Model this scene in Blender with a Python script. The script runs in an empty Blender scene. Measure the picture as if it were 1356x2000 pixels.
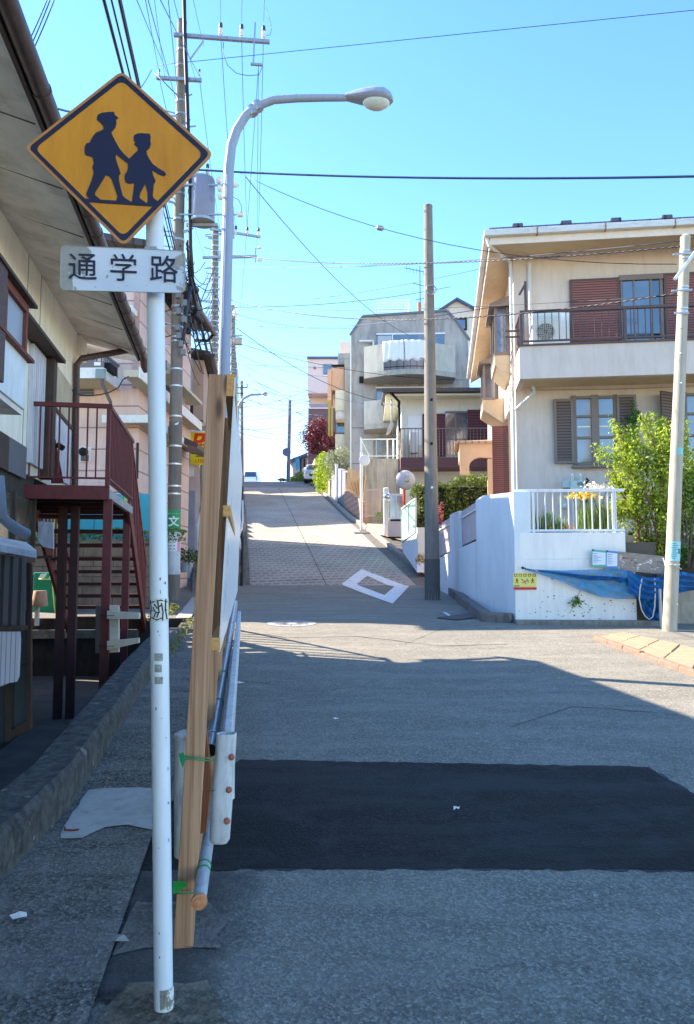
import bpy, math, random
import numpy as np
from mathutils import Vector, Matrix
SC = bpy.context.scene
COL = SC.collection
R = math.radians

# ---------------------------------------------------------------- camera
H = 1.56; PITCH = 4.64; F = 1480.0; CX = 678.0; CY = 1000.0
cam_d = bpy.data.cameras.new("camera"); cam = bpy.data.objects.new("camera", cam_d); COL.objects.link(cam)
cam.location = (0, 0, H); cam.rotation_euler = (R(90 + PITCH), 0, 0)
cam_d.sensor_fit = 'VERTICAL'; cam_d.sensor_height = 36.0; cam_d.lens = 36.0 * F / 2000.0
cam_d.clip_start = 0.05; cam_d.clip_end = 2000
SC.camera = cam

# ---------------------------------------------------------------- sky, sun, exposure
SUN_AZ = 70.0      # degrees to the west of the view direction
SUN_EL = 38.0
w = bpy.data.worlds.new("World"); SC.world = w; w.use_nodes = True
nt = w.node_tree; nt.nodes.clear()
sky = nt.nodes.new('ShaderNodeTexSky'); sky.sky_type = 'NISHITA'; sky.sun_disc = False
sky.sun_elevation = R(SUN_EL); sky.sun_rotation = R(-SUN_AZ)
sky.air_density = 1.0; sky.dust_density = 0.1; sky.ozone_density = 2.5; sky.altitude = 30
bg = nt.nodes.new('ShaderNodeBackground'); bg.inputs['Strength'].default_value = 0.14
wo = nt.nodes.new('ShaderNodeOutputWorld')
hs_ = nt.nodes.new('ShaderNodeHueSaturation'); hs_.inputs['Saturation'].default_value = 1.2; hs_.inputs['Hue'].default_value = 0.502
nt.links.new(sky.outputs[0], hs_.inputs['Color']); nt.links.new(hs_.outputs[0], bg.inputs[0]); nt.links.new(bg.outputs[0], wo.inputs[0])
sd = bpy.data.lights.new("sun", 'SUN'); sun = bpy.data.objects.new("sun", sd); COL.objects.link(sun)
sd.energy = 4.6; sd.angle = R(0.5); sd.color = (1.0, 0.86, 0.70)
sdir = Vector((-math.sin(R(SUN_AZ)) * math.cos(R(SUN_EL)), math.cos(R(SUN_AZ)) * math.cos(R(SUN_EL)), math.sin(R(SUN_EL))))
sun.rotation_euler = sdir.to_track_quat('Z', 'Y').to_euler(); sun.location = (-20, 10, 30)
SC.view_settings.view_transform = 'Standard'; SC.view_settings.look = 'None'
SC.view_settings.exposure = 1.92; SC.view_settings.gamma = 1.0
SC.cycles.max_bounces = 8; SC.cycles.diffuse_bounces = 5; SC.cycles.transparent_max_bounces = 16
SC.cycles.use_denoising = True

# ---------------------------------------------------------------- where things stand
_gy = [-40, 0, 18, 20.3, 45, 50, 53, 56, 60, 90, 130, 400]
_gz = [-2.4, 0, 1.08, 1.24, 6.50, 7.50, 8.00, 8.32, 8.76, 11.93, 13.9, 13.0]
def G(y): return float(np.interp(y, _gy, _gz))
_ct, _st = math.cos(R(PITCH)), math.sin(R(PITCH))
def ray(px, py):
    a = (px - CX) / F; b = (CY - py) / F
    return Vector((a, _ct - b * _st, b * _ct + _st))
def P(px, py, Y):
    d = ray(px, py); return Vector((0, 0, H)) + d * (Y / d.y)
def gp(px, py, dz=0.0):
    d = ray(px, py); d = d / d.y
    lo, hi = 0.5, 120.0
    f = lambda Y: H + d.z * Y - G(Y) - dz
    y = 0.8
    while y < 120 and f(y) > 0: y += 0.1
    lo, hi = y - 0.1, y
    for _ in range(30):
        m = (lo + hi) / 2
        if f(m) > 0: lo = m
        else: hi = m
    return Vector((d.x * lo, lo, G(lo) + dz))
def XW(px, Y): return P(px, 1000, Y).x
def XL(Y): return -2.58 - 0.144 * (Y - 20.3)
def XR(Y): return 1.85 - 0.149 * (Y - 20.3)

class Frame:
    """vertical frame: u to the right, v away, z world height; yaw positive turns 'away' to the right"""
    def __init__(s, x, y, yaw, z=0.0):
        s.o = Vector((x, y, 0)); s.yaw = R(yaw); s.z = z
        s.r = Vector((math.cos(s.yaw), -math.sin(s.yaw), 0)); s.e = Vector((math.sin(s.yaw), math.cos(s.yaw), 0))
    def __call__(s, u, v, z): return s.o + s.r * u + s.e * v + Vector((0, 0, z))
    def front(s, px, py, v=0.0):
        d = ray(px, py); c = Vector((0, 0, H)); q = s.o + s.e * v
        t = (q - c).dot(s.e) / d.dot(s.e); p = c + d * t
        return (p - s.o).dot(s.r), p.z
    def side(s, px, py, u=0.0):
        d = ray(px, py); c = Vector((0, 0, H)); q = s.o + s.r * u
        t = (q - c).dot(s.r) / d.dot(s.r); p = c + d * t
        return (p - s.o).dot(s.e), p.z

# ---------------------------------------------------------------- object helpers
def tag(o, label=None, cat=None, group=None, kind=None):
    if label: o['label'] = label
    if cat: o['category'] = cat
    if group: o['group'] = group
    if kind: o['kind'] = kind
    return o
def thing(name, label, cat, loc, yaw=0.0, group=None):
    o = bpy.data.objects.new(name, None); COL.objects.link(o); o.empty_display_size = 0.2
    o.location = loc; o.rotation_euler = (0, 0, -yaw)
    o['wm'] = 1; WM[o.name] = Matrix.Translation(Vector(loc)) @ Matrix.Rotation(-yaw, 4, 'Z')
    del o['wm']
    return tag(o, label, cat, group)
WM = {}
class MB:
    def __init__(s): s.v = []; s.f = []
    def add(s, vs, fs):
        n = len(s.v); s.v += [tuple(v) for v in vs]; s.f += [tuple(i + n for i in f) for f in fs]; return s
    def box8(s, p):   # p: 4 bottom (ccw), 4 top
        return s.add(p, [(3, 2, 1, 0), (4, 5, 6, 7), (0, 1, 5, 4), (1, 2, 6, 5), (2, 3, 7, 6), (3, 0, 4, 7)])
    def box(s, x0, x1, y0, y1, z0, z1):
        if x0 > x1: x0, x1 = x1, x0
        if y0 > y1: y0, y1 = y1, y0
        if z0 > z1: z0, z1 = z1, z0
        return s.box8([(x0, y0, z0), (x1, y0, z0), (x1, y1, z0), (x0, y1, z0), (x0, y0, z1), (x1, y0, z1), (x1, y1, z1), (x0, y1, z1)])
    def fbox(s, fr, u0, u1, v0, v1, z0, z1):
        if u0 > u1: u0, u1 = u1, u0
        if v0 > v1: v0, v1 = v1, v0
        if z0 > z1: z0, z1 = z1, z0
        return s.box8([fr(u0, v0, z0), fr(u1, v0, z0), fr(u1, v1, z0), fr(u0, v1, z0), fr(u0, v0, z1), fr(u1, v0, z1), fr(u1, v1, z1), fr(u0, v1, z1)])
    def bar(s, a, b, w, h, up=(0, 0, 1)):
        a = Vector(a); b = Vector(b); d = (b - a).normalized(); up = Vector(up)
        if abs(d.dot(up)) > 0.98: up = Vector((0, 1, 0))
        x = d.cross(up).normalized(); y = x.cross(d).normalized(); x = x * w / 2; y = y * h / 2
        return s.add([a - x - y, a + x - y, a + x + y, a - x + y, b - x - y, b + x - y, b + x + y, b - x + y],
                     [(0, 1, 2, 3), (7, 6, 5, 4), (0, 4, 5, 1), (1, 5, 6, 2), (2, 6, 7, 3), (3, 7, 4, 0)])
    def tube(s, pts, r, n=8, caps=True):
        pts = [Vector(p) for p in pts]; m = len(pts)
        rs = r if isinstance(r, (list, tuple)) else [r] * m
        base = len(s.v); up = None
        for i, p in enumerate(pts):
            d = (pts[min(i + 1, m - 1)] - pts[max(i - 1, 0)]).normalized()
            if up is None:
                up = Vector((0, 0, 1)) if abs(d.z) < 0.9 else Vector((0, 1, 0))
            x = d.cross(up)
            if x.length < 1e-5: x = d.cross(Vector((1, 0, 0)))
            x.normalize(); y = x.cross(d).normalized(); up = y
            for k in range(n):
                a = 2 * math.pi * k / n
                s.v.append(tuple(p + (x * math.cos(a) + y * math.sin(a)) * rs[i]))
        for i in range(m - 1):
            for k in range(n):
                a = base + i * n + k; b = base + i * n + (k + 1) % n
                s.f.append((a, b, b + n, a + n))
        if caps:
            s.f.append(tuple(base + k for k in range(n))[::-1]); s.f.append(tuple(base + (m - 1) * n + k for k in range(n)))
        return s
    def lathe(s, c, prof, n=16, axis=(0, 0, 1)):
        ax = Vector(axis).normalized(); c = Vector(c)
        pts = [c + ax * z for r_, z in prof]
        x = ax.orthogonal().normalized(); y = ax.cross(x)
        base = len(s.v)
        for (r_, z), p in zip(prof, pts):
            for k in range(n):
                a = 2 * math.pi * k / n; s.v.append(tuple(p + (x * math.cos(a) + y * math.sin(a)) * max(r_, 1e-4)))
        for i in range(len(prof) - 1):
            for k in range(n):
                a = base + i * n + k; b = base + i * n + (k + 1) % n
                s.f.append((a, b, b + n, a + n))
        s.f.append(tuple(base + k for k in range(n))[::-1]); s.f.append(tuple(base + (len(prof) - 1) * n + k for k in range(n)))
        return s
    def prism(s, poly, off):
        """poly: world points of a planar outline, off: extrusion vector"""
        off = Vector(off); n = len(poly); b = len(s.v)
        s.v += [tuple(Vector(p)) for p in poly] + [tuple(Vector(p) + off) for p in poly]
        s.f.append(tuple(range(b, b + n))); s.f.append(tuple(range(b + n, b + 2 * n))[::-1])
        for i in range(n):
            j = (i + 1) % n; s.f.append((b + j, b + i, b + n + i, b + n + j))
        return s
    def ring(s, outer, inner, off):
        off = Vector(off); n = len(outer); b = len(s.v)
        s.v += [tuple(Vector(p)) for p in outer] + [tuple(Vector(p)) for p in inner]
        s.v += [tuple(Vector(p) + off) for p in outer] + [tuple(Vector(p) + off) for p in inner]
        for i in range(n):
            j = (i + 1) % n
            s.f += [(b + i, b + j, b + n + j, b + n + i), (b + 2 * n + j, b + 2 * n + i, b + 3 * n + i, b + 3 * n + j),
                    (b + j, b + i, b + 2 * n + i, b + 2 * n + j), (b + n + i, b + n + j, b + 3 * n + j, b + 3 * n + i)]
        return s
    def build(s, name, mat, parent=None, smooth=False, bevel=0.0, fix=True):
        me = bpy.data.meshes.new(name)
        if parent is not None:
            inv = WM[parent.name].inverted(); A = np.array(s.v, dtype=float); m = np.array(inv)
            A = A @ m[:3, :3].T + m[:3, 3]; me.from_pydata(A.tolist(), [], s.f)
        else: me.from_pydata(s.v, [], s.f)
        o = bpy.data.objects.new(name, me); COL.objects.link(o)
        if fix and len(s.f) < 6000:
            import bmesh
            bm = bmesh.new(); bm.from_mesh(me); bmesh.ops.recalc_face_normals(bm, faces=bm.faces); bm.to_mesh(me); bm.free()
        me.materials.append(mat)
        if parent is not None: o.parent = parent; WM[o.name] = WM[parent.name]
        else: WM[o.name] = Matrix.Identity(4)
        if smooth:
            me.polygons.foreach_set('use_smooth', [True] * len(me.polygons))
            if smooth != 'all':
                md = o.modifiers.new('es', 'EDGE_SPLIT'); md.split_angle = R(40)
        if bevel:
            b = o.modifiers.new('bv', 'BEVEL'); b.width = bevel; b.segments = 2; b.limit_method = 'ANGLE'; b.angle_limit = R(40)
        return o
def roundpoly(pts, r, n=4):
    out = []; m = len(pts); pts = [Vector((p[0], p[1])) for p in pts]
    for i in range(m):
        a, b, c = pts[i - 1], pts[i], pts[(i + 1) % m]
        p = b + (a - b).normalized() * r; q = b + (c - b).normalized() * r
        for k in range(n + 1):
            t = k / n; out.append(tuple(p * (1 - t) ** 2 + b * 2 * t * (1 - t) + q * t * t))
    return out
def wire(name, a, b, sag, r, mat, label, cat='cable', group=None, n=16, seg=5):
    a = Vector(a); b = Vector(b); pts = []
    for i in range(n + 1):
        t = i / n; p = a.lerp(b, t); p.z -= sag * 4 * t * (1 - t); pts.append(p)
    return tag(MB().tube(pts, r, seg).build(name, mat, smooth='all', fix=False), label, cat, group)
def text(body, fr_o, xd, yd, size, mat, parent, name='lettering', bold=0.0, depth=0.001, center=True):
    cu = bpy.data.curves.new('t', 'FONT'); cu.body = body; cu.size = size;  cu.extrude = depth
    cu.align_x = 'CENTER' if center else 'LEFT'; cu.align_y = 'CENTER'; cu.resolution_u = 3
    to = bpy.data.objects.new('t', cu); COL.objects.link(to)
    dg = bpy.context.evaluated_depsgraph_get(); me = bpy.data.meshes.new_from_object(to.evaluated_get(dg))
    xd = Vector(xd).normalized(); yd = Vector(yd).normalized(); zd = xd.cross(yd)
    mb = MB(); q = bold * .9
    for k, (dx, dy) in enumerate(((0, 0), (q, 0), (-q, 0), (0, q), (0, -q)) if bold > .004 else ((0, 0),)):
        mb.add([Vector(fr_o) + xd * (v.co.x + dx) + yd * (v.co.y + dy) + zd * (v.co.z + k * .0002) for v in me.vertices], [tuple(p.vertices) for p in me.polygons])
    bpy.data.objects.remove(to); bpy.data.curves.remove(cu); bpy.data.meshes.remove(me)
    return mb.build(name, mat, parent, fix=False)

# ---------------------------------------------------------------- materials
def srgb(r, g, b):
    f = lambda c: (c / 255 / 12.92) if c / 255 <= 0.04045 else ((c / 255 + 0.055) / 1.055) ** 2.4
    return (f(r), f(g), f(b), 1.0)
def mul(c, k): return (c[0] * k, c[1] * k, c[2] * k, 1.0)
_mats = {}
def N(nt, t, **kw):
    n = nt.nodes.new(t)
    for k, v in kw.items(): setattr(n, k, v)
    return n
def noise(nt, vec, scale, detail=4, rough=0.6, dist=0.0):
    n = N(nt, 'ShaderNodeTexNoise'); n.inputs['Scale'].default_value = scale; n.inputs['Detail'].default_value = detail
    n.inputs['Roughness'].default_value = rough; n.inputs['Distortion'].default_value = dist
    nt.links.new(vec, n.inputs['Vector']); return n.outputs['Fac']
def ramp(nt, fac, stops):
    r = N(nt, 'ShaderNodeValToRGB'); nt.links.new(fac, r.inputs[0]); el = r.color_ramp.elements
    while len(el) < len(stops): el.new(0.5)
    for e, (p, c) in zip(el, stops): e.position = p; e.color = c if isinstance(c, tuple) else (c, c, c, 1)
    return r.outputs[0]
def mixc(nt, fac, a, b, mode='MIX'):
    m = N(nt, 'ShaderNodeMix', data_type='RGBA', blend_type=mode)
    for i, s in ((0, fac), (6, a), (7, b)):
        if isinstance(s, (float, int)): m.inputs[i].default_value = s
        elif isinstance(s, tuple): m.inputs[i].default_value = s
        else: nt.links.new(s, m.inputs[i])
    return m.outputs[2]
def base(name, rough=0.8, metal=0.0, spec=0.5):
    m = bpy.data.materials.new(name); m.use_nodes = True; t = m.node_tree; t.nodes.clear()
    o = N(t, 'ShaderNodeOutputMaterial'); b = N(t, 'ShaderNodeBsdfPrincipled')
    b.inputs['Roughness'].default_value = rough; b.inputs['Metallic'].default_value = metal; b.inputs['Specular IOR Level'].default_value = spec
    t.links.new(b.outputs[0], o.inputs[0]); tc = N(t, 'ShaderNodeTexCoord')
    return m, t, b, tc.outputs['Object'], o
def scaled(t, vec, s, rot=(0, 0, 0)):
    mp = N(t, 'ShaderNodeMapping'); mp.inputs['Scale'].default_value = s; mp.inputs['Rotation'].default_value = rot
    t.links.new(vec, mp.inputs[0]); return mp.outputs[0]
def bumpn(t, b, h, strength, dist=0.01):
    n = N(t, 'ShaderNodeBump'); n.inputs['Strength'].default_value = strength; n.inputs['Distance'].default_value = dist
    t.links.new(h, n.inputs['Height']); t.links.new(n.outputs[0], b.inputs['Normal'])
def mat(name, col, rough=0.8, var=0.12, scale=3.0, bump=0.15, bscale=120.0, dirt=None, damt=0.0, dscale=(2, 2, 0.4), metal=0.0, spec=0.4, chips=None, cthr=0.66):
    """paint / plaster / concrete / metal with uneven tone, streaky dirt with a shape of its own, fine grain"""
    if name in _mats: return _mats[name]
    m, t, b, v, o = base(name, rough, metal, spec)
    n1 = noise(t, v, scale, 5, 0.65)
    c = mixc(t, ramp(t, n1, [(0.3, 0.0), (0.7, 1.0)]), mul(col, 1 - var), mul(col, 1 + var))
    if dirt:
        n2 = noise(t, scaled(t, v, dscale), 2.5, 6, 0.7, 0.4)
        f = ramp(t, n2, [(0.45, 0.0), (0.75, damt)])
        c = mixc(t, f, c, dirt)
    if chips:
        n3 = noise(t, v, 9.0, 6, 0.75, 0.2)
        c = mixc(t, ramp(t, n3, [(cthr, 0.0), (cthr + 0.02, 1.0)]), c, chips)
    t.links.new(c, b.inputs['Base Color'])
    rr = N(t, 'ShaderNodeMapRange'); rr.inputs[3].default_value = max(0.05, rough - 0.1); rr.inputs[4].default_value = min(1, rough + 0.1)
    t.links.new(n1, rr.inputs[0]); t.links.new(rr.outputs[0], b.inputs['Roughness'])
    if bump: bumpn(t, b, noise(t, v, bscale, 3, 0.7), bump, 0.004)
    _mats[name] = m; return m
def banded(name, col, col2, period, width, axis=2, rough=0.7, var=0.08, bump=0.6, off=0.0, dirt=None, damt=0.0):
    """siding, louvres, corrugation: thin joints every `period` metres along an axis"""
    if name in _mats: return _mats[name]
    m, t, b, v, o = base(name, rough)
    sx = N(t, 'ShaderNodeSeparateXYZ'); t.links.new(v, sx.inputs[0])
    a = N(t, 'ShaderNodeMath', operation='MULTIPLY_ADD'); a.inputs[1].default_value = 1 / period; a.inputs[2].default_value = off
    t.links.new(sx.outputs[axis], a.inputs[0])
    f = N(t, 'ShaderNodeMath', operation='FRACT'); t.links.new(a.outputs[0], f.inputs[0])
    k = ramp(t, f.outputs[0], [(0.0, 1.0), (width, 1.0), (min(0.98, width + 0.06), 0.0), (1.0, 0.0)])
    n1 = noise(t, v, 2.5, 5)
    c = mixc(t, ramp(t, n1, [(0.3, 0.0), (0.7, 1.0)]), mul(col, 1 - var), mul(col, 1 + var))
    if dirt:
        n2 = noise(t, scaled(t, v, (3, 3, 0.5)), 2.5, 6, 0.7, 0.4); c = mixc(t, ramp(t, n2, [(0.45, 0.0), (0.75, damt)]), c, dirt)
    c = mixc(t, k, c, col2)
    t.links.new(c, b.inputs['Base Color'])
    inv = N(t, 'ShaderNodeMath', operation='SUBTRACT'); inv.inputs[0].default_value = 1.0; t.links.new(k, inv.inputs[1])
    bumpn(t, b, inv.outputs[0], bump, 0.01)
    _mats[name] = m; return m
def glass(name, col=(0.02, 0.03, 0.04, 1), rough=0.06, tint=None):
    if name in _mats: return _mats[name]
    m, t, b, v, o = base(name, rough, 0.0, 0.9)
    n1 = noise(t, v, 1.3, 2)
    c = mixc(t, ramp(t, n1, [(0.35, 0.0), (0.65, 1.0)]), col, tint or mul(col, 2.2))
    t.links.new(c, b.inputs['Base Color']); bumpn(t, b, noise(t, v, 1.5, 1), 0.05, 0.02)
    b.inputs['IOR'].default_value = 1.9
    _mats[name] = m; return m
def leafmat(name, col, col2, trans=0.35, scale=3.0):
    if name in _mats: return _mats[name]
    m, t, b, v, o = base(name, 0.5, 0.0, 0.35)
    n1 = noise(t, v, scale, 5, 0.7); n2 = noise(t, v, 40, 2)
    c = mixc(t, ramp(t, n1, [(0.35, 0.0), (0.65, 1.0)]), col, col2); c = mixc(t, ramp(t, n2, [(0.3, 0.0), (0.7, 0.45)]), c, mul(col2, 1.5))
    t.links.new(c, b.inputs['Base Color'])
    tr = N(t, 'ShaderNodeBsdfTranslucent'); mx = N(t, 'ShaderNodeMixShader'); mx.inputs[0].default_value = trans
    t.links.new(c, tr.inputs[0]); t.links.new(b.outputs[0], mx.inputs[1]); t.links.new(tr.outputs[0], mx.inputs[2]); t.links.new(mx.outputs[0], o.inputs[0])
    _mats[name] = m; return m
def woodmat(name, col, col2, gscale=60.0, rough=0.65, knots=True, axis=2):
    if name in _mats: return _mats[name]
    m, t, b, v, o = base(name, rough)
    s = [gscale, gscale, gscale]; s[axis] = 1.2
    n1 = noise(t, scaled(t, v, tuple(s)), 1.0, 4, 0.6, 0.3)
    s2 = [6, 6, 6]; s2[axis] = 0.8
    n2 = noise(t, scaled(t, v, tuple(s2)), 1.0, 3)
    c = mixc(t, ramp(t, n1, [(0.35, 0.0), (0.62, 1.0)]), col2, col)
    c = mixc(t, ramp(t, n2, [(0.35, 0.0), (0.7, 0.45)]), c, mul(col2, 0.8))
    if knots:
        vo = N(t, 'ShaderNodeTexVoronoi'); vo.inputs['Scale'].default_value = 1.0
        s3 = [9, 9, 9]; s3[axis] = 2.6
        t.links.new(scaled(t, v, tuple(s3)), vo.inputs['Vector'])
        c = mixc(t, ramp(t, vo.outputs['Distance'], [(0.08, 1.0), (0.17, 0.0)]), c, mul(col2, 0.35))
    t.links.new(c, b.inputs['Base Color']); bumpn(t, b, n1, 0.25, 0.002)
    _mats[name] = m; return m
def asphalt(name, col, lo=0.6, hi=1.8, agg=90.0, rough=0.85, bump=0.8, blotch=0.25):
    if name in _mats: return _mats[name]
    m, t, b, v, o = base(name, rough, 0.0, 0.35)
    vo = N(t, 'ShaderNodeTexVoronoi'); vo.inputs['Scale'].default_value = agg; t.links.new(v, vo.inputs['Vector'])
    hs = N(t, 'ShaderNodeSeparateColor'); t.links.new(vo.outputs['Color'], hs.inputs[0])
    n0 = noise(t, v, agg * 2.2, 3, 0.7)
    c = mixc(t, ramp(t, hs.outputs[0], [(0.15, 0.0), (0.75, 0.6), (0.97, 1.0)]), mul(col, lo), mul(col, hi))
    c = mixc(t, ramp(t, n0, [(0.35, 0.0), (0.65, 1.0)]), c, mul(col, lo * 0.9))
    c2 = mixc(t, ramp(t, n0, [(0.62, 0.0), (0.7, 0.8)]), c, mul(col, hi * 1.5))
    n1 = noise(t, v, 0.9, 5, 0.65); n2 = noise(t, v, 5.0, 4, 0.7)
    ns = noise(t, v, agg * 0.8, 3, 0.6)
    c2 = mixc(t, ramp(t, ns, [(0.28, 0.75), (0.42, 0.0)]), c2, mul(col, lo * 0.55))
    c2 = mixc(t, ramp(t, ns, [(0.62, 0.0), (0.72, 0.8)]), c2, mul(col, hi * 1.25))
    c3 = mixc(t, ramp(t, n1, [(0.35, 0.0), (0.7, blotch)]), c2, mul(col, 0.35))
    n5 = noise(t, scaled(t, v, (.35, 1.6, 1)), 2.2, 4, .6); c3 = mixc(t, ramp(t, n2, [(0.5, 0.0), (0.75, blotch * 1.2)]), c3, mul(col, 1.7)); c3 = mixc(t, ramp(t, n5, [(0.45, 0.0), (0.62, blotch * 1.1)]), c3, mul(col, 1.45))
    t.links.new(c3, b.inputs['Base Color'])
    h = N(t, 'ShaderNodeMath', operation='ADD'); t.links.new(n0, h.inputs[0]); t.links.new(vo.outputs['Distance'], h.inputs[1])
    bumpn(t, b, h.outputs[0], bump, 0.004)
    _mats[name] = m; return m
# ================================================================ materials used in many places
A_road = asphalt('asphalt_road', srgb(140, 136, 124), lo=.5, hi=1.65, agg=85, bump=.7, blotch=.18)
A_patch = asphalt('asphalt_patch', srgb(42, 42, 43), lo=0.4, hi=2.4, agg=80, bump=1.2, blotch=0.75, rough=0.93)
A_walk = asphalt('asphalt_walk', srgb(134, 130, 122), lo=0.3, hi=2.2, agg=80, bump=1.4, blotch=0.35)
M_conc = mat('concrete_old', srgb(128, 126, 120), 0.9, 0.22, 5, 0.6, 90, srgb(50, 48, 44), 0.7, (3, 3, 1.2))
M_conc_lt = mat('concrete_light', srgb(168, 164, 154), 0.9, 0.12, 4, 0.35, 90, srgb(95, 92, 86), 0.45, (3, 3, 0.5))
M_kerb = mat('kerb_stone', srgb(112, 110, 106), 0.9, 0.25, 7, 0.7, 70, srgb(40, 40, 38), 0.75, (4, 4, 3))
M_white_paint = mat('road_paint', srgb(225, 226, 224), 0.75, 0.06, 6, 0.5, 120, srgb(150, 150, 148), 0.45, (6, 6, 6), chips=srgb(120, 118, 114), cthr=.62)
M_dark = mat('dark_void', srgb(26, 26, 28), 0.9, 0.2)
M_steel = mat('galvanised_steel', srgb(165, 170, 174), 0.42, 0.1, 6, 0.05, 100, srgb(110, 100, 90), 0.35, (8, 8, 2), metal=0.6)
M_alu = mat('white_aluminium', srgb(222, 224, 224), 0.45, 0.05, 4, 0.05, 100, srgb(140, 140, 138), 0.3, (6, 6, 1))
M_rust = mat('rusty_steel', srgb(140, 82, 58), 0.85, 0.3, 30, 0.5, 150, srgb(70, 40, 30), 0.7, (20, 20, 20))
M_pole = mat('concrete_pole', srgb(128, 119, 109), 0.85, 0.12, 4, 0.3, 140, srgb(78, 74, 68), 0.6, (8, 8, 0.5))
M_black = mat('black_cable', srgb(30, 32, 36), 0.5, 0.1, 5, 0)
M_wire = mat('grey_wire', srgb(62, 74, 92), 0.5, 0.1, 5, 0)
M_band = mat('steel_band', srgb(195, 198, 200), 0.35, 0.05, 5, 0, metal=0.7)

def rows(y0, y1, st=0.5):
    a = list(np.arange(y0, y1, st)) + [y1] + [k for k in _gy if y0 < k < y1]
    return sorted(set(round(float(x), 4) for x in a))
def sheet(name, xa, xb, y0, y1, dz, m, n=6, st=0.5, kind='structure'):
    v = []; f = []; ys = rows(y0, y1, st)
    for y in ys:
        a = xa(y) if callable(xa) else xa; b = xb(y) if callable(xb) else xb
        for i in range(n + 1): v.append((a + (b - a) * i / n, y, G(y) + dz))
    for j in range(len(ys) - 1):
        for i in range(n): k = j * (n + 1) + i; f.append((k, k + 1, k + n + 2, k + n + 1))
    return tag(MB().add(v, f).build(name, m, fix=False), kind=kind)
def drape(name, pts, dz, m, kind='structure'):
    """a thin painted or laid shape that follows the slope"""
    import bmesh
    bm = bmesh.new(); bm.faces.new([bm.verts.new((p[0], p[1], 0)) for p in pts])
    for k in _gy:
        bmesh.ops.bisect_plane(bm, geom=bm.verts[:] + bm.edges[:] + bm.faces[:], plane_co=(0, k, 0), plane_no=(0, 1, 0))
    bmesh.ops.recalc_face_normals(bm, faces=bm.faces)
    for f in bm.faces:
        if f.normal.z < 0: f.normal_flip()
    for v in bm.verts: v.co.z = G(v.co.y) + dz
    me = bpy.data.meshes.new(name); bm.to_mesh(me); bm.free(); me.materials.append(m)
    o = bpy.data.objects.new(name, me); COL.objects.link(o); return tag(o, kind=kind)

# line where the low roadside curb wall meets the pavement
_c1 = gp(35, 1696); _c2 = gp(290, 1336)
_cp = [gp(35, 1696), gp(136, 1591), gp(214, 1465), gp(290, 1336)]
def CL(y):
    if y <= _cp[0].y: a, b = _cp[0], _cp[1]
    elif y >= _cp[3].y: a, b = _c1, _c2
    else: return float(np.interp(y, [p.y for p in _cp], [p.x for p in _cp]))
    q = _cp[0] if y <= _cp[0].y else _cp[3]
    return q.x + (b.x - a.x) * (y - q.y) / (b.y - a.y)
LOT_Z = -0.15; LOT_END = 13.0
offs = [-160, -80, -40, -20, -10, -5, -2, -0.24, -0.2, 0, 2, 5, 10, 20, 40, 80, 160]
v = []; f = []; ys = [y for y in rows(-30, 400, 2.0) if y < LOT_END - 0.01] + [LOT_END, LOT_END + 0.02] + [y for y in rows(-30, 400, 2.0) if y > LOT_END + 0.1]
for y in ys:
    for o_ in offs:
        low = o_ <= -0.24 and y <= LOT_END
        v.append((CL(min(y, 14)) + o_, y, LOT_Z if low else G(y) - 0.03))
for j in range(len(ys) - 1):
    for i in range(len(offs) - 1): k = j * len(offs) + i; f.append((k, k + 1, k + len(offs) + 1, k + len(offs)))
tag(MB().add(v, f).build('ground', mat('ground_soil', srgb(92, 90, 84), 0.95, 0.3, 2, 0.8, 60, srgb(60, 58, 54), 0.6, (1, 1, 1)), fix=False), kind='structure')

# edge between pavement and carriageway (measured at two places)
_w1 = gp(180, 1985); _w2 = gp(312, 1600)
def WL(y): return _w1.x + (_w2.x - _w1.x) * (min(y, 8.5) - _w1.y) / (_w2.y - _w1.y) * 1.0 - max(0, y - 8.5) * 0.14
sheet('road', lambda y: WL(y) - 0.3, 18.0, -6, 20.3, 0.0, A_road, 8)
sheet('pavement', CL, WL, -4, 12.8, 0.03, A_walk, 4)
sheet('side_street', -30, lambda y: CL(y) + 0.1, LOT_END + 0.02, 20.2, -0.01, asphalt('asphalt_side', srgb(120, 116, 108)), 6)
# front face of the pavement slab edge is low: a thin slab edge strip
# new black trench patch and its tack border
pp = [gp(240, 1702), gp(700, 1697), gp(1420, 1701), gp(1420, 1588), gp(1330, 1536), gp(1290, 1514), gp(1262, 1499), gp(1100, 1496), gp(900, 1492), gp(700, 1489), gp(470, 1484), gp(300, 1590)]
import random as _r
rr = _r.Random(4)
def crack(name, pxs, w_, m):
    P_ = [gp(*q) for q in pxs]; L_ = []; R_ = []
    for a, b in zip(P_[:-1], P_[1:]):
        for k in range(8):
            p = a.lerp(b, k / 8); j_ = rr.uniform(-.02, .02); q = w_ * rr.uniform(.3, 1.2); L_.append((p.x + j_, p.y + j_ + q)); R_.append((p.x + j_, p.y + j_ - q))
    return drape(name, L_ + R_[::-1], .004, m)
def jag(pts, amp, st):
    out = []
    for i in range(len(pts)):
        a, b = Vector(pts[i]), Vector(pts[(i + 1) % len(pts)]); n = max(1, int((b - a).length / st))
        for k in range(n):
            p = a.lerp(b, k / n); out.append((p.x + rr.uniform(-amp, amp), p.y + rr.uniform(-amp, amp)))
    return out
drape('patch_border', jag(pp, 0.022, 0.05), 0.003, mat('tack_border', srgb(64, 64, 66), .9, .3, 20, .5))
drape('road_patch', jag(pp, 0.014, 0.05), 0.005, A_patch)
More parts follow.
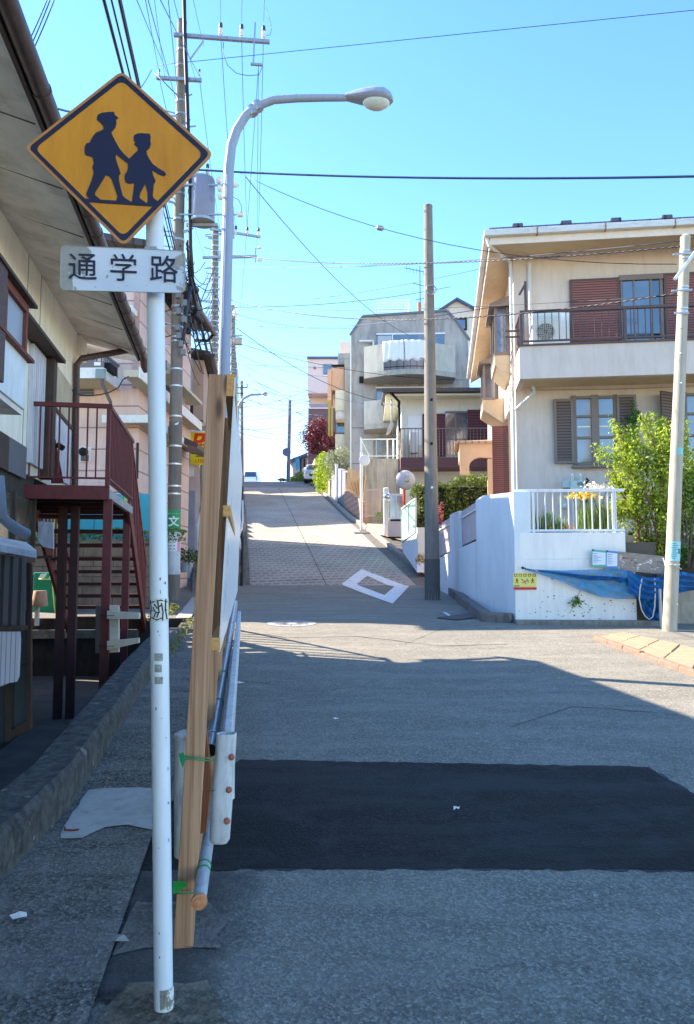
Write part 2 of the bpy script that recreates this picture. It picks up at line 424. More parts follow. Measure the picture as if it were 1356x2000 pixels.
# trampled older asphalt beside the kerb stones near the sign post
drape('asphalt_overlay', jag([gp(190, 1960), gp(620, 2060), gp(620, 1704), gp(262, 1702)], 0.03, 0.1), 0.006,
      asphalt('asphalt_old', srgb(80, 79, 78), lo=0.5, hi=2.0, agg=70, bump=1.2, blotch=0.7))
_m = _mats['asphalt_old']; _t = _m.node_tree; _b = [n for n in _t.nodes if n.type == 'BSDF_PRINCIPLED'][0]; _v = N(_t, 'ShaderNodeTexCoord').outputs['Object']
_sx = N(_t, 'ShaderNodeSeparateXYZ'); _t.links.new(_v, _sx.inputs[0]); _a = N(_t, 'ShaderNodeMath', operation='MULTIPLY_ADD'); _t.links.new(noise(_t, _v, 4.5, 6, .75), _a.inputs[0]); _a.inputs[1].default_value = 0.55; _t.links.new(_sx.outputs[0], _a.inputs[2])
_t.links.new(ramp(_t, _a.outputs[0], [(0.0, 1.0), (0.01, 1.0)]), _b.inputs['Alpha'])
_r = N(_t, 'ShaderNodeMapRange'); _r.inputs[1].default_value = -.36; _r.inputs[2].default_value = -.08; _r.inputs[3].default_value = .85; _r.inputs[4].default_value = 0.0; _t.links.new(_a.outputs[0], _r.inputs[0]); _t.links.new(_r.outputs[0], _b.inputs['Alpha'])
drape('broken_concrete', jag([gp(224, 1868), gp(345, 1850), gp(428, 1852), gp(440, 1800), gp(400, 1765), gp(262, 1766)], 0.02, 0.08), 0.010,
      asphalt('broken_conc', srgb(112, 106, 98), lo=0.45, hi=1.6, agg=45, bump=1.5, blotch=0.8))
drape('post_footing', jag([gp(200, 1990), gp(262, 1925), gp(400, 1925), gp(440, 1990), gp(430, 2060), gp(190, 2060)], 0.02, 0.08), 0.010,
      asphalt('footing_conc', srgb(118, 108, 92), lo=0.45, hi=1.5, agg=50, bump=1.3, blotch=0.8))
# smooth mortar patch on the pavement
drape('mortar_patch', jag([gp(118, 1640, .03), gp(124, 1618, .03), gp(150, 1580, .03), gp(172, 1545, .03), gp(215, 1541, .03), gp(260, 1540, .03), gp(312, 1541, .03), gp(309, 1600, .03), gp(296, 1622, .03), gp(250, 1612, .03), gp(205, 1618, .03), gp(160, 1638, .03)], 0.006, 0.05), 0.036,
      mat('mortar', srgb(186, 184, 176), 0.8, 0.1, 6, 0.25, 200, srgb(110, 110, 108), 0.5, (5, 5, 5)))

# ---- steep concrete road with pressed rings
def ringmat():
    m, t, b, v, o = base('ring_concrete', 0.9, 0.0, 0.3)
    rot = scaled(t, v, (1, 1, 1), (0, 0, R(8.3) * -1))
    sx = N(t, 'ShaderNodeSeparateXYZ'); t.links.new(rot, sx.inputs[0])
    def math_(op, a, b_=None):
        n = N(t, 'ShaderNodeMath', operation=op)
        for i, q in enumerate((a, b_)):
            if q is None: continue
            if isinstance(q, (int, float)): n.inputs[i].default_value = q
            else: t.links.new(q, n.inputs[i])
        return n.outputs[0]
    px, py = 0.24, 0.34
    yy = math_('DIVIDE', sx.outputs[1], py); row = math_('FLOOR', yy)
    shift = math_('MULTIPLY', math_('MODULO', math_('ABSOLUTE', row), 2.0), 0.5)
    xx = math_('ADD', math_('DIVIDE', sx.outputs[0], px), shift)
    fx = math_('MULTIPLY', math_('SUBTRACT', math_('FRACT', xx), 0.5), px)
    fy = math_('MULTIPLY', math_('SUBTRACT', math_('FRACT', yy), 0.5), py)
    d = math_('SQRT', math_('ADD', math_('MULTIPLY', fx, fx), math_('MULTIPLY', fy, fy)))
    rng = math_('SUBTRACT', 1.0, math_('MINIMUM', math_('DIVIDE', math_('ABSOLUTE', math_('SUBTRACT', d, 0.062)), 0.030), 1.0))
    n0 = noise(t, v, 0.7, 5); n1 = noise(t, v, 30, 4, 0.7); n3 = noise(t, v, 2.5, 4, 0.7)
    c = mixc(t, ramp(t, n0, [(0.3, 0.0), (0.7, 1.0)]), srgb(158, 149, 137), srgb(184, 174, 160))
    c = mixc(t, ramp(t, n1, [(0.4, 0.0), (0.7, 0.35)]), c, srgb(130, 126, 118))
    keep = ramp(t, n3, [(0.35, 0.45), (0.6, 1.0)])
    k = math_('MULTIPLY', rng, keep)
    c = mixc(t, math_('MULTIPLY', k, 0.95), c, srgb(52, 48, 46))
    # joints: every 5 m across, one along the middle
    jy = math_('FRACT', math_('DIVIDE', math_('SUBTRACT', sx.outputs[1], 0.9), 5.0)); j1 = math_('LESS_THAN', jy, 0.006)
    c = mixc(t, j1, c, srgb(60, 58, 56))
    t.links.new(c, b.inputs['Base Color'])
    h = math_('SUBTRACT', math_('MULTIPLY', n1, 0.3), k); bumpn(t, b, h, 0.8, 0.008)
    return m
M_ring = ringmat()
sheet('sloping_road', lambda y: XL(y), lambda y: XR(y), 20.3, 47.0, 0.003, M_ring, 6)
MB_j = MB()
ja, jb = gp(640, 1145), gp(565, 994)
def XJ(y): return ja.x + (jb.x - ja.x) * (y - ja.y) / (jb.y - ja.y)
sheet('road_joint', lambda y: XJ(y) - 0.011, lambda y: XJ(y) + 0.011, 20.35, 46.8, 0.007, mat('joint_tar', srgb(64, 62, 60), 0.9, 0.1), 1)
sheet('hilltop_road', lambda y: XL(y) - 0.3, lambda y: XR(y) + 1.2, 47.0, 130, 0.003, asphalt('asphalt_hill', srgb(132, 130, 126), agg=60), 4, 1.0)
sheet('road_gutter', lambda y: XR(y), lambda y: XR(y) + float(np.interp(y, [20, 29, 31.3, 47], [.62, .5, .32, .30])), 20.3, 47.0, 0.001, asphalt('asphalt_gutter', srgb(112, 108, 102), agg=60), 2)
sheet('stepped_verge', lambda y: XL(y) - 3.0, lambda y: XL(y), 20.3, 47.0, -0.01, M_conc, 3)
# concrete border band along the concrete road
sheet('road_edge_strip', lambda y: XR(y) - 0.22, lambda y: XR(y) + 0.0, 20.3, 47.0, 0.006, mat('edge_strip', srgb(165, 158, 146), 0.9, 0.12, 4, 0.4, 80, srgb(100, 96, 88), 0.5, (3, 3, 3)), 1)

# ---- white frame marking straddling the two surfaces
out_ = [(668, 1141), (706.6, 1112), (799.5, 1145), (767, 1180)]; in_ = [(697, 1141), (718, 1125), (770.7, 1146), (751.3, 1163)]
def seg(a, b, n): return [(a[0] + (b[0] - a[0]) * k / n, a[1] + (b[1] - a[1]) * k / n) for k in range(n)]
import bmesh
def ringdrape(name, outer, inner, dz, m):
    bm = bmesh.new()
    for i in range(4):
        j = (i + 1) % 4
        q = [gp(*outer[i]), gp(*outer[j]), gp(*inner[j]), gp(*inner[i])]
        bm.faces.new([bm.verts.new((p.x, p.y, 0)) for p in q])
    bmesh.ops.remove_doubles(bm, verts=bm.verts, dist=0.001)
    for k in _gy: bmesh.ops.bisect_plane(bm, geom=bm.verts[:] + bm.edges[:] + bm.faces[:], plane_co=(0, k, 0), plane_no=(0, 1, 0))
    for f_ in bm.faces:
        f_.normal_update()
        if f_.normal.z < 0: f_.normal_flip()
    for v_ in bm.verts: v_.co.z = G(v_.co.y) + dz
    me = bpy.data.meshes.new(name); bm.to_mesh(me); bm.free(); me.materials.append(m)
    o = bpy.data.objects.new(name, me); COL.objects.link(o); return tag(o, kind='structure')
ringdrape('road_marking', out_, in_, 0.011, M_white_paint)

# ---- manhole cover
mc = gp(570, 1218)
mh = thing('manhole_cover', 'round pale steel manhole cover with worn pattern lying in the sunlit asphalt', 'manhole cover', mc)
def disc(mb, c, r0, r1, n, z, dz=0.0):
    s = 0.06
    for k in range(n):
        a0, a1 = 2 * math.pi * k / n, 2 * math.pi * (k + 1) / n
        q = [(c.x + r * math.cos(a), c.y + r * math.sin(a), c.z + z + s * r * math.sin(a)) for r, a in ((r0, a0), (r1, a0), (r1, a1), (r0, a1))]
        mb.add(q, [(0, 1, 2, 3)])
    return mb
disc(MB(), mc, 0.0001, 0.33, 40, 0.006).build('lid', mat('manhole_iron', srgb(190, 190, 188), 0.6, 0.2, 18, 0.8, 60, srgb(90, 90, 90), 0.8, (20, 20, 20)), mh, fix=False)
disc(MB(), mc, 0.335, 0.40, 40, 0.006).build('frame', mat('manhole_frame', srgb(150, 150, 150), 0.7, 0.1, 8), mh, fix=False)
rg = MB()
for q in (0.08, 0.16, 0.24): disc(rg, mc, q, q + 0.025, 36, 0.010)
for k in range(12):
    a = math.pi * k / 6
    rg.bar((mc.x + .1 * math.cos(a), mc.y + .1 * math.sin(a), mc.z + .01 + .006 * math.sin(a)), (mc.x + .31 * math.cos(a), mc.y + .31 * math.sin(a), mc.z + .01 + .0186 * math.sin(a)), 0.02, 0.006)
rg.build('relief_pattern', mat('manhole_relief', srgb(120, 120, 120), 0.6, 0.1), mh, fix=False)

# ---- low roadside curb wall (rough old concrete) beside the pavement
cw = MB(); ys = rows(-3, 11.6, 0.35); prof = []
for y in ys:
    x = CL(y); g = G(y); a = rr.uniform(-.008, .008); b = rr.uniform(-.01, .01); hh = 0.24 if y < 9.5 else 0.24 - 0.09 * (y - 9.5)
    prof.append([(x + a, y, g - 0.1), (x + a * .6, y, g + hh - .035 + b), (x - .03 + a, y, g + hh + b), (x - .23 + a, y, g + hh + b * .5), (x - .26 + b, y, g + hh - .03), (x - .30 + b, y, LOT_Z - .1)])
v = [p for pr in prof for p in pr]; f = []
for j in range(len(ys) - 1):
    for i in range(5): k = j * 6 + i; f.append((k, k + 6, k + 7, k + 1))
f += [tuple(range(6)), tuple(range(len(v) - 6, len(v)))[::-1]]
tag(cw.add(v, f).build('curb_wall', mat('curb_concrete', srgb(92, 92, 90), 0.95, 0.5, 16, 1.8, 80, srgb(34, 34, 30), 0.9, (5, 5, 2.5), chips=srgb(140, 140, 136), cthr=.62), fix=False), 'low rough concrete curb wall between the pavement and the sunken yard', 'curb wall')

# ---- kerb stones on the far side of the junction
kpath = [gp(795, 1092), gp(822, 1118), gp(858, 1143), gp(893, 1176), gp(939, 1214), gp(999, 1217)]
def kerbrun(pts, w_, h_, m, label, group, st=0.6, name='kerb_stone', fade=False):
    out = []
    for a, b in zip(pts[:-1], pts[1:]):
        a = Vector(a); b = Vector(b); L = (b - a).length; n = max(1, round(L / st)); d = (b - a).normalized(); nx = Vector((d.y, -d.x, 0)).normalized()
        for k in range(n):
            p = a.lerp(b, k / n) + d * 0.006; q = a.lerp(b, (k + 1) / n) - d * 0.006
            hh = h_ + rr.uniform(-.008, .008); o_ = nx * rr.uniform(-.008, .008)
            mb = MB(); vs = []
            for c_ in (p, q):
                g = G(c_.y); vs.append((c_, g))
            (p, gp_), (q, gq) = vs
            A = [p + o_, q + o_, q + o_ - nx * w_, p + o_ - nx * w_]
            zs = [gp_, gq, gq, gp_]
            mb.box8([Vector((c_.x, c_.y, z - .1)) for c_, z in zip(A, zs)] + [Vector((c_.x, c_.y, z + hh)) for c_, z in zip(A, zs)])
            out.append(tag(mb.build(name, m, bevel=0.018), label, 'kerb stone', group))
    return out
kerbrun(kpath[::-1], -0.18, 0.16, M_kerb, 'dark grey kerb stone in the line below the white wall by the thick pole', 'kerb stones below the white wall')
def KO(y): return float(np.interp(y, [20, 29, 31.3, 47], [.62, .5, .32, .30]))
kp2 = [Vector((XR(y) + KO(y), y, 0)) for y in (21.8, 25, 29, 33, 37, 42, 47)]
kerbrun(kp2[::-1], -0.16, 0.13, mat('kerb_pale', srgb(150, 146, 138), 0.9, 0.2, 5, 0.5, 70, srgb(70, 68, 64), 0.6, (3, 3, 3)), 'pale kerb stone beside the gutter of the steep ringed road', 'kerb stones up the steep road', 1.2)
# stub at the kerb
a = gp(876, 1148); kb = P(876, 1148, a.y)
t = thing('kerb_stub', 'short square concrete marker stub standing behind the kerb stones', 'marker stub', (kb.x + .12, kb.y, kb.z))
MB().box(kb.x + .04, kb.x + .18, kb.y, kb.y + .14, kb.z - .05, kb.z + .27).build('block', M_kerb, t, bevel=.01)
MB().box(kb.x + .03, kb.x + .19, kb.y - .01, kb.y + .15, kb.z + .27, kb.z + .30).build('cap', M_kerb, t, bevel=.006)

# ---- steel gratings
def grating(px, py, sx, sy, yaw, label, dz=0.012):
    c = gp(px, py); fr = Frame(c.x, c.y, yaw); t = thing('drain_grate', label, 'drain grate', c, R(yaw))
    sl = (G(c.y + .5) - G(c.y - .5))
    def pt(u, v, z): p = fr(u, v, 0); p.z = c.z + dz + z + (p.y - c.y) * sl; return p
    mb = MB(); n = int(sx / 0.045)
    for i in range(n):
        u = -sx / 2 + sx * (i + .5) / n
        mb.box8([pt(u - .008, -sy / 2, 0), pt(u + .008, -sy / 2, 0), pt(u + .008, sy / 2, 0), pt(u - .008, sy / 2, 0), pt(u - .008, -sy / 2, .012), pt(u + .008, -sy / 2, .012), pt(u + .008, sy / 2, .012), pt(u - .008, sy / 2, .012)])
    mb.build('bars', mat('grate_iron', srgb(96, 98, 100), .6), t, fix=False)
    MB().add([pt(-sx / 2, -sy / 2, -.004), pt(sx / 2, -sy / 2, -.004), pt(sx / 2, sy / 2, -.004), pt(-sx / 2, sy / 2, -.004)], [(0, 1, 2, 3)]).build('pit', M_dark, t, fix=False)
grating(905, 1206, .9, .45, -42, 'steel drain grate in the asphalt at the foot of the curved kerb')
grating(712, 1041, .8, .5, -8, 'steel drain grate at the base of the slim grey post up the hill')
# worn white paint curl near that grate
drape('worn_marking', [gp(864, 1196), gp(872, 1197), gp(890, 1209), gp(886, 1210)], 0.009, M_white_paint)
# litter on the road
def litter(px, py, s, label, dz=0.0, m=None):
    c = gp(px, py, dz); mb = MB(); r2 = random.Random(int(px * 7 + py)); pts = []
    for k in range(7):
        a = 2 * math.pi * k / 7; q = s * r2.uniform(.5, 1); pts.append((c.x + q * math.cos(a), c.y + q * .8 * math.sin(a), c.z + .012 + r2.uniform(0, .02)))
    pts.append((c.x, c.y, c.z + .03)); fs = [(k, (k + 1) % 7, 7) for k in range(7)]
    tag(mb.add(pts, fs).build('paper_scrap', m or mat('paper', srgb(225, 222, 215), 0.8, 0.08, 30, 0.2), fix=False), label, 'litter')
litter(657, 1409, .028, 'small crumpled white paper scrap alone on the shaded grey asphalt')
litter(893, 1587, .022, 'tiny pale scrap of paper lying on the black asphalt patch')
litter(934, 1440, .018, 'flattened grey-white scrap on the grey asphalt above the black patch')
litter(36, 1797, .045, 'crumpled white tissue on the rough pavement beside the curb wall', .03)
litter(232, 1846, .05, 'broken flake of pale concrete at the pavement edge near the sign post', .01, M_conc_lt)
M_ck = mat('crack_shadow_dark', srgb(44, 44, 46), .95)
crack('crack_shadow_line', [(470, 1232), (560, 1246), (700, 1243), (860, 1262), (1010, 1258)], .012, M_ck); crack('crack_shadow_line', [(790, 1258), (870, 1226), (960, 1222)], .010, M_ck); crack('crack_shadow_line', [(1000, 1420), (1120, 1380), (1356, 1398)], .006, M_ck); crack('crack_shadow_line', [(480, 1330), (600, 1352), (730, 1340)], .005, M_ck)  # lines in the sunlit band are painted wire shadows, the rest are cracks
c = gp(140, 1622, .036)
tag(MB().tube([(c.x - .045, c.y + .03, c.z + .006), (c.x - .03, c.y - .01, c.z + .006), (c.x + .01, c.y - .015, c.z + .006), (c.x + .04, c.y - .01, c.z + .008)], .0045, 6).build('bent_wire', mat('red_wire', srgb(120, 40, 36), .5), smooth=True), 'bent dark red wire offcut lying on the smooth mortar patch', 'wire offcut')

# ---- sunlit paved apron at the far side of the junction
ap = [gp(1158, 1248), gp(1228, 1274), gp(1318, 1308), gp(1420, 1345), gp(1420, 1283), gp(1330, 1262), gp(1217, 1240)]
M_slab = mat('paving_slab', srgb(158, 140, 112), 0.9, 0.14, 9, 0.5, 90, srgb(120, 104, 84), 0.5, (5, 5, 5))
a0, a1, b0, b1 = ap[0], gp(1420, 1345), gp(1217, 1240), gp(1420, 1283)
n_s = 5
tone = [0.0]
for k in range(n_s):
    for j in range(2):
        q = []
        for (t_, s_) in ((k / n_s, j / 2), ((k + 1) / n_s, j / 2), ((k + 1) / n_s, (j + 1) / 2), (k / n_s, (j + 1) / 2)):
            p = a0.lerp(a1, t_).lerp(b0.lerp(b1, t_), s_); q.append(p)
        c = (q[0] + q[1] + q[2] + q[3]) / 4; q = [c + (p - c) * 0.965 for p in q]
        dz = rr.uniform(.03, .045)
        tag(MB().prism([p + Vector((0, 0, dz)) for p in q][::-1], (0, 0, -.1)).build('paving_slab', M_slab, bevel=.008), 'sandy concrete paving slab at the corner in the sun below the leaning pole', 'paving slab', 'sandy paving slabs at the corner')
kerbrun([a1 + Vector((0, -.02, 0)), a0 + Vector((0, -.02, 0))], -.08, .055, mat('kerb_brick', srgb(150, 112, 98), .9, .15, 9, .5, 80, srgb(90, 70, 62), .5, (5, 5, 5)), 'low pinkish brick edging the sandy paving slabs', 'brick edging of the paved corner', .5, 'edging_brick')
# ================================================================ school route sign
YS = 2.50
Z1 = 3.0133
def S(x, y, Y=YS): return P(x / Z1, y / Z1, Y)
M_post = mat('sign_post_white', srgb(222, 226, 228), 0.35, 0.03, 3, 0.03, 100, srgb(170, 168, 160), 0.25, (10, 10, 1.5), chips=srgb(130, 128, 120), cthr=0.71)
M_yel = mat('sign_yellow', srgb(226, 148, 38), 0.45, 0.07, 5, 0.05, 150, srgb(176, 104, 34), 0.5, (5, 5, 1.0))
M_navy = mat('sign_navy', srgb(30, 36, 66), 0.45, 0.06, 6, 0.03)
M_orange = mat('sign_rim', srgb(200, 136, 74), 0.5, 0.08, 6, 0.05, 100, srgb(130, 100, 80), 0.4, (6, 6, 6))
pb = P(322, 1968, 2.57); pb.z = G(2.57)
pt_ = P(303, 455, 2.57)
top = pb + (pt_ - pb) * ((P(303, 250, 2.57).z - pb.z) / (pt_.z - pb.z))
sg = thing('road_sign', 'yellow diamond school children warning sign on a tall white post with a white plate below', 'road sign', pb)
MB().tube([pb - Vector((0, 0, .1)), top], .0303, 28).build('post', M_post, sg, smooth=True)
MB().lathe(top, [(.0305, 0), (.033, .0), (.033, .02), (.02, .03), (.001, .034)], 20).build('post_cap', M_post, sg, smooth=True)
corn = [(143, 868), (716, 416), (1258, 905), (728, 1450)]
rim = roundpoly(corn, 42, 5)
plate = MB().prism([S(*p) for p in rim], (0, 0.004, 0)).build('warning_panel', M_yel, sg)
def scl(pts, k, c=(711, 910)): return [(c[0] + (p[0] - c[0]) * k, c[1] + (p[1] - c[1]) * k) for p in pts]
rimo = [S(p[0], p[1], YS - .0035) for p in rim]; rimi = [S(p[0], p[1], YS - .0035) for p in roundpoly(scl(corn, .962), 36, 5)]
MB().ring(rimo, rimi, (0, .003, 0)).build('rim', M_orange, sg)
MB().ring([S(p[0], p[1], YS - .002) for p in roundpoly(scl(corn, .955), 10, 5)], [S(p[0], p[1], YS - .002) for p in roundpoly(scl(corn, .892), 44, 5)], (0, .0018, 0)).build('border', M_navy, plate)
boy = [(570,690),(580,672),(605,662),(640,658),(672,657),(676,675),(697,692),(683,703),(685,725),(678,750),(662,768),(655,775),(662,795),(680,830),(705,875),(735,910),(768,940),(762,968),(735,948),(705,924),(683,905),(680,925),(690,960),(705,1000),(710,1020),(700,1030),(700,1060),(712,1110),(722,1150),(745,1170),(770,1185),(765,1200),(730,1200),(690,1195),(685,1180),(692,1155),(675,1105),(655,1050),(640,1035),(620,1030),(610,1050),(585,1090),(560,1130),(558,1145),(575,1160),(590,1172),(580,1185),(545,1178),(515,1160),(507,1140),(520,1110),(540,1060),(552,1020),(548,1000),(543,985),(552,960),(545,925),(530,918),(505,912),(498,895),(500,860),(510,842),(525,840),(530,835),(545,805),(565,780),(595,768),(610,760),(608,740),(590,718),(572,705)]
girl = [(787,810),(790,795),(810,785),(835,783),(855,785),(880,785),(887,800),(885,825),(888,845),(880,870),(862,885),(865,905),(880,935),(900,965),(935,990),(970,1010),(978,1025),(965,1035),(935,1025),(905,1005),(895,998),(900,1025),(915,1060),(912,1075),(905,1075),(903,1105),(898,1150),(908,1168),(932,1185),(930,1198),(885,1200),(868,1195),(870,1170),(868,1130),(858,1090),(852,1080),(845,1095),(825,1135),(820,1160),(835,1175),(855,1187),(850,1202),(800,1200),(778,1190),(780,1165),(785,1130),(790,1085),(785,1075),(765,1080),(740,1072),(733,1050),(735,1025),(748,1010),(755,985),(752,960),(748,940),(765,930),(790,905),(812,885),(810,865),(790,850),(797,835),(788,825)]
MB().prism([S(p[0], p[1], YS - .003) for p in boy], (0, .0028, 0)).build('taller_child_symbol', M_navy, plate)
MB().prism([S(p[0], p[1], YS - .0033) for p in girl], (0, .003, 0)).build('smaller_child_symbol', M_navy, plate)
MB().prism([S(p[0], p[1], YS - .0026) for p in [(470, 1166), (975, 1199), (958, 1218), (506, 1188)]], (0, .002, 0)).build('ground_line', M_navy, plate)
# name plate
M_plate = None
def peeling():
    m, t, b, v, o = base('peeling_plate', 0.5)
    n1 = noise(t, v, 14, 6, 0.7, 0.5); n2 = noise(t, v, 3, 3); n3 = noise(t, v, 60, 3)
    sx = N(t, 'ShaderNodeSeparateXYZ'); t.links.new(v, sx.inputs[0])
    # more paint lost towards the outer ends of the plate
    a = N(t, 'ShaderNodeMath', operation='ADD'); t.links.new(sx.outputs[0], a.inputs[0]); a.inputs[1].default_value = 0.138
    ab = N(t, 'ShaderNodeMath', operation='ABSOLUTE'); t.links.new(a.outputs[0], ab.inputs[0])
    e = N(t, 'ShaderNodeMapRange'); e.inputs[1].default_value = 0.10; e.inputs[2].default_value = 0.21; e.inputs[3].default_value = -0.16; e.inputs[4].default_value = 0.16
    t.links.new(ab.outputs[0], e.inputs[0])
    s_ = N(t, 'ShaderNodeMath', operation='ADD'); t.links.new(n1, s_.inputs[0]); t.links.new(e.outputs[0], s_.inputs[1])
    c = mixc(t, ramp(t, n2, [(0.3, 0.0), (0.7, 1.0)]), srgb(206, 214, 226), srgb(226, 230, 236))
    k = ramp(t, s_.outputs[0], [(0.535, 0.0), (0.55, 1.0)])
    c = mixc(t, k, c, mixc(t, n3, srgb(150, 145, 135), srgb(180, 175, 165)))
    c = mixc(t, ramp(t, n3, [(0.68, 0.0), (0.72, 0.7)]), c, srgb(120, 112, 100))
    t.links.new(c, b.inputs['Base Color']); inv = N(t, 'ShaderNodeMath', operation='SUBTRACT'); inv.inputs[0].default_value = 1; t.links.new(k, inv.inputs[1]); bumpn(t, b, inv.outputs[0], 0.6, 0.002)
    return m
npc = [(357, 1441), (1093, 1474), (1091, 1725), (352, 1708)]
npl = MB().prism([S(*p) for p in roundpoly(npc, 38, 5)], (0, .003, 0)).build('name_plate', peeling(), sg)
MB().ring([S(p[0], p[1], YS - .002) for p in roundpoly(npc, 38, 5)], [S(p[0], p[1], YS - .002) for p in roundpoly(scl(npc, .978, (724, 1588)), 36, 5)], (0, .003, 0)).build('edge_trim', mat('plate_edge', srgb(170, 168, 160), .6, .15, 20, .1), npl)
xd = S(1040, 1602) - S(400, 1575); yd = S(725, 1480) - S(725, 1700)
for ch, cx, cy, s_ in (('通', 487, 1580, 178), ('学', 727, 1588, 176), ('路', 965, 1596, 176)):
    w_ = (S(cx + s_, cy) - S(cx, cy)).length
    text(ch, S(cx, cy, YS - .0035), xd, yd, w_, M_navy, npl, 'character', bold=w_ * 0.033, depth=.001)
for zz in (2.28, 2.62):
    z0 = pb.z + zz - .3
for py in (395, 505, 556):
    c = P(303, py, 2.57); f_ = (c.z - pb.z) / (top.z - pb.z); c = pb.lerp(top, f_)
    mb = MB().tube([c - Vector((0, 0, .015)), c + Vector((0, 0, .015))], .034, 20)
    mb.box(c.x - .02, c.x + .02, YS + .004, c.y, c.z - .015, c.z + .015)
    mb.build('clamp', M_steel, sg, smooth=True)
# patches wrapped round the post
def postc(py):
    c = P(315, py, 2.57 - .03); f_ = (c.z - pb.z) / (top.z - pb.z); return pb.lerp(top, f_)
def wrap(py0, py1, a0, a1, dr, name, m, n=12):
    c0, c1 = postc(py0), postc(py1); v = []; f = []
    for c_ in (c0, c1):
        for k in range(n + 1):
            a = R(a0 + (a1 - a0) * k / n); v.append((c_.x + math.sin(a) * (.0303 + dr), c_.y - math.cos(a) * (.0303 + dr), c_.z))
    for k in range(n): f.append((k, k + n + 1, k + n + 2, k + 1))
    return MB().add(v, f).build(name, m, sg, fix=False)
M_stick = mat('sticker_cream', srgb(214, 214, 200), .5, .05, 20)
stk = wrap(1169, 1214, -85, 85, .0006, 'sticker', M_stick)
def stroke(pts, wd=3.2, dr=.0012):
    """pts: (angle deg, photo row) path on the post surface"""
    w3 = []
    for a, py in pts:
        c_ = postc(py); a = R(a); w3.append(Vector((c_.x + math.sin(a) * (.0303 + dr), c_.y - math.cos(a) * (.0303 + dr), c_.z)))
    return MB().tube(w3, wd / 1480 * 2.55 / 2, 5).build('pen_stroke', M_navy_blk, stk, fix=False)
M_navy_blk = mat('marker_black', srgb(28, 30, 38), .6)
for s_ in ([(-70, 1178), (-30, 1176), (20, 1172), (65, 1176)], [(-52, 1172), (-44, 1190), (-60, 1212)], [(-75, 1195), (-40, 1192), (5, 1197), (60, 1191)], [(-20, 1180), (0, 1188), (22, 1182)],
           [(-30, 1186), (-10, 1196), (-28, 1209)], [(25, 1178), (34, 1196), (30, 1212)], [(55, 1170), (50, 1190), (62, 1210)], [(-45, 1206), (-5, 1211), (35, 1206)], [(2, 1172), (10, 1194), (-4, 1206)]):
    stroke(s_, 2.6)
M_res = mat('tape_residue', srgb(160, 160, 148), .8, .25, 60, .3, 200, srgb(96, 98, 90), .8, (30, 30, 30))
for p0, p1, aa, bb in ((1276, 1291, -62, 30), (1298, 1313, -62, 22), (1322, 1336, -62, 28)): wrap(p0, p1, aa, bb, .0006, 'tape_residue', M_res)
wrap(1935, 1985, -90, 90, .0005, 'base_stain', mat('base_stain', srgb(150, 146, 132), .8, .4, 25, .4, 100, srgb(84, 78, 64), .9, (20, 20, 6), chips=srgb(215, 216, 212), cthr=.5)); rs = random.Random(5)
for py in (1128, 1136, 1145, 1153, 1232, 1240, 1381, 1395, 1402, 1440, 1500, 1568, 1622, 1640, 1655, 1670, 1812, 1820, 1868):
    a = rs.uniform(-50, 55); wrap(py, py + rs.uniform(2, 7), a, a + rs.uniform(3, 9), .0006, 'scuff', mat('scuff', srgb(96, 98, 100), .8, .3, 60), 2)

# ================================================================ hoarding: timber posts, battens and a white sheet seen edge-on
M_wood = woodmat('timber_fresh', srgb(206, 160, 120), srgb(158, 112, 80), 55)
M_wood2 = woodmat('timber_block', srgb(222, 170, 98), srgb(190, 138, 78), 70, knots=False, axis=1)
M_sheet = mat('white_sheet', srgb(225, 228, 230), 0.3, 0.04, 1.2, 0.05, 30, srgb(150, 152, 150), 0.3, (4, 4, 1))
YT = 2.95
b0 = P(358, 1832, 2.92); b0.z = G(2.92); t0 = P(426, 731, YT)
hb = thing('site_hoarding', 'timber framed hoarding with a white sheet, seen nearly edge-on beside the white sign post', 'hoarding', b0)
dh = Vector((-.135, .991, 0)).normalized(); nh = Vector((dh.y, -dh.x, 0))
def post4(b_, t_, wx, wd, name='timber_post', m=None, par=None):
    mb = MB(); A = []
    for c_ in (b_, t_):
        A += [c_ - nh * wx / 2, c_ + nh * wx / 2, c_ + nh * wx / 2 + dh * wd, c_ - nh * wx / 2 + dh * wd]
    return mb.box8(A).build(name, m or M_wood, par or hb, bevel=.0025)
post4(b0, t0, .072, .036)
# battens (run away from the viewer) whose sawn ends show, and posts further along
def at_line(s, z, off=0.0): return Vector((-.515, 2.98, 0)) + dh * s + nh * off + Vector((0, 0, z))
zt = t0.z
LB = 3.3
for (px, py, sz) in ((451, 752, .045),):
    c = P(px, py, 2.99)
    MB().bar(c, c + dh * LB, sz * .95, sz * 2.0).build('top_rail', M_wood2, hb, bevel=.002)
for (px, py, wq, hq) in ((443, 998, .030, .045), (421, 1258, .036, .048)):
    c = P(px, py, 2.97); MB().bar(c, c + dh * LB, wq, hq).build('batten', M_wood2, hb, bevel=.002)
for s_ in (.75, 1.6, 2.5):
    e0 = P(430, 1600, 3.0); bb = b0 + dh * s_; bb.z = G(bb.y); tt = t0 + dh * s_ + nh * .03; tt.z = t0.z - .02
    post4(bb + nh * .012, tt, .06, .036)
# sheet
s0t = P(461, 738, 2.99); s0b = P(430, 1273, 2.99)
dsh = (Vector((XW(473, 6.3), 6.3, 0)) - Vector((s0t.x, s0t.y, 0))); dsh.z = 0
rise = Vector((0, 0, .04))
A = [s0b, s0t, s0t + dsh + rise, s0b + Vector((.02, 0, 0)) + dsh + rise * 4]
MB().prism(A, (-.006, 0, 0)).build('white_sheet', M_sheet, hb)
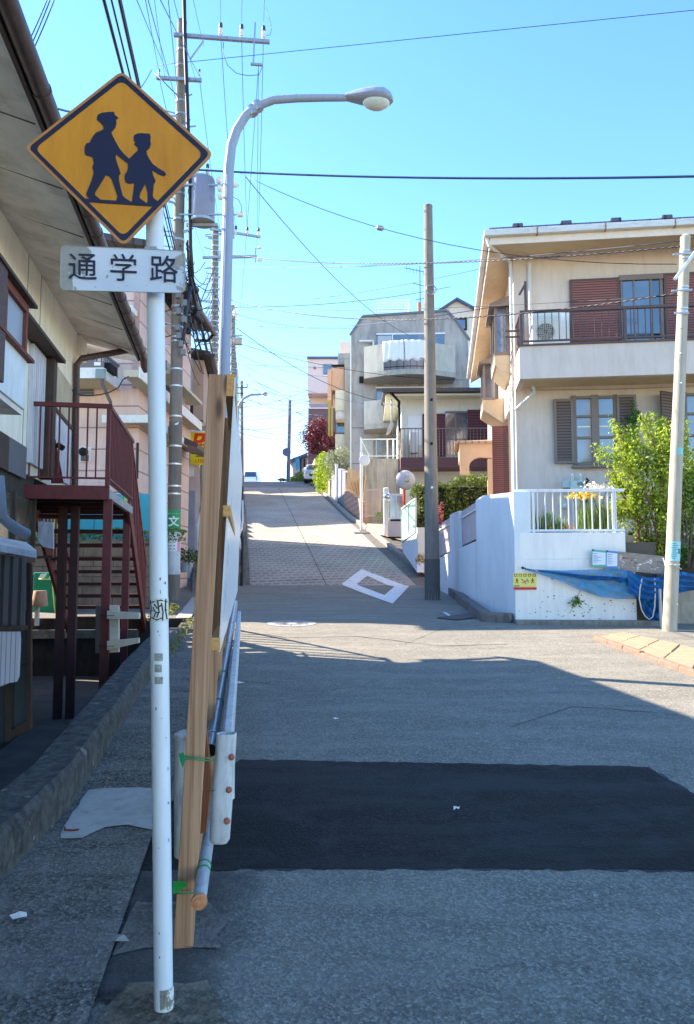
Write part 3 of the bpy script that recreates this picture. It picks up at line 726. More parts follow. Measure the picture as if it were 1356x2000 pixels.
# torn tape / string ties
M_green = mat('green_tie', srgb(24, 140, 84), 0.45, 0.15, 30, 0.2)
def tie(pts, r=.0022): return MB().tube(pts, r, 5).build('tie_wire', M_green, hb, smooth='all', fix=False)
tie([P(352, 1483, 2.90), P(372, 1482, 2.90), P(400, 1486, 2.90), P(418, 1484, 2.98)]); tie([P(355, 1476, 2.90), P(372, 1478, 2.90), P(402, 1481, 2.90), P(420, 1480, 2.98)])
MB().prism([P(*q, 2.895) for q in ((349, 1472), (359, 1470), (363, 1482), (357, 1500), (352, 1486))], (0, .004, 0)).build('tie_knot', M_green, hb)
MB().prism([P(*q, 2.885) for q in ((338, 1722), (360, 1722), (366, 1730), (345, 1744), (338, 1747))], (0, .004, 0)).build('green_tape', mat('green_tape', srgb(40, 175, 70), .4), hb)
tie([P(338, 1744, 2.89), P(360, 1745, 2.89), P(382, 1743, 2.9)], .003)
tie([P(404, 1545, 3.05), P(420, 1544, 3.0)], .0016)
# orange-brown board low behind the timber
c0 = P(403, 1500, 3.12); c1 = P(398, 1620, 3.12)
MB().prism([P(402, 1422, 3.15), P(413, 1524, 3.15), P(402, 1628, 3.15), P(388, 1628, 3.15)], (0, .03, 0)).build('lower_board', woodmat('board_red', srgb(190, 120, 78), srgb(140, 84, 54), 60, knots=False), hb)

# ================================================================ pipe guard fence along the pavement
M_guard = mat('guard_white', srgb(205, 206, 206), 0.6, 0.1, 7, 0.5, 60, srgb(120, 116, 106), 0.7, (14, 14, 2.0), chips=srgb(110, 96, 86), cthr=0.70)
M_pipe = mat('blue_grey_pipe', srgb(138, 156, 170), 0.32, 0.12, 8, 0.05, 100, srgb(95, 100, 104), 0.5, (6, 6, 6), metal=0.5)
gf = thing('guard_fence', 'weathered white guard fence with steel pipes and rusty bolts between pavement and road', 'guard fence', P(358, 1680, 3.72))
g0 = P(364, 1680, 3.72); gz = G(3.72); gt = P(364, 1437, 3.72)
g0.z = gz
mp = MB().tube([g0, gt], .057, 24).build('fence_post', M_guard, gf, smooth=True)
MB().lathe(gt, [(.058, -.012), (.060, 0), (.056, .012), (.03, .024), (.001, .028)], 24).build('post_cap', mat('cap_rusty', srgb(205, 203, 200), .6, .1, 8, .3, 90, srgb(120, 62, 44), .9, (14, 14, 14)), mp, smooth=True)
for k in range(1, 3):
    q = g0 + dh * 2.0 * k + nh * .02; q.z = G(q.y)
    MB().tube([q, q + Vector((0, 0, .62))], .05, 20).build('fence_post', M_guard, gf, smooth=True)
# upper pipe with an open end towards us
u0 = P(410, 1466, 3.30); u1 = P(460, 1178, 7.9)
up = MB().tube([u0, u0.lerp(u1, .5), u1], .0285, 20, caps=False).build('upper_pipe', M_pipe, gf, smooth=True)
MB().tube([u0 + (u1 - u0).normalized() * .005, u1], .025, 16).build('pipe_bore', M_dark, up)
for tq in (.04, .16, .30, .5, .7):
    c = u0.lerp(u1, tq); d = (u1 - u0).normalized(); MB().tube([c - d * .009, c + d * .009], .0315, 18).build('pipe_collar', M_green if tq in (.16, .30) else M_steel, up, smooth=True)
# lower pipe with rusty plug
l0 = P(389, 1762, 2.72); l1 = P(452, 1330, 5.6)
d = (l1 - l0).normalized()
lp = MB().tube([l0, l1], .0243, 20).build('lower_pipe', mat('old_pipe', srgb(176, 182, 186), .5, .12, 10, .3, 80, srgb(120, 100, 90), .7, (14, 5, 14)), gf, smooth=True)
MB().lathe(l0, [(.0275, .014), (.0285, .004), (.027, -.004), (.018, -.006), (.017, -.010), (.001, -.011)], 22, d).build('end_plug', mat('plug_rust', srgb(206, 138, 92), .8, .2, 40, .3, 100, srgb(150, 80, 50), .6, (30, 30, 30)), lp, smooth=True)
for tq in (.035, .05): 
    c = l0.lerp(l1, tq + .035); MB().tube([c - d * .004, c + d * .004], .027, 16).build('tie_wire', M_green, lp, smooth=True)
# upright obround bracket with three bolts
c0 = P(429, 1646, 3.05); c1 = P(443, 1432, 3.05)
def obround(c, hw, hd, n=8):
    out = []
    for k in range(n + 1):
        a = -math.pi / 2 + math.pi * k / n; out.append(Vector((c.x + hw + hd * math.cos(a) - hd, c.y + hd * math.sin(a), c.z)))
    for k in range(n + 1):
        a = math.pi / 2 + math.pi * k / n; out.append(Vector((c.x - hw + hd * math.cos(a) + hd, c.y + hd * math.sin(a), c.z)))
    return out
def loft(loops, capb=True, capt=False):
    n = len(loops[0]); mb = MB(); v = [p for l in loops for p in l]; f = []
    for j in range(len(loops) - 1):
        for i in range(n): k = (i + 1) % n; f.append((j * n + i, j * n + k, (j + 1) * n + k, (j + 1) * n + i))
    if capb: f.append(tuple(range(n))[::-1])
    if capt: f.append(tuple(range((len(loops) - 1) * n, len(loops) * n)))
    return mb.add(v, f)
lo_ = [obround(c0 + Vector((0, 0, 0)), .030, .020), obround(c0 + Vector((0, 0, .015)), .040, .030), obround(c0.lerp(c1, .5), .041, .031), obround(c1, .040, .030), obround(c1, .034, .024), obround(c1 - Vector((0, 0, .25)), .034, .024)]
br = loft(lo_).build('sleeve', M_guard, gf, smooth=True)
MB().prism(obround(c1 - Vector((0, 0, .02)), .033, .023), (0, 0, -.01)).build('sleeve_bore', mat('bore_dark', srgb(60, 62, 66), .9), br)
for (px, py) in ((452, 1479), (447, 1543), (443, 1604)):
    c = P(px, py, 3.018)
    MB().lathe(c, [(.0125, .006), (.0125, 0), (.0105, -.003), (.007, -.004), (.006, -.009), (.001, -.010)], 16, (.28, 1, 0)).build('bolt', mat('bolt_rust', srgb(176, 104, 84), .75, .25, 60, .4, 150, srgb(100, 56, 44), .6, (40, 40, 40)), br, smooth=True)
# long pale beam running away just above the lower pipe
q0 = P(443, 1424, 3.2); q0b = P(449, 1600, 3.2); q1 = Vector((XW(466, 7.6), 7.6, 0))
zt0 = q0.z; zb0 = zt0 - .20
A = [Vector((q0.x, 3.2, zt0)), Vector((q0.x + .018, 3.2, zt0)), Vector((q1.x + .018, 7.6, zt0 + .264)), Vector((q1.x, 7.6, zt0 + .264))]
mb = MB(); w2 = .035
mb.box8([Vector((q0.x - .012, 3.2, zb0)), Vector((q0.x + w2 - .012, 3.2, zb0)), Vector((q1.x + w2, 7.6, zb0 + .27)), Vector((q1.x, 7.6, zb0 + .27)),
         Vector((q0.x - .012, 3.2, zt0)), Vector((q0.x + w2 - .012, 3.2, zt0)), Vector((q1.x + w2, 7.6, zt0 + .27)), Vector((q1.x, 7.6, zt0 + .27))])
mb.build('long_beam', M_guard, gf, bevel=.006)
# small tan sheet fold near the asphalt
litter(468, 1338, .06, 'white plastic scrap caught at the foot of the guard fence', .0)

# ================================================================ street lamps
M_lamp = mat('lamp_paint', srgb(150, 160, 176), 0.45, 0.05, 3, 0.05, 100, srgb(120, 116, 110), 0.3, (8, 8, 1))
def street_lamp(pts, r0, r1, head, label, ybase, detail=True):
    b_ = pts[0]; t = thing('street_lamp', label, 'street lamp', b_)
    rs_ = [r0 + (r1 - r0) * k / (len(pts) - 1) for k in range(len(pts))]
    MB().tube(pts, rs_, 16).build('pole', M_lamp, t, smooth=True)
    MB().lathe(b_, [(r0 * 1.6, 0), (r0 * 1.6, .03), (r0 * 1.05, .06)], 16).build('base_flange', M_lamp, t, smooth=True)
    e = pts[-1]; d = (head - e); L = d.length; x = d.normalized(); upv = Vector((0, 0, 1)); y = x.cross(upv).normalized(); up = y.cross(x).normalized()
    # cobra head: lofted body
    prof = [(0, .06, .05, .0), (.1, .08, .07, .0), (.35, .13, .115, .0), (.6, .17, .135, .0), (.8, .16, .125, .0), (.95, .10, .08, -.01), (1.0, .03, .03, -.02)]
    n = 14; v = []; f = []
    for tq, wq, hq, oz in prof:
        c_ = e + x * (L * tq - .02) + up * oz
        for k in range(n):
            a = 2 * math.pi * k / n; zz = math.sin(a) * hq; zz = zz if zz > 0 else zz * .45
            v.append(c_ + y * math.cos(a) * wq + up * zz)
    for j in range(len(prof) - 1):
        for k in range(n): k2 = (k + 1) % n; f.append((j * n + k, j * n + k2, (j + 1) * n + k2, (j + 1) * n + k))
    f += [tuple(range(n))[::-1], tuple(range(len(v) - n, len(v)))]
    hd = MB().add(v, f).build('lamp_head', M_lamp, t, smooth=True)
    c_ = e + x * (L * .62) - up * .035; n2 = 16; v = []; f = []
    for j in range(6):
        ph = math.pi / 2 * j / 5
        for k in range(n2):
            a = 2 * math.pi * k / n2; v.append(c_ + x * math.cos(a) * L * .29 * math.cos(ph) + y * math.sin(a) * .115 * math.cos(ph) - up * .12 * math.sin(ph))
    for j in range(5):
        for k in range(n2): k2 = (k + 1) % n2; f.append((j * n2 + k, j * n2 + k2, (j + 1) * n2 + k2, (j + 1) * n2 + k))
    MB().add(v, f).build('glass_bowl', mat('bowl_glass', srgb(200, 200, 190), .15, .08, 20, .3, 40, srgb(150, 145, 130), .5, (10, 10, 10)), hd, smooth='all')
    return t
YLp = 9.4
lx0 = P(437, 900, YLp); base_ = Vector((lx0.x, YLp, G(YLp)))
seq = [(439, 700), (444, 480), (447, 330), (452, 285), (462, 255), (480, 226), (505, 206), (535, 195), (580, 192), (632, 191), (677, 191)]
pts = [base_, P(437, 900, YLp)] + [P(x, y, YLp) for x, y in seq]
lamp = street_lamp(pts, .078, .045, P(771, 194, YLp), 'tall grey street lamp with a long curved arm behind the timber hoarding', YLp)
c = P(437, 735, YLp)
MB().tube([c, P(445.5, 420, YLp)], .0725, 16).build('joint_sleeve', M_lamp, lamp, smooth=True)
for py in (222, 208): pass
for (px, py) in ((492, 216), (503, 207)):
    c = P(px, py, YLp); MB().tube([c + Vector((-.02, 0, .05)), c + Vector((.03, 0, -.06))], .058, 12).build('arm_band', M_steel, lamp, smooth=True)
MB().tube([P(436, 640, YLp - .08), P(444, 340, YLp - .08)], .006, 6).build('riser_cable', M_lamp, lamp)
Y2 = 45.0
seq = [(464.5, 880), (465, 800), (468, 790), (476, 778), (490, 771), (510, 770)]
street_lamp([Vector((XW(464, Y2), Y2, G(Y2)))] + [P(x, y, Y2) for x, y in seq], .11, .07, P(524, 769, Y2), 'distant dark street lamp with a curved arm near the top of the steep road', Y2)
# ================================================================ utility poles and wires
def insul(par, c, s=1.0):
    MB().lathe(c, [(.03 * s, 0), (.055 * s, .03 * s), (.045 * s, .06 * s), (.06 * s, .09 * s), (.045 * s, .12 * s), (.055 * s, .16 * s), (.03 * s, .19 * s)], 10).build('insulator', mat('porcelain', srgb(215, 215, 210), .3, .05), par, smooth=True, fix=False)
    MB().lathe(Vector(c) + Vector((0, 0, .19 * s)), [(.042 * s, 0), (.046 * s, .02 * s), (.04 * s, .11 * s), (.02 * s, .13 * s)], 10).build('insulator_cap', mat('cap_dark', srgb(62, 70, 70), .5), par, smooth=True, fix=False)
def pole_thing(b_, t_, r0, r1, label, m, name='utility_pole', group=None):
    t = thing(name, label, 'utility pole', b_, group=group)
    MB().tube([b_ - Vector((0, 0, .3)), b_, t_], [r0, r0, r1], 20).build('shaft', m, t, smooth=True)
    MB().lathe(t_, [(r1 * 1.04, -.03), (r1 * 1.04, .01), (r1 * .5, .05), (.002, .06)], 16).build('shaft_cap', m, t, smooth=True)
    return t
def ringon(t, b_, t_, r0, r1, z, h=.03, grow=.008, name='band', m=None):
    f = (z - b_.z) / (t_.z - b_.z); c = b_.lerp(t_, f); r = r0 + (r1 - r0) * f + grow
    return MB().tube([c - Vector((0, 0, h / 2)), c + Vector((0, 0, h / 2))], r, 16).build(name, m or M_band, t, smooth=True, fix=False)
YP1 = 16.5
pb1 = P(338, 1160, YP1); pt1 = P(356, 42, YP1); pb1.z = G(YP1)
up1 = pole_thing(pb1, pt1, .150, .105, 'tall brown-grey concrete pole carrying the transformer, behind the white sign post', M_pole)
def p1z(py): return P(345, py, YP1).z
for py in (722, 755, 814, 872, 907, 950, 965, 660, 668): ringon(up1, pb1, pt1, .15, .105, p1z(py), .035)
for py in (640, 470, 430, 380, 545, 560, 600, 615, 200, 225, 250, 300, 100, 130): ringon(up1, pb1, pt1, .15, .105, p1z(py), .05, .012, 'clamp_band', M_steel)
def onp1(px, py, dy=0.0): return P(px, py, YP1 + dy)
MB().bar(onp1(340, 68, -.14), onp1(527, 82, -.14), .075, .075).build('crossarm', M_steel, up1)
MB().bar(onp1(372, 116, -.14), onp1(398, 80, -.14), .03, .03).build('crossarm_brace', M_steel, up1)
for px in (431, 472, 515): insul(up1, onp1(px, 70 + (px - 431) * .07, -.14), 1.0)
MB().bar(onp1(499, 44, -.16), onp1(495, 126, -.16), .03, .03).build('hanger_bar', M_steel, up1)
MB().bar(onp1(490, 125, -.16), onp1(514, 127, -.16), .05, .05).build('hanger_foot', M_steel, up1)
MB().bar(onp1(306, 152, -.14), onp1(394, 157, -.14), .07, .07).build('crossarm', M_steel, up1)
for px in (311, 390): insul(up1, onp1(px, 148, -.14), .5)
rp = random.Random(7)
for k in range(46):   # step bolts, brackets and small fittings up the shaft
    py = rp.uniform(180, 700); c = onp1(346, py, 0); s_ = rp.choice((-1, 1)); L = rp.uniform(.10, .28)
    f_ = (c.z - pb1.z) / (pt1.z - pb1.z); c = pb1.lerp(pt1, f_)
    MB().bar(c + Vector((s_ * .1, -.05, 0)), c + Vector((s_ * (.12 + L), -.08 - rp.uniform(0, .1), rp.uniform(-.03, .03))), .022, .022).build('step_bolt', M_steel, up1, fix=False)
for k in range(9):
    py = 560 + k * 16; c = onp1(352 + rp.uniform(-6, 10), py, -.2)
    MB().box(c.x - .05, c.x + .05, c.y - .05, c.y + .05, c.z - .07, c.z + .07).build('junction_block', mat('jb_grey', srgb(120, 122, 126), .6), up1, bevel=.01)
# black cable bundle rising along the pole
tag(MB().tube([onp1(359, -60, -.3), onp1(361, 60, -.28), onp1(366, 200, -.26), onp1(370, 330, -.24), onp1(372, 480, -.24), onp1(376, 540, -.24)], .045, 8).build('riser_cable', M_black, smooth='all'), 'thick black riser cable running straight down the front of the transformer pole', 'cable')
# transformer
tc_ = P(396, 400, YP1 - .1); rt = .275; zt_, zb_ = P(396, 352, YP1).z, P(396, 434, YP1).z
tr = MB().lathe((tc_.x, tc_.y, zb_), [(rt * .9, -.06), (rt, 0), (rt, zt_ - zb_ - .12), (rt * .93, zt_ - zb_ - .03), (rt * .55, zt_ - zb_ + .03), (.001, zt_ - zb_ + .05)], 24).build('transformer', mat('transformer_paint', srgb(128, 132, 152), .45, .06, 3, .05, 100, srgb(120, 116, 110), .3, (6, 6, 1)), up1, smooth=True)
MB().tube([(tc_.x, tc_.y, zb_ - .07), (tc_.x, tc_.y, zb_ - .01)], rt * 1.04, 24).build('rim', M_steel, tr, smooth=True)
MB().box(tc_.x - .35, tc_.x + .35, tc_.y - .04, tc_.y + .04, zb_ - .15, zb_ - .08).build('support_bracket', M_steel, tr)
for dx in (-.12, .12): insul(tr, (tc_.x + dx, tc_.y - .1, zt_ + .02), .8)
for k, px in enumerate((428, 430, 431)):
    c = P(px, 352 + k * 16, YP1 - .3); MB().lathe(c, [(.04, -.06), (.075, -.03), (.075, .03), (.04, .06)], 12, (1, 0, .1)).build('fuse_cutout', mat('porcelain'if 0 else 'cutout', srgb(225, 222, 212), .35, .05), up1, smooth=True)
for (px, py) in ((458, 361), (470, 419)):
    c = P(px, py, YP1 - .3); MB().lathe(c, [(.03, -.09), (.06, -.06), (.06, .05), (.03, .08)], 12, (1, 0, 0)).build('fuse_cutout', mat('cutout', srgb(225, 222, 212), .35, .05), up1, smooth=True)
MB().bar(onp1(350, 361, -.3), onp1(466, 362, -.3), .04, .04).build('cutout_arm', M_steel, up1)
MB().bar(onp1(350, 419, -.3), onp1(475, 419, -.3), .03, .03).build('cutout_arm', M_steel, up1)
# white guard wrap with signs on its lower part
c = pb1.copy(); fz = lambda py: (p1z(py) - pb1.z) / (pt1.z - pb1.z)
ringon(up1, pb1, pt1, .15, .105, (p1z(1040) + p1z(1122)) / 2, p1z(1040) - p1z(1122), .004, 'guard_wrap', mat('wrap_white', srgb(205, 210, 214), .5, .06, 4, .1, 100, srgb(150, 150, 145), .4, (5, 5, 1)))
ringon(up1, pb1, pt1, .15, .105, (p1z(825) + p1z(995)) / 2, p1z(825) - p1z(995), .003, 'cover_sheet', mat('cover_brown', srgb(112, 104, 96), .7, .1, 6, .2, 100, srgb(70, 64, 60), .5, (6, 6, 1)))
def polewrap(par, b_, t_, r0, r1, z0, z1, a0, a1, dr, name, m, n=8, P2=None):
    v = []; f = []
    for z in (z0, z1):
        fr_ = (z - b_.z) / (t_.z - b_.z); c = b_.lerp(t_, fr_); r = r0 + (r1 - r0) * fr_ + dr
        for k in range(n + 1):
            a = R(a0 + (a1 - a0) * k / n); v.append((c.x + math.sin(a) * r, c.y - math.cos(a) * r, z))
    for k in range(n): f.append((k, k + 1, k + n + 2, k + n + 1))
    return MB().add(v, f).build(name, m, par, fix=False)
M_sgreen = mat('sign_green', srgb(38, 150, 84), .5, .05); M_swhite = mat('sign_white', srgb(228, 232, 230), .5, .04)
zz0, zz1 = p1z(1040), p1z(997)
gs = polewrap(up1, pb1, pt1, .15, .105, zz0, zz1, -50, 72, .008, 'school_zone_sign', M_sgreen)
c = pb1.lerp(pt1, fz(1018)); rr_ = .155
text('文', (c.x + .03, c.y - rr_ - .012, c.z - .03), (1, .12, 0), (0, 0, 1), .235, M_swhite, gs, 'character', bold=.008)
text('スクール・ゾーン', (c.x + .03, c.y - rr_ - .012, c.z + .15), (1, .12, 0), (0, 0, 1), .034, M_swhite, gs, 'lettering', bold=.001)
text('川崎市', (c.x + .0, c.y - rr_ - .012, c.z - .19), (1, .12, 0), (0, 0, 1), .04, M_swhite, gs, 'lettering') if 0 else MB().box(c.x - .05, c.x + .05, c.y - rr_ - .014, c.y - rr_ - .011, c.z - .2, c.z - .17).build('white_strip', M_swhite, gs)
nb_ = polewrap(up1, pb1, pt1, .15, .105, p1z(1077), p1z(1048), -50, 42, .009, 'notice_sheet', M_swhite)
polewrap(up1, pb1, pt1, .15, .105, p1z(1077), p1z(1046), 43, 74, .009, 'pink_notice', mat('notice_pink', srgb(224, 150, 176), .5, .1, 30))
for r_ in range(4):
    for q_ in range(3):
        z = p1z(1052 + r_ * 6.5); a = -35 + q_ * 26; cc = pb1.lerp(pt1, fz(1052 + r_ * 6.5)); x = cc.x + math.sin(R(a)) * .163; y = cc.y - math.cos(R(a)) * .163 - .003
        MB().box(x - .022, x + .022, y - .002, y + .001, z - .022, z - .005).build('notice_box', mat('notice_ink', srgb(120, 126, 150), .6), nb_, fix=False)
cc = pb1.lerp(pt1, fz(827)); MB().prism([P(*q, YP1 - .16) for q in ((341, 828), (345, 826), (349, 824), (348, 829), (343, 830))], (0, .004, 0)).build('torn_sticker', M_swhite, up1)

# ---- second pole up the street
YP2 = 28.0
pb2 = Vector((XW(415, YP2), YP2, G(YP2))); pt2 = P(421, 442, YP2)
up2 = pole_thing(pb2, pt2, .17, .125, 'second wire-laden concrete pole up the street, bristling with bands and bolts', M_pole)
def p2z(py): return P(418, py, YP2).z
def onp2(px, py, dy=-.16): return P(px, py, YP2 + dy)
for k in range(26): ringon(up2, pb2, pt2, .17, .125, p2z(450 + k * 10.5), .04, .014, 'clamp_band', M_band if k % 2 else M_steel)
for k in range(44):
    py = rp.uniform(455, 722); c = pb2.lerp(pt2, (p2z(py) - pb2.z) / (pt2.z - pb2.z)); s_ = rp.choice((-1, 1)); L = rp.uniform(.1, .26)
    MB().bar(c + Vector((s_ * .1, -.1, 0)), c + Vector((s_ * (.14 + L), -.16, rp.uniform(-.06, .06))), .03, .03).build('step_bolt', M_steel, up2, fix=False)
MB().bar(onp2(410, 447), onp2(509, 463), .08, .08).build('crossarm', M_steel, up2)
for px, py in ((461, 459), (483, 461), (505, 463)): insul(up2, onp2(px, py), 1.15)
MB().bar(onp2(455, 412), onp2(457, 466), .05, .05).build('hanger_bar', M_steel, up2)
MB().bar(onp2(396, 503), onp2(502, 501), .09, .09).build('crossarm', M_steel, up2)
MB().bar(onp2(500, 484), onp2(499, 512), .04, .04).build('hanger_bar', M_steel, up2)
for px, py in ((508, 484), (508, 508)):
    MB().lathe(onp2(px, py), [(.03, -.1), (.06, -.06), (.06, .06), (.03, .1)], 10, (1, 0, 0)).build('fuse_cutout', mat('cutout', srgb(225, 222, 212), .35, .05), up2, smooth=True)
MB().bar(onp2(420, 638), onp2(460, 600), .03, .03).build('brace', M_steel, up2)
# far poles along the same side
def farpole(Y, px, ytop, label, r=.16):
    b_ = Vector((XW(px, Y), Y, G(Y))); t_ = P(px, ytop, Y); t = pole_thing(b_, t_, r, r * .75, label, M_pole); return t, b_, t_
fp3, b3, t3 = farpole(40, 455.5, 598, 'third concrete pole up the street, mostly hidden by the grey street lamp')
on3 = lambda px, py: P(px, py, 39.8)
MB().bar(on3(450, 657), on3(474, 655), .07, .07).build('crossarm', M_steel, fp3)
MB().box(on3(464, 668).x - .22, on3(464, 668).x + .25, 39.6, 39.9, on3(464, 674).z, on3(464, 661).z).build('equipment_box', mat('eq_box', srgb(170, 160, 150), .5), fp3, bevel=.03)
for k in range(24):
    py = 600 + k * 5.4; MB().bar(on3(452, py), on3(455 + rp.uniform(2, 8), py + rp.uniform(-3, 3)), .04, .05).build('fitting', M_steel, fp3, fix=False)
for (px, py) in ((461, 605), (463, 620), (458, 612)):
    MB().lathe(on3(px, py), [(.05, -.18), (.09, -.1), (.09, .1), (.05, .18)], 10, (0, 0, 1)).build('fuse_cutout', mat('cutout', srgb(225, 222, 212), .35, .05), fp3, smooth=True)
fp4, b4, t4 = farpole(62, 472.5, 745, 'thin far pole with square crossarm frames above the hilltop')
on4 = lambda px, py: P(px, py, 61.8)
for (a, b_) in (((463, 757), (483, 757)), ((463, 750), (463, 757)), ((483, 750), (483, 757)), ((463, 768), (476, 768)), ((464, 785), (480, 786))): MB().bar(on4(*a), on4(*b_), .08, .08).build('crossarm', M_wire, fp4)

# ---- bare pole in the middle of the far side
YP5 = 16.6
c5 = P(845, 1170, YP5); b5 = Vector((c5.x, YP5, G(YP5))); t5 = P(838, 403, YP5)
t5.x = b5.x - .02
M_pole5 = mat('pole_brown_grey', srgb(128, 122, 114), .85, .12, 5, .25, 120, srgb(76, 72, 68), .55, (8, 8, .7))
up5 = pole_thing(b5, t5, .168, .098, 'thick bare grey-brown pole standing at the kerb in front of the white stepped wall', M_pole5)
zb1 = P(845, 1092, YP5).z
ringon(up5, b5, t5, .168, .098, (zb1 + b5.z) / 2 - .05, zb1 - b5.z + .1, .004, 'tar_sleeve', mat('tar_band', srgb(92, 90, 90), .85, .15, 8, .3))
for py, s_ in ((657, -1), (700, -1)):
    c = P(834, py, YP5); MB().tube([c, c + Vector((-.16, -.02, 0))], .012, 6).build('step_bolt', M_steel, up5)
for px, py in ((843, 780), (843, 866)):
    c = P(px, py, YP5 - .16); MB().lathe(c, [(.03, .03), (.035, 0), (.02, -.02), (.001, -.025)], 10, (0, 1, 0)).build('bolt_eye', M_dark, up5)
c = P(844, 952, YP5 - .175); MB().lathe(c, [(.028, .02), (.028, 0), (.018, -.004)], 12, (0, 1, 0)).build('number_disc', M_swhite, up5)
# wire coil hung at its top
pts = [P(842 + 10 * math.cos(a) + rp.uniform(-1.5, 1.5), 566 + 9 * math.sin(a) + rp.uniform(-1.5, 1.5), YP5 - .17) for a in np.linspace(0, 4 * math.pi, 26)]
MB().tube(pts, .009, 5).build('wire_coil', M_steel, up5, smooth='all')
# the distant grey pole and a far one on the hilltop
c6 = P(563, 942, 56.0); b6 = Vector((c6.x, 56, G(56) - .1)); t6 = P(566.5, 782, 56.0)
up6 = pole_thing(b6, t6, .15, .12, 'slim dark pole standing alone against the sky at the hilltop', mat('pole_blue', srgb(96, 104, 124), .7))
MB().lathe(P(560, 883, 55.8), [(.32, 0), (.32, .04), (.1, .09)], 18, (0, 1, 0)).build('round_sign', mat('far_sign', srgb(90, 96, 130), .5), up6, smooth=True)

# ---- leaning pole on the corner (right of the garden wall)
YP7 = 11.6
b7 = P(1308, 1232, YP7); b7.z = G(YP7); t7 = P(1339, 464, YP7)
M_pole7 = mat('pole_cream', srgb(176, 168, 150), .8, .08, 4, .25, 120, srgb(110, 104, 96), .45, (8, 8, .6))
up7 = pole_thing(b7, t7, .108, .075, 'slim cream concrete pole leaning at the corner beside the blue net and the green shrub', M_pole7)
on7 = lambda px, py, dy=-.1: P(px, py, YP7 + dy)
for py in (500, 506, 562, 568, 604, 611, 492): ringon(up7, b7, t7, .108, .075, P(1330, py, YP7).z, .02, .006)
for (a, b_) in (((1315, 497), (1356, 494)), ((1312, 568), (1352, 566)), ((1318, 611), (1346, 612))): MB().bar(on7(*a), on7(*b_), .025, .025).build('bracket', M_steel, up7)
MB().bar(on7(1318, 546, -.16), on7(1358, 492, -.16), .045, .045).build('strut', M_alu, up7)
for px, py in ((1330, 640), (1330, 690), (1331, 748), (1322, 1180), (1312, 1222)):
    c = on7(px, py, -.09); MB().lathe(c, [(.012, .02), (.014, 0), (.01, -.012)], 8, (0, 1, 0)).build('bolt_eye', M_band, up7)
p7z = lambda py: P(1315, py, YP7).z
pw = polewrap(up7, b7, t7, .108, .075, p7z(1096), p7z(1058), -48, 62, .006, 'notice_sheet', mat('notice_teal', srgb(150, 206, 208), .5, .06))
f7 = lambda py: b7.lerp(t7, (p7z(py) - b7.z) / (t7.z - b7.z))
for r_, (aa, ab, m_) in enumerate(((-40, 50, 0), (-40, 10, 1), (-40, 20, 1), (-10, 45, 2), (-40, 20, 1))):
    pass
for q_ in range(9):
    py = 1062 + q_ * 3.6; z = p7z(py)
    polewrap(pw, b7, t7, .108, .075, z - .008, z + .004, -38 + rp.uniform(0, 10), rp.uniform(-5, 25), .0075, 'printed_line', mat('notice_ink2', srgb(92, 150, 160), .6), 4)
polewrap(pw, b7, t7, .108, .075, p7z(1082), p7z(1072), 20, 48, .0078, 'printed_block', mat('ink_teal', srgb(20, 120, 120), .5), 4)
polewrap(up7, b7, t7, .108, .075, p7z(890), p7z(876), -20, 40, .006, 'small_plate', mat('notice_teal2', srgb(120, 190, 190), .5))
ringon(up7, b7, t7, .108, .075, p7z(1103), .02, .008, 'tie_rope', mat('rope', srgb(205, 200, 190), .8, .1, 40))

# ================================================================ wires
W_ = lambda a, b_, sag, r, m, lab, group=None, seg=5: wire('cable', a, b_, sag, r, m, lab, 'cable', group, seg=seg)
def ext(a, b_, Yend):
    """the straight run through a and b, carried on to depth Yend"""
    return a + (b_ - a) * ((Yend - a.y) / (b_.y - a.y))
# bundle from the transformer pole back over the viewer
for k, (px0, py0, px1, ya, r, m) in enumerate(((352, 560, 212, 6.0, .016, M_black), (352, 540, 226, 6.2, .010, M_black), (350, 520, 240, 6.6, .016, M_black), (349, 500, 243, 6.9, .009, M_wire))):
    a = P(px0, py0, YP1 - .2); b_ = P(px1, 0, ya); W_(a, ext(a, b_, -9), .15, r, m, 'dark overhead cable bundle passing behind the top of the yellow diamond sign', 'overhead bundle behind the diamond sign')
for k, (px0, py0, px1, ya, r) in enumerate(((330, 148, 271, 8.0, .006), (313, 150, 286, 8.5, .006), (350, 215, 292, 7.4, .006), (322, 150, 303, 9, .005), (392, 152, 318, 7.5, .006), (360, 300, 330, 7.0, .005), (382, 155, 342, 8.5, .005), (398, 90, 379, 11, .005))):
    a = P(px0, py0, YP1 - .1); b_ = P(px1, 0, ya); W_(a, ext(a, b_, 1), .05, r, M_wire, 'thin overhead wire rising steeply past the top of the transformer pole', 'thin wires above the transformer pole')
for px in (431, 472, 515):
    a = P(px, 42, YP1 - .14); b_ = P(px + (px - 473) * .02 + 1, 0, 14.2); W_(a, ext(a, b_, 2), .05, .006, M_wire, 'high voltage wire leaving the three-insulator crossarm towards the sky', 'high voltage wires above the crossarm')
for px, q in ((431, 461), (472, 483), (515, 505)): W_(P(px, 60, YP1 - .14), P(q, 449, YP2 - .16), .45, .0075, M_wire, 'high voltage wire strung between the two three-insulator crossarms', 'high voltage wires between the poles')
for px, q, y1, y2 in ((311, 400, 150, 503), (390, 440, 155, 503), (505, 502, 127, 486), (505, 470, 130, 600)): W_(P(px, y1, YP1 - .14), P(q, y2, YP2 - .16), .3, .0065, M_wire, 'low voltage wire between the transformer pole and the second pole', 'low voltage wires between the poles')
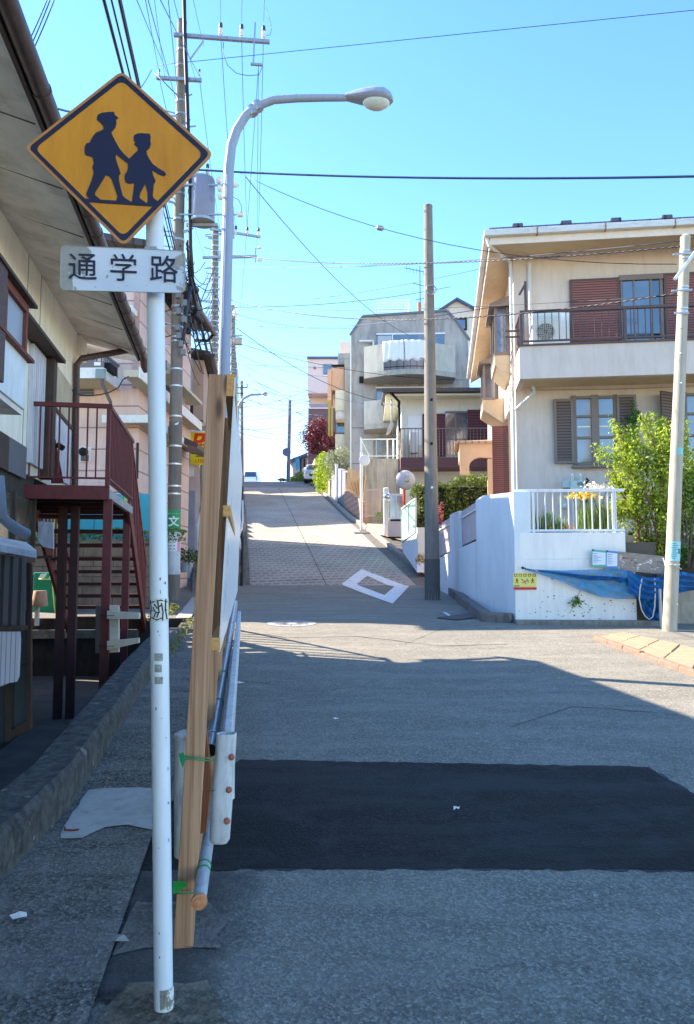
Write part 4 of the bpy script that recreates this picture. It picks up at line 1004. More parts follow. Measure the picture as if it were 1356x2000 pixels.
# loose loops beside the crossarm
def loopw(pxs, Y, r, lab, m=None):
    return tag(MB().tube([P(x, y, Y) for x, y in pxs], r, 5).build('cable', m or M_wire, smooth='all', fix=False), lab, 'cable')
loopw([(437, 82), (436, 105), (445, 128), (462, 143), (485, 148), (506, 146), (512, 132)], YP1 - .2, .008, 'slack grey jumper wire hanging in a loop under the upper crossarm')
loopw([(519, 14), (526, 35), (531, 55), (528, 68), (520, 70)], YP1 - .2, .006, 'thin wire curl beside the outermost insulator of the upper crossarm')
loopw([(455, 385), (466, 390), (473, 405), (471, 416)], YP1 - .35, .007, 'short dark jumper curving into the lower fuse')
loopw([(300, 140), (330, 170), (350, 190)], YP1 - .3, .012, 'black service cable sloping down onto the transformer pole')
# black cable bundle from pole one to pole two and on
for k, (y0, y1, s_, r) in enumerate(((500, 640, .7, .035), (560, 690, .9, .030), (600, 560, .6, .016), (640, 590, .8, .014), (590, 700, 1.1, .018), (690, 600, .3, .018), (520, 560, .7, .012), (540, 610, .9, .012), (610, 640, .7, .012), (570, 660, .6, .012))):
    W_(P(368, y0, YP1 - .2), P(417 + (k % 3) * 2, y1, YP2 - .2), s_, r, M_black, 'black communication cable sagging between the transformer pole and the second pole', 'black cables between the poles')
for k in range(7): W_(P(420 + k % 3, 560 + k * 18, YP2 - .2), P(455, 625 + k * 14, 40), .5 + .1 * k, .022, M_black, 'black cable sagging from the second pole to the third pole', 'black cables up the street')
for k in range(9): W_(P(456, 640 + k * 12, 40), P(472, 750 + k * 12, 62), .9, .022, M_wire, 'blue-grey far cable running over the hill to the farthest pole', 'far cables over the hill')
for (px, py) in ((352, 590), (377, 560), (386, 620), (362, 640)):
    c = P(px, py, YP1 + 1.2); tag(MB().lathe(c, [(.04, -.2), (.085, -.17), (.085, .17), (.04, .2)], 12, (.3, .9, -.25)).build('splice_case', M_black, smooth=True), 'black cable splice case hanging among the black cables by the transformer pole', 'splice case', 'splice cases by the transformer pole')
# wires over the street
W_(P(372, 331, YP1 - .1), P(1470, 342, 11.5), .12, .022, mat('blue_cable', srgb(36, 60, 92), .5), 'thick dark blue cable crossing the whole sky above the bare pole')
W_(P(300, 128, YP1), P(1470, 8, 12.5), .0, .007, M_wire, 'single thin wire rising across the sky above the street lamp')
w3a, w3b = P(470, 338, YP1 - .2), P(1322, 516, YP7); W_(w3a, w3b, .55, .007, M_black, 'thin black wire with a small node sloping down to the leaning pole')
c = w3a.lerp(w3b, .40); c.z -= .55 * 4 * .4 * .6; tag(MB().lathe(c, [(.02, -.08), (.05, -.05), (.05, .05), (.02, .08)], 10, (1, 0, -.2)).build('wire_node', M_steel, smooth=True), 'small grey splice node on the thin black wire left of the bare pole', 'splice node')
def twisted(a, b_, sag, r, lab, turns=110):
    a = Vector(a); b_ = Vector(b_); pts = []; n = turns * 4; d = (b_ - a).normalized(); x = d.cross(Vector((0, 0, 1))).normalized(); y = x.cross(d)
    for i in range(n + 1):
        t_ = i / n; p = a.lerp(b_, t_); p.z -= sag * 4 * t_ * (1 - t_); an = i * math.pi / 2; pts.append(p + (x * math.cos(an) + y * math.sin(an)) * r * .55)
    mb = MB().tube(pts, .013, 4)
    return tag(mb.build('cable', M_black, smooth='all', fix=False), lab, 'cable')
twisted(P(450, 497, 24), P(1330, 481, YP7), .30, .010, 'twisted dark cable running level to the top of the leaning pole')
twisted(P(448, 585, 24), P(1332, 571, YP7), .55, .009, 'twisted cable crossing low in front of the second floor window to the leaning pole')
W_(P(470, 603, 30), P(1325, 577, YP7), .15, .007, M_black, 'plain black wire just below the lower twisted cable, ending on the leaning pole')
W_(P(458, 600, 30), P(880, 560, 34), .25, .012, M_wire, 'thin wire rising gently to the aerial on the concrete apartment roof')
W_(P(470, 597, 30), P(960, 520, 22), .2, .007, M_wire, 'faint wire rising to the corner of the beige house eaves')
W_(P(480, 345, YP1 - .2), P(800, 655, 33), .5, .010, M_black, 'wire sloping steeply from the street lamp to the top balcony of the concrete apartments')
W_(P(462, 640, 28), P(736, 782, 34), .4, .013, M_black, 'dark wire sloping to the middle balcony of the concrete apartments')
W_(P(470, 672, 34), P(905, 742, 36), .4, .012, M_black, 'dark wire passing just under the hung laundry balcony')
W_(P(470, 712, 40), P(860, 718, 40), .1, .010, M_wire, 'faint level wire at the height of the dark house roof')
g5 = 'wires crossing above the hilltop'
for k, (x0, y0, x1, y1, Y_, sg_) in enumerate(((458, 702, 605, 819, 44, .3), (460, 718, 606, 785, 46, .3), (462, 728, 606, 790, 50, .3), (462, 745, 610, 770, 48, .4), (462, 770, 640, 812, 46, .3), (466, 796, 601, 762, 50, .2), (466, 812, 570, 798, 56, .2),
                                            (466, 822, 600, 800, 58, .2), (466, 838, 596, 818, 54, .3), (466, 833, 600, 850, 54, .2), (468, 845, 596, 859, 56, .2), (480, 855, 560, 868, 60, .1), (476, 760, 610, 775, 52, .5), (470, 776, 606, 782, 52, .4), (475, 735, 585, 765, 60, .3))):
    W_(P(x0, y0, Y_), P(x1, y1, Y_ - 6), sg_, .016, M_wire, 'thin wire crossing the pale sky above the hilltop', g5)
W_(P(62, 196, 5.5), P(296, 137, YP1 - .3), .45, .010, mat('blue_cable', srgb(36, 60, 92), .5), 'dark service cable from the near roof eaves passing behind the diamond sign')
for k, (x0, x1) in enumerate(((92, 2), (106, 12), (98, -6))): 
    W_(P(x0, 0, 6), P(x1, 170 + 22 * k, 5.0), .06, .0055, M_wire, 'thin grey service wire dropping from the sky onto the near roof edge', 'service wires at the near roof edge')
loopw([(141, 762), (152, 770), (170, 773), (196, 771), (214, 766), (232, 757), (240, 742), (252, 735)], 8.9, .008, 'thin dark service cable drooping past the dark downpipe of the near house')

for k, (q, r_) in enumerate(((((366, 470, 16.3), (371, 540, 16.4), (384, 600, 18), (400, 665, 21), (413, 722, 25)), .042), (((368, 500, 16.3), (378, 548, 16.8), (388, 580, 18.5), (404, 640, 22), (417, 700, 26)), .03), (((372, 560, 16.3), (366, 600, 16.3), (362, 640, 16.4), (356, 672, 16.3)), .04), (((420, 520, 27.5), (398, 575, 24), (380, 625, 20), (366, 650, 17)), .022))):
    tag(MB().tube([P(*z) for z in q], r_, 7).build('cable', mat('bundle_blue', srgb(40, 48, 64), .5, .2, 12, .3), smooth='all', fix=False), 'thick wrapped cable bundle ' + ('bending down from the transformer pole towards the second pole', 'crossing just above the heaviest bundle between the poles', 'hugging the transformer pole below the white name plate', 'slanting back up from the transformer pole to the second pole')[k], 'cable')
# more of the tangle round the first two poles
for k in range(9):
    x0 = 346 + rp.uniform(-6, 14); y0 = rp.uniform(500, 690); x1 = x0 + rp.uniform(10, 60); y1 = y0 + rp.uniform(-70, 90)
    xm, ym = (x0 + x1) / 2 + rp.uniform(-8, 8), (y0 + y1) / 2 + rp.uniform(10, 30)
    loopw([(x0, y0), ((x0 + xm) / 2, (y0 + ym) / 2 + 6), (xm, ym), ((x1 + xm) / 2, (y1 + ym) / 2 + 4), (x1, y1)], YP1 + .3, .010, 'slack black drop cable curling between the fittings of the transformer pole', M_black)['group'] = 'slack cables at the transformer pole'
for k in range(12):
    W_(P(350 + rp.uniform(-4, 18), rp.uniform(470, 640), YP1 - .2), P(rp.uniform(404, 424), rp.uniform(500, 720), YP2 - .3), rp.uniform(.1, 1.4), rp.choice((.010, .014, .02)), rp.choice((M_black, M_wire)), 'black communication cable sagging between the transformer pole and the second pole', 'black cables between the poles')
for (x0, y0, Y0, x1, y1, Y1, s_) in ((456, 612, 34, 700, 640, 36, .3), (458, 655, 34, 690, 700, 40, .4), (460, 690, 38, 640, 735, 44, .3), (440, 520, 24, 1340, 470, 11.8, .2), (456, 632, 30, 960, 600, 16, .3), (463, 708, 42, 720, 790, 36, .3)): W_(P(x0, y0, Y0), P(x1, y1, Y1), s_, .009, M_wire, 'thin wire crossing the street from the wire-laden poles to the far side', 'thin wires crossing the street')
for k in range(6): W_(P(350, 520 + k * 26, YP1), P(150 - k * 10, 560 + k * 20, 22), .3, .012, M_black, 'black service cable running behind the near house to the transformer pole', 'service cables behind the near house')
# ================================================================ near house with the deep eaves (sunken yard side)
LF = Frame(-3.82, 10.5, -9.0)
M_cream = mat('plaster_cream', srgb(238, 232, 214), 0.85, 0.05, 2, 0.35, 90, srgb(170, 160, 136), 0.35, (3, 3, .6))
M_soffit = mat('soffit_grey', srgb(226, 220, 212), 0.9, 0.12, 2.2, 0.3, 70, srgb(110, 106, 98), 0.5, (1.2, 1.2, 1.2))
M_brown = mat('brown_gutter', srgb(74, 56, 54), 0.4, 0.15, 8, 0.05, 100, srgb(110, 96, 90), 0.5, (8, 2, 8))
M_dkbrown = mat('dark_brown_wood', srgb(74, 58, 50), 0.75, 0.2, 10, 0.4, 100, srgb(40, 32, 28), 0.6, (12, 12, 2))
M_redbrn = mat('rusted_frame', srgb(120, 66, 54), 0.75, 0.2, 14, 0.4, 120, srgb(60, 40, 36), 0.6, (12, 12, 6))
M_frost = mat('frosted_glass', srgb(148, 160, 172), 0.35, 0.08, 30, 0.8, 60)
Lb = LF(0, -3, 0); Lb.z = LOT_Z
lh = thing('near_house', 'old cream plaster house with wide grey eaves and brown gutter above the sunken yard', 'house', Lb, R(-9))
v_c, z_wt = LF.side(148, 668, 0.0)
u_g = 0.80
v_ge, z_g = LF.side(262, 690, u_g)
z_w = 4.95
FL = 2.74      # platform level
# wall above the platform, butted lower wall
MB().fbox(LF, -7.5, 0.0, -14, 0.0, FL - .12, z_w + .05).build('wall', M_cream, lh)
# wall joints
for px in (54, 80):
    vv, _ = LF.side(px, 560, 0.0); MB().fbox(LF, 0.001, 0.006, vv - .004, vv + .004, FL, z_w).build('wall_joint', mat('joint_grey', srgb(150, 146, 132), .9), lh)
# roof: soffit slab, fascia and a pitched top
zs0, zs1 = z_w, z_g + .07
def pr(mb, a, b_): return mb
A = [LF(0.0 - 7.5, -14, zs0 + 1.9), LF(u_g, -14, zs1), LF(u_g, .55, zs1), LF(-7.5, .55, zs0 + 1.9)]
sof = MB(); sof.box8([LF(-.0, -14, zs0), LF(u_g - .02, -14, zs1), LF(u_g - .02, .25, zs1), LF(-.0, .42, zs0), LF(-.0, -14, zs0 + .05), LF(u_g - .02, -14, zs1 + .05), LF(u_g - .02, .25, zs1 + .05), LF(-.0, .42, zs0 + .05)])
sof.build('soffit', M_soffit, lh)
for vv in np.arange(-12, .3, .92):
    MB().box8([LF(.02, vv, zs0 - .003), LF(u_g - .05, vv, zs1 - .001), LF(u_g - .05, vv + .006, zs1 - .001), LF(.02, vv + .006, zs0 - .003), LF(.02, vv, zs0 + .01), LF(u_g - .05, vv, zs1 + .01), LF(u_g - .05, vv + .006, zs1 + .01), LF(.02, vv + .006, zs0 + .01)]).build('soffit_joint', mat('joint_dark', srgb(96, 94, 88), .9), lh)
rf = MB(); rf.box8([LF(-7.6, -14, zs1 + 1.90), LF(u_g + .0, -14, zs1 + .06), LF(u_g + .0, .29, zs1 + .06), LF(-7.6, .55, zs1 + 1.90), LF(-7.6, -14, zs1 + 2.02), LF(u_g + .0, -14, zs1 + .20), LF(u_g + .0, .29, zs1 + .20), LF(-7.6, .55, zs1 + 2.02)])
rf.build('roof', M_dkbrown, lh)
MB().fbox(LF, u_g + .001, u_g + .03, -14, .30, zs1 - .06, zs1 + .21).build('fascia', M_brown, lh)
# gable end board (pale) and wall triangle
MB().prism([LF(-7.5, .44, zs0 + 1.6), LF(0.02, .44, zs0 - .14), LF(u_g - .02, .44, zs1 - .02), LF(u_g - .02, .44, zs1 + .05), LF(-7.5, .44, zs0 + 1.9)], LF.e * .03).build('verge_board', M_cream, lh)
MB().fbox(LF, -.22, .06, .0, .43, zs0 - .30, zs0 - .02).build('verge_bracket', M_cream, lh)
# gutter: half-round look, collars, end, diagonal leader and downpipe
gy = zs1 - .03
pts = [LF(u_g + .09, v_, gy + .02) for v_ in np.linspace(-13, .28, 24)]
gut = MB().tube(pts, .062, 12).build('gutter', M_brown, lh, smooth=True)
for v_ in list(np.arange(-6, .25, .42)): MB().tube([LF(u_g + .09, v_, gy + .02), LF(u_g + .09, v_ + .03, gy + .02)], .068, 12).build('gutter_joint', M_brown, gut, smooth=True, fix=False)
MB().tube([LF(u_g + .09, .27, gy + .02), LF(u_g + .09, .34, gy - .10), LF(u_g + .12, .38, gy - .16)], [.062, .05, .045], 10).build('gutter_outlet', M_brown, gut, smooth=True)
p0 = P(250, 684, 10.8); p1 = P(160, 700, 10.3); p2 = P(150, 712, 10.25); p3 = P(146, 1000, 10.25)
MB().tube([p0, p1, p2, P(148, 850, 10.25), p3], .044, 12).build('downpipe', M_brown, lh, smooth=True)
# bay window
ub = .42
vb1, _ = LF.side(56, 600, ub); vb0 = vb1 - 2.2
zb_t = LF.side(55, 606, ub)[1]; zsill = LF.side(57, 706, ub)[1]; zbot = LF.side(52, 803, ub)[1]
bay = MB().fbox(LF, .002, ub, vb0, vb1, zbot, zsill - .02).build('bay_box', mat('panel_white', srgb(214, 222, 224), .6, .05, 2, .1, 60, srgb(150, 146, 136), .35, (3, 3, 1)), lh)
MB().fbox(LF, .002, ub - .02, vb0 + .02, vb1 - .02, zbot - .05, zbot - .002).build('underside', M_soffit, bay)
wz = zb_t
wn = MB().fbox(LF, .003, ub - .03, vb0, vb1 - .03, zsill + .01, wz + .0).build('window_pane', M_frost, lh)
fm = MB(); fm.fbox(LF, ub - .045, ub, vb1 - .05, vb1, zsill, wz + .02).fbox(LF, ub - .045, ub, vb1 - .66, vb1 - .60, zsill, wz + .02).fbox(LF, ub - .045, ub + .004, vb0, vb1, wz - .03, wz + .04).fbox(LF, 0, ub - .046, vb1 - .028, vb1 - .001, zsill, wz + .02)
fm.build('window_frame', M_redbrn, wn)
vpst, _ = LF.side(5, 650, ub + .03)
MB().fbox(LF, ub - .06, ub + .04, vpst - .30, vpst + .045, zbot + .04, wz + .05).build('rusty_post', mat('post_rust', srgb(84, 66, 66), .85, .3, 30, 1.0, 80, srgb(150, 130, 120), .5, (40, 40, 20)), wn)
MB().fbox(LF, -.001 + .004, ub + .05, vb0, vb1 + .06, zsill - .022, zsill + .006).build('sill', M_redbrn, wn)
MB().box8([LF(.004, vb0, wz + .07), LF(ub + .06, vb0, wz + .042), LF(ub + .06, vb1 + .07, wz + .042), LF(.004, vb1 + .07, wz + .05), LF(.004, vb0, wz + .11), LF(ub + .06, vb0, wz + .07), LF(ub + .06, vb1 + .07, wz + .07), LF(.004, vb1 + .07, wz + .11)]).build('bay_roof', M_dkbrown, wn)
# door recess: whitewashed boards, hood, dark post
vd0, _ = LF.side(60, 800, .03); vd1, _ = LF.side(84, 800, .03)
zh = LF.side(92, 690, .1)[1]
dr_ = MB().fbox(LF, .004, .05, LF.side(57, 860, .03)[0], vd1, FL, zh).build('plank_door', banded('white_planks', srgb(206, 208, 214), srgb(120, 110, 108), .085, .10, 1, dirt=srgb(140, 128, 120), damt=.6), lh)
MB().fbox(LF, .0045, .14, vd1, vd1 + .16, FL - .1, zh).build('door_post', M_dkbrown, lh)
MB().box8([LF(.005, vb1 + .1, zh + .02), LF(.22, vb1 + .1, zh), LF(.22, vd1 + .22, zh), LF(.005, vd1 + .22, zh + .02), LF(.005, vb1 + .1, zh + .10), LF(.22, vb1 + .1, zh + .04), LF(.22, vd1 + .22, zh + .04), LF(.005, vd1 + .22, zh + .10)]).build('door_hood', M_dkbrown, lh)
for (xa, xb, m_, nm) in ((-20, 18, M_dkbrown, 'dark_screen'), (19, 54, mat('grey_screen', srgb(96, 98, 104), .6, .08), 'grey_screen')):
    MB().fbox(LF, .004, .03, LF.side(xa, 860, .03)[0], LF.side(xb, 860, .03)[0] - .01, 2.55, zbot - .06).build(nm, m_, lh)
# stained panel lower on the wall, sloping edge strip, lower whitewashed boards
v0_, z0_ = LF.side(95, 690, .01); v1_, z1_ = LF.side(146, 765, .01)
MB().prism([LF(.004, v0_, FL), LF(.004, v0_, z0_), LF(.004, v1_, z1_), LF(.004, v1_, FL)], LF.r * .012).build('stained_panel', mat('plaster_stained', srgb(186, 176, 152), .85, .12, 2, .2, 60, srgb(130, 114, 88), .5, (3, 3, .8)), lh)
v2_, z2_ = LF.side(97, 793, .02); v3_, z3_ = LF.side(138, 840, .02)
MB().prism([LF(.018, v2_, FL), LF(.018, v2_, z2_), LF(.018, v3_, z3_), LF(.018, v3_, FL)], LF.r * .014).build('white_panel', mat('panel_peeling', srgb(200, 208, 218), .7, .08, 4, .3, 60, srgb(130, 120, 110), .6, (8, 8, 2)), lh)
MB().bar(LF(.036, v2_, z2_ + .02), LF(.036, v3_, z3_ + .02), .03, .05).build('strip', M_dkbrown, lh)
# lower storey (below the platform)
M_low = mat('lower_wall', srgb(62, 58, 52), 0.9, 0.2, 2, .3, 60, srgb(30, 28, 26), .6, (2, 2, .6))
MB().fbox(LF, -8.5, -2.4, .7, 3.1, LOT_Z, 3.9).build('yard_sun_block', M_low, lh)  # unseen block beside the house, added to keep sun off the yard floor
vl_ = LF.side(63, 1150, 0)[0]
MB().fbox(LF, -7.5, -1.4, vl_ + .001, 0, LOT_Z, FL - .126).build('lower_wall', M_low, lh)  # out-of-view recessed wall, added to stop sunlight passing under the house
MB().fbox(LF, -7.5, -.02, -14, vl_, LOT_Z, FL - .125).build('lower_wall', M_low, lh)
# lower window with meshed glass
vw0, vw1 = LF.side(-30, 1030, 0)[0], LF.side(60, 1030, 0)[0]
lw = MB().fbox(LF, -.018, .02, vw0, vw1, 1.75, 2.35).build('window_pane', glass('dark_glass', srgb(40, 44, 38), .15, srgb(96, 92, 76)), lh)
f2 = MB()
for v_ in (vw0, (vw0 + vw1) / 2, vw1): f2.fbox(LF, .021, .05, v_ - .03, v_ + .03, 1.72, 2.38)
f2.fbox(LF, .021, .06, vw0, vw1, 1.68, 1.74).build('window_frame', M_dkbrown, lw)
# pale lean-to hood and boarded shed against the lower wall
sx0 = -2.9
def quadP(ps, th, m, name, par): return MB().prism([P(*p) for p in ps], th).build(name, m, par)
shed = thing('lean_to_shed', 'dark lean-to of weathered boards and corrugated sheet under the near house bay window', 'shed', P(20, 1480, 4.6), 0)
quadP([(-60, 1050, 4.35), (72, 1077, 4.9), (72, 1090, 4.9), (-60, 1066, 4.35)], (-.02, .02, 0), mat('hood_white', srgb(186, 192, 200), .6, .08, 4, .1, 60, srgb(110, 108, 100), .5, (6, 6, 6)), 'roof_edge', shed)
MB().box8([P(-60, 1051, 4.35), P(72, 1078, 4.9), P(52, 1062, 5.8), P(-60, 1040, 5.8), P(-60, 1048, 4.35), P(72, 1075, 4.9), P(52, 1059, 5.8), P(-60, 1037, 5.8)]).build('roof', M_soffit, shed)
M_corr = banded('corrugated_dark', srgb(92, 92, 98), srgb(50, 50, 54), .055, .35, 0, dirt=srgb(60, 56, 54), damt=.5)
quadP([(-60, 1075, 4.75), (48, 1090, 4.75), (46, 1222, 4.75), (-60, 1222, 4.75)], (0, .03, 0), M_corr, 'corrugated_panel', shed)
quadP([(-60, 1224, 4.6), (41, 1224, 4.6), (41, 1232, 4.6), (-60, 1232, 4.6)], (0, .1, 0), M_dkbrown, 'ledge', shed)
MB().prism([P(x, y, 4.55) for x, y in [(-60, 1234), (37, 1234), (38, 1250), (36, 1300), (35, 1322), (31, 1332), (18, 1334), (0, 1341), (-60, 1345)]], (0, .025, 0)).build('white_board', banded('board_white', srgb(190, 196, 210), srgb(140, 140, 150), .028, .12, 0, dirt=srgb(120, 116, 120), damt=.5), shed)
MB().prism([P(x, y, 5.0) for x, y in [(-60, 1210), (60, 1190), (60, 1420), (14, 1448), (-60, 1470)]], (0, .03, 0)).build('glazed_door', glass('teal_glass', srgb(44, 58, 62), .2, srgb(70, 88, 90)), shed)
quadP([(10, 1335, 4.96), (22, 1335, 4.96), (22, 1440, 4.96), (10, 1445, 4.96)], (0, .03, 0), M_dkbrown, 'door_stile', shed)
quadP([(52, 1100, 4.96), (60, 1100, 4.96), (60, 1424, 4.96), (52, 1430, 4.96)], (0, .03, 0), M_dkbrown, 'door_stile', shed)
quadP([(12, 1432, 4.95), (58, 1405, 4.95), (58, 1424, 4.95), (12, 1450, 4.95)], (0, .04, 0), M_dkbrown, 'door_rail', shed)
quadP([(36, 1291, 4.95), (60, 1284, 4.95), (60, 1292, 4.95), (36, 1299, 4.95)], (0, .04, 0), M_dkbrown, 'door_rail', shed)
c0, c1, c2 = P(-3, 930, 4.7), P(3, 1010, 4.7), P(30, 1032, 4.8)
MB().tube([c0, c1, c2, P(52, 1043, 4.9)], .035, 12).build('grey_pipe', mat('pipe_grey', srgb(120, 128, 140), .5), shed, smooth=True)
# roof of the lower floor seen below the platform: sagging white sheet
quadP([(75, 1018, 7.4), (103, 1020, 7.4), (104, 1072, 7.4), (84, 1068, 7.4), (74, 1055, 7.4)], (0, .03, 0), mat('sheet_dirty', srgb(178, 178, 188), .7, .1, 5, .2, 60, srgb(120, 96, 76), .7, (5, 5, 2)), 'hanging_board', lh)
quadP([(72, 1086, 7.2), (102, 1084, 7.2), (102, 1089, 7.2), (72, 1091, 7.2)], (0, .05, 0), M_dkbrown, 'rail', lh)

# ================================================================ red-brown steel stair and landing
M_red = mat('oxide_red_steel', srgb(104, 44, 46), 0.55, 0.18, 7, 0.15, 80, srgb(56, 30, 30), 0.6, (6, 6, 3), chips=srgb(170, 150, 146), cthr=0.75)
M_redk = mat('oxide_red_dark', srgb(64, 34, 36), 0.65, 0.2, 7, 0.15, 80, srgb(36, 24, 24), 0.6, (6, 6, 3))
PF = Frame(XW(212, 8.2), 8.2, -9.5)
st = thing('steel_stair', 'dark red steel landing on posts with railings and an open stair going down behind it', 'outdoor stair', PF(0, 0, LOT_Z))
zt_f = PF.front(100, 947)[1]; zb_f = PF.front(100, 974)[1]
zr_t = PF.front(100, 785)[1]; zr_b = PF.front(100, 930)[1]
ul = -2.6; depth = 2.3
MB().fbox(PF, ul, 0, 0, .05, zb_f, zt_f).build('front_beam', M_red, st)
MB().fbox(PF, -.045, 0, .052, depth, zb_f + .02, zt_f - .03).build('side_beam', mat('beam_pale', srgb(150, 156, 160), .6, .12, 6, .2, 60, srgb(90, 80, 76), .6, (8, 3, 8)), st)
MB().fbox(PF, ul, -.05, .055, depth, zt_f - .06, zt_f - .02).build('deck', mat('deck_dark', srgb(44, 36, 36), .8, .1), st)
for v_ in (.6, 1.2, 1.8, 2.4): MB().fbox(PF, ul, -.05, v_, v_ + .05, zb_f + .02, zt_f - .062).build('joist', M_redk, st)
# front railing
MB().fbox(PF, ul, 0.01, -.005, .045, zr_t - .045, zr_t).build('top_rail', M_red, st)
MB().fbox(PF, ul, 0, .005, .035, zr_b - .02, zr_b).build('bottom_rail', M_red, st)
for px in (3, 20, 39, 58, 77, 95, 115, 133, 150, 170, 188):
    u_, _ = PF.front(px, 860); MB().fbox(PF, u_ - .008, u_ + .008, .012, .028, zr_b, zr_t - .04).build('baluster', M_red, st, fix=False)
MB().fbox(PF, -.045, -.003, .0, .045, zt_f - .02, zr_t - .04).build('newel_post', M_red, st)
# side railing of flat bars
MB().fbox(PF, -.035, .002, .05, depth, zr_t - .045, zr_t).build('top_rail', M_red, st)
MB().fbox(PF, -.03, 0, .05, depth, zr_b - .02, zr_b).build('bottom_rail', M_red, st)
for k in range(20):
    v_ = .12 + (depth - .2) * k / 19; MB().fbox(PF, -.028, -.004, v_ - .010, v_ + .010, zr_b - .06, zr_t - .05).build('baluster', M_red, st, fix=False)
# posts to the yard
u_, _ = PF.front(206, 1100)
for (uu, vv, px) in ((u_, .06, 205), (-.07, depth - .08, 240)):
    MB().fbox(PF, uu - .045, uu + .045, vv, vv + .09, LOT_Z - .02, zb_f + .01).build('post', M_red, st)
u3, _ = PF.front(119, 1200, 1.0)
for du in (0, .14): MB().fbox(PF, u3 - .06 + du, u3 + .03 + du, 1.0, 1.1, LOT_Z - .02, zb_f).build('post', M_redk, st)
# stair flight going away and down
z_top = zt_f - .03; v_s = depth - .15; ur0, ur1 = -1.22, -.06
vend = depth + 2.3; zend = .78
nst = 9
for k in range(nst):
    f_ = (k + .6) / nst; v_ = v_s + (vend - v_s) * f_; z_ = z_top + (zend - z_top) * f_
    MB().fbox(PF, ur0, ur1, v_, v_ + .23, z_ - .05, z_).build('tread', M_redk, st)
for uu in (ur0 - .03, ur1 + .03):
    MB().bar(PF(uu, v_s - .1, z_top + .0), PF(uu, vend + .1, zend - .1), .04, .22).build('stringer', M_red, st)
for uu, m_ in ((ur0 - .03, M_red), (ur1 + .03, M_red)):
    MB().bar(PF(uu, v_s, zr_t), PF(uu, vend, zend + .95), .04, .05).build('hand_rail', m_, st)
    for k in range(12):
        f_ = k / 11; v_ = v_s + (vend - v_s) * f_; z_ = z_top + (zend - z_top) * f_
        MB().fbox(PF, uu - .012, uu + .012, v_ - .02, v_ + .02, z_ - .05, z_ + .96 - .0).build('baluster', M_red, st, fix=False)
# short dark pipe stub by the landing and red panel
MB().prism([P(100, 858, 9), (P(108, 858, 9)), P(124, 944, 9), P(100, 944, 9)], (0, .02, 0)).build('folded_gate', M_red, st)
c = P(96, 852, 8.95); MB().tube([c, P(104, 858, 8.95)], .035, 10).build('pipe_stub', M_redk, st, smooth=True)
MB().tube([P(112, 868, 8.95), P(124, 876, 8.95)], .035, 10).build('pipe_stub', M_dark, st, smooth=True)
# timber boards wired to the front post
M_lum = mat('pale_lumber', srgb(206, 196, 178), .7, .08, 8, .2, 80, srgb(160, 146, 124), .4, (3, 3, 8))
bt = thing('lashed_timber', 'pale timber offcuts wired across the front red post of the stair', 'timber boards', P(230, 1270, 8.9))
MB().prism([P(x, y, 8.12) for x, y in [(209, 1193), (272, 1197), (272, 1209), (209, 1209)]], (0, .05, 0)).build('cross_board', M_lum, bt, bevel=.003)
MB().prism([P(x, y, 8.12) for x, y in [(209, 1252), (271, 1246), (271, 1256), (209, 1270)]], (0, .05, 0)).build('cross_board', M_lum, bt, bevel=.003)
MB().prism([P(x, y, 8.18) for x, y in [(214, 1182), (232, 1184), (232, 1274), (214, 1275)]], (0, .04, 0)).build('upright_board', M_lum, bt, bevel=.003)
MB().prism([P(x, y, 8.40) for x, y in [(187, 1182), (197, 1183), (197, 1276), (186, 1276)]], (0, .04, 0)).build('upright_board', mat('lumber_grey', srgb(120, 116, 108), .8, .1, 8), bt, bevel=.003)
for y_ in (1201, 1261): MB().tube([P(193, y_, 8.1), P(205, y_ + 1, 8.1), P(224, y_ + 1, 8.1)], .003, 5).build('binding_wire', M_black, bt)
# ================================================================ yard back wall, side street things beyond
YR = 13.0
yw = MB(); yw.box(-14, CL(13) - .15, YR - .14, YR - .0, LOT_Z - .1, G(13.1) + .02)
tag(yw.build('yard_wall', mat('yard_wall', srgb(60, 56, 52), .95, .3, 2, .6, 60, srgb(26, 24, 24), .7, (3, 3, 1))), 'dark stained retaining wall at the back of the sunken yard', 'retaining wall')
MB_ = MB(); MB_.bar(Vector((-8, YR - .2, G(13) - .25)), Vector((CL(13) - .9, YR - .2, G(13) - .22)), .12, .14)
tag(MB_.build('yard_beam', M_conc), 'long horizontal concrete beam along the back wall of the sunken yard', 'beam')
# junk in the yard: bucket lamp-like stump on the street edge
t = thing('post_with_bucket', 'rusty pale bucket turned over a short white post at the yard edge', 'bucket post', P(75, 1215, 12.8))
c = P(78, 1180, 12.8); MB().lathe((c.x, c.y, P(78, 1184, 12.8).z), [(.12, 0), (.13, .02), (.105, .25), (.10, .26)], 16).build('bucket', mat('bucket', srgb(190, 160, 140), .7, .1, 8, .2, 60, srgb(140, 90, 60), .7, (8, 8, 8)), t, smooth=True)
MB().box(c.x - .07, c.x - .01, c.y - .03, c.y + .03, P(75, 1222, 12.8).z, P(75, 1184, 12.8).z).build('post', M_swhite, t)
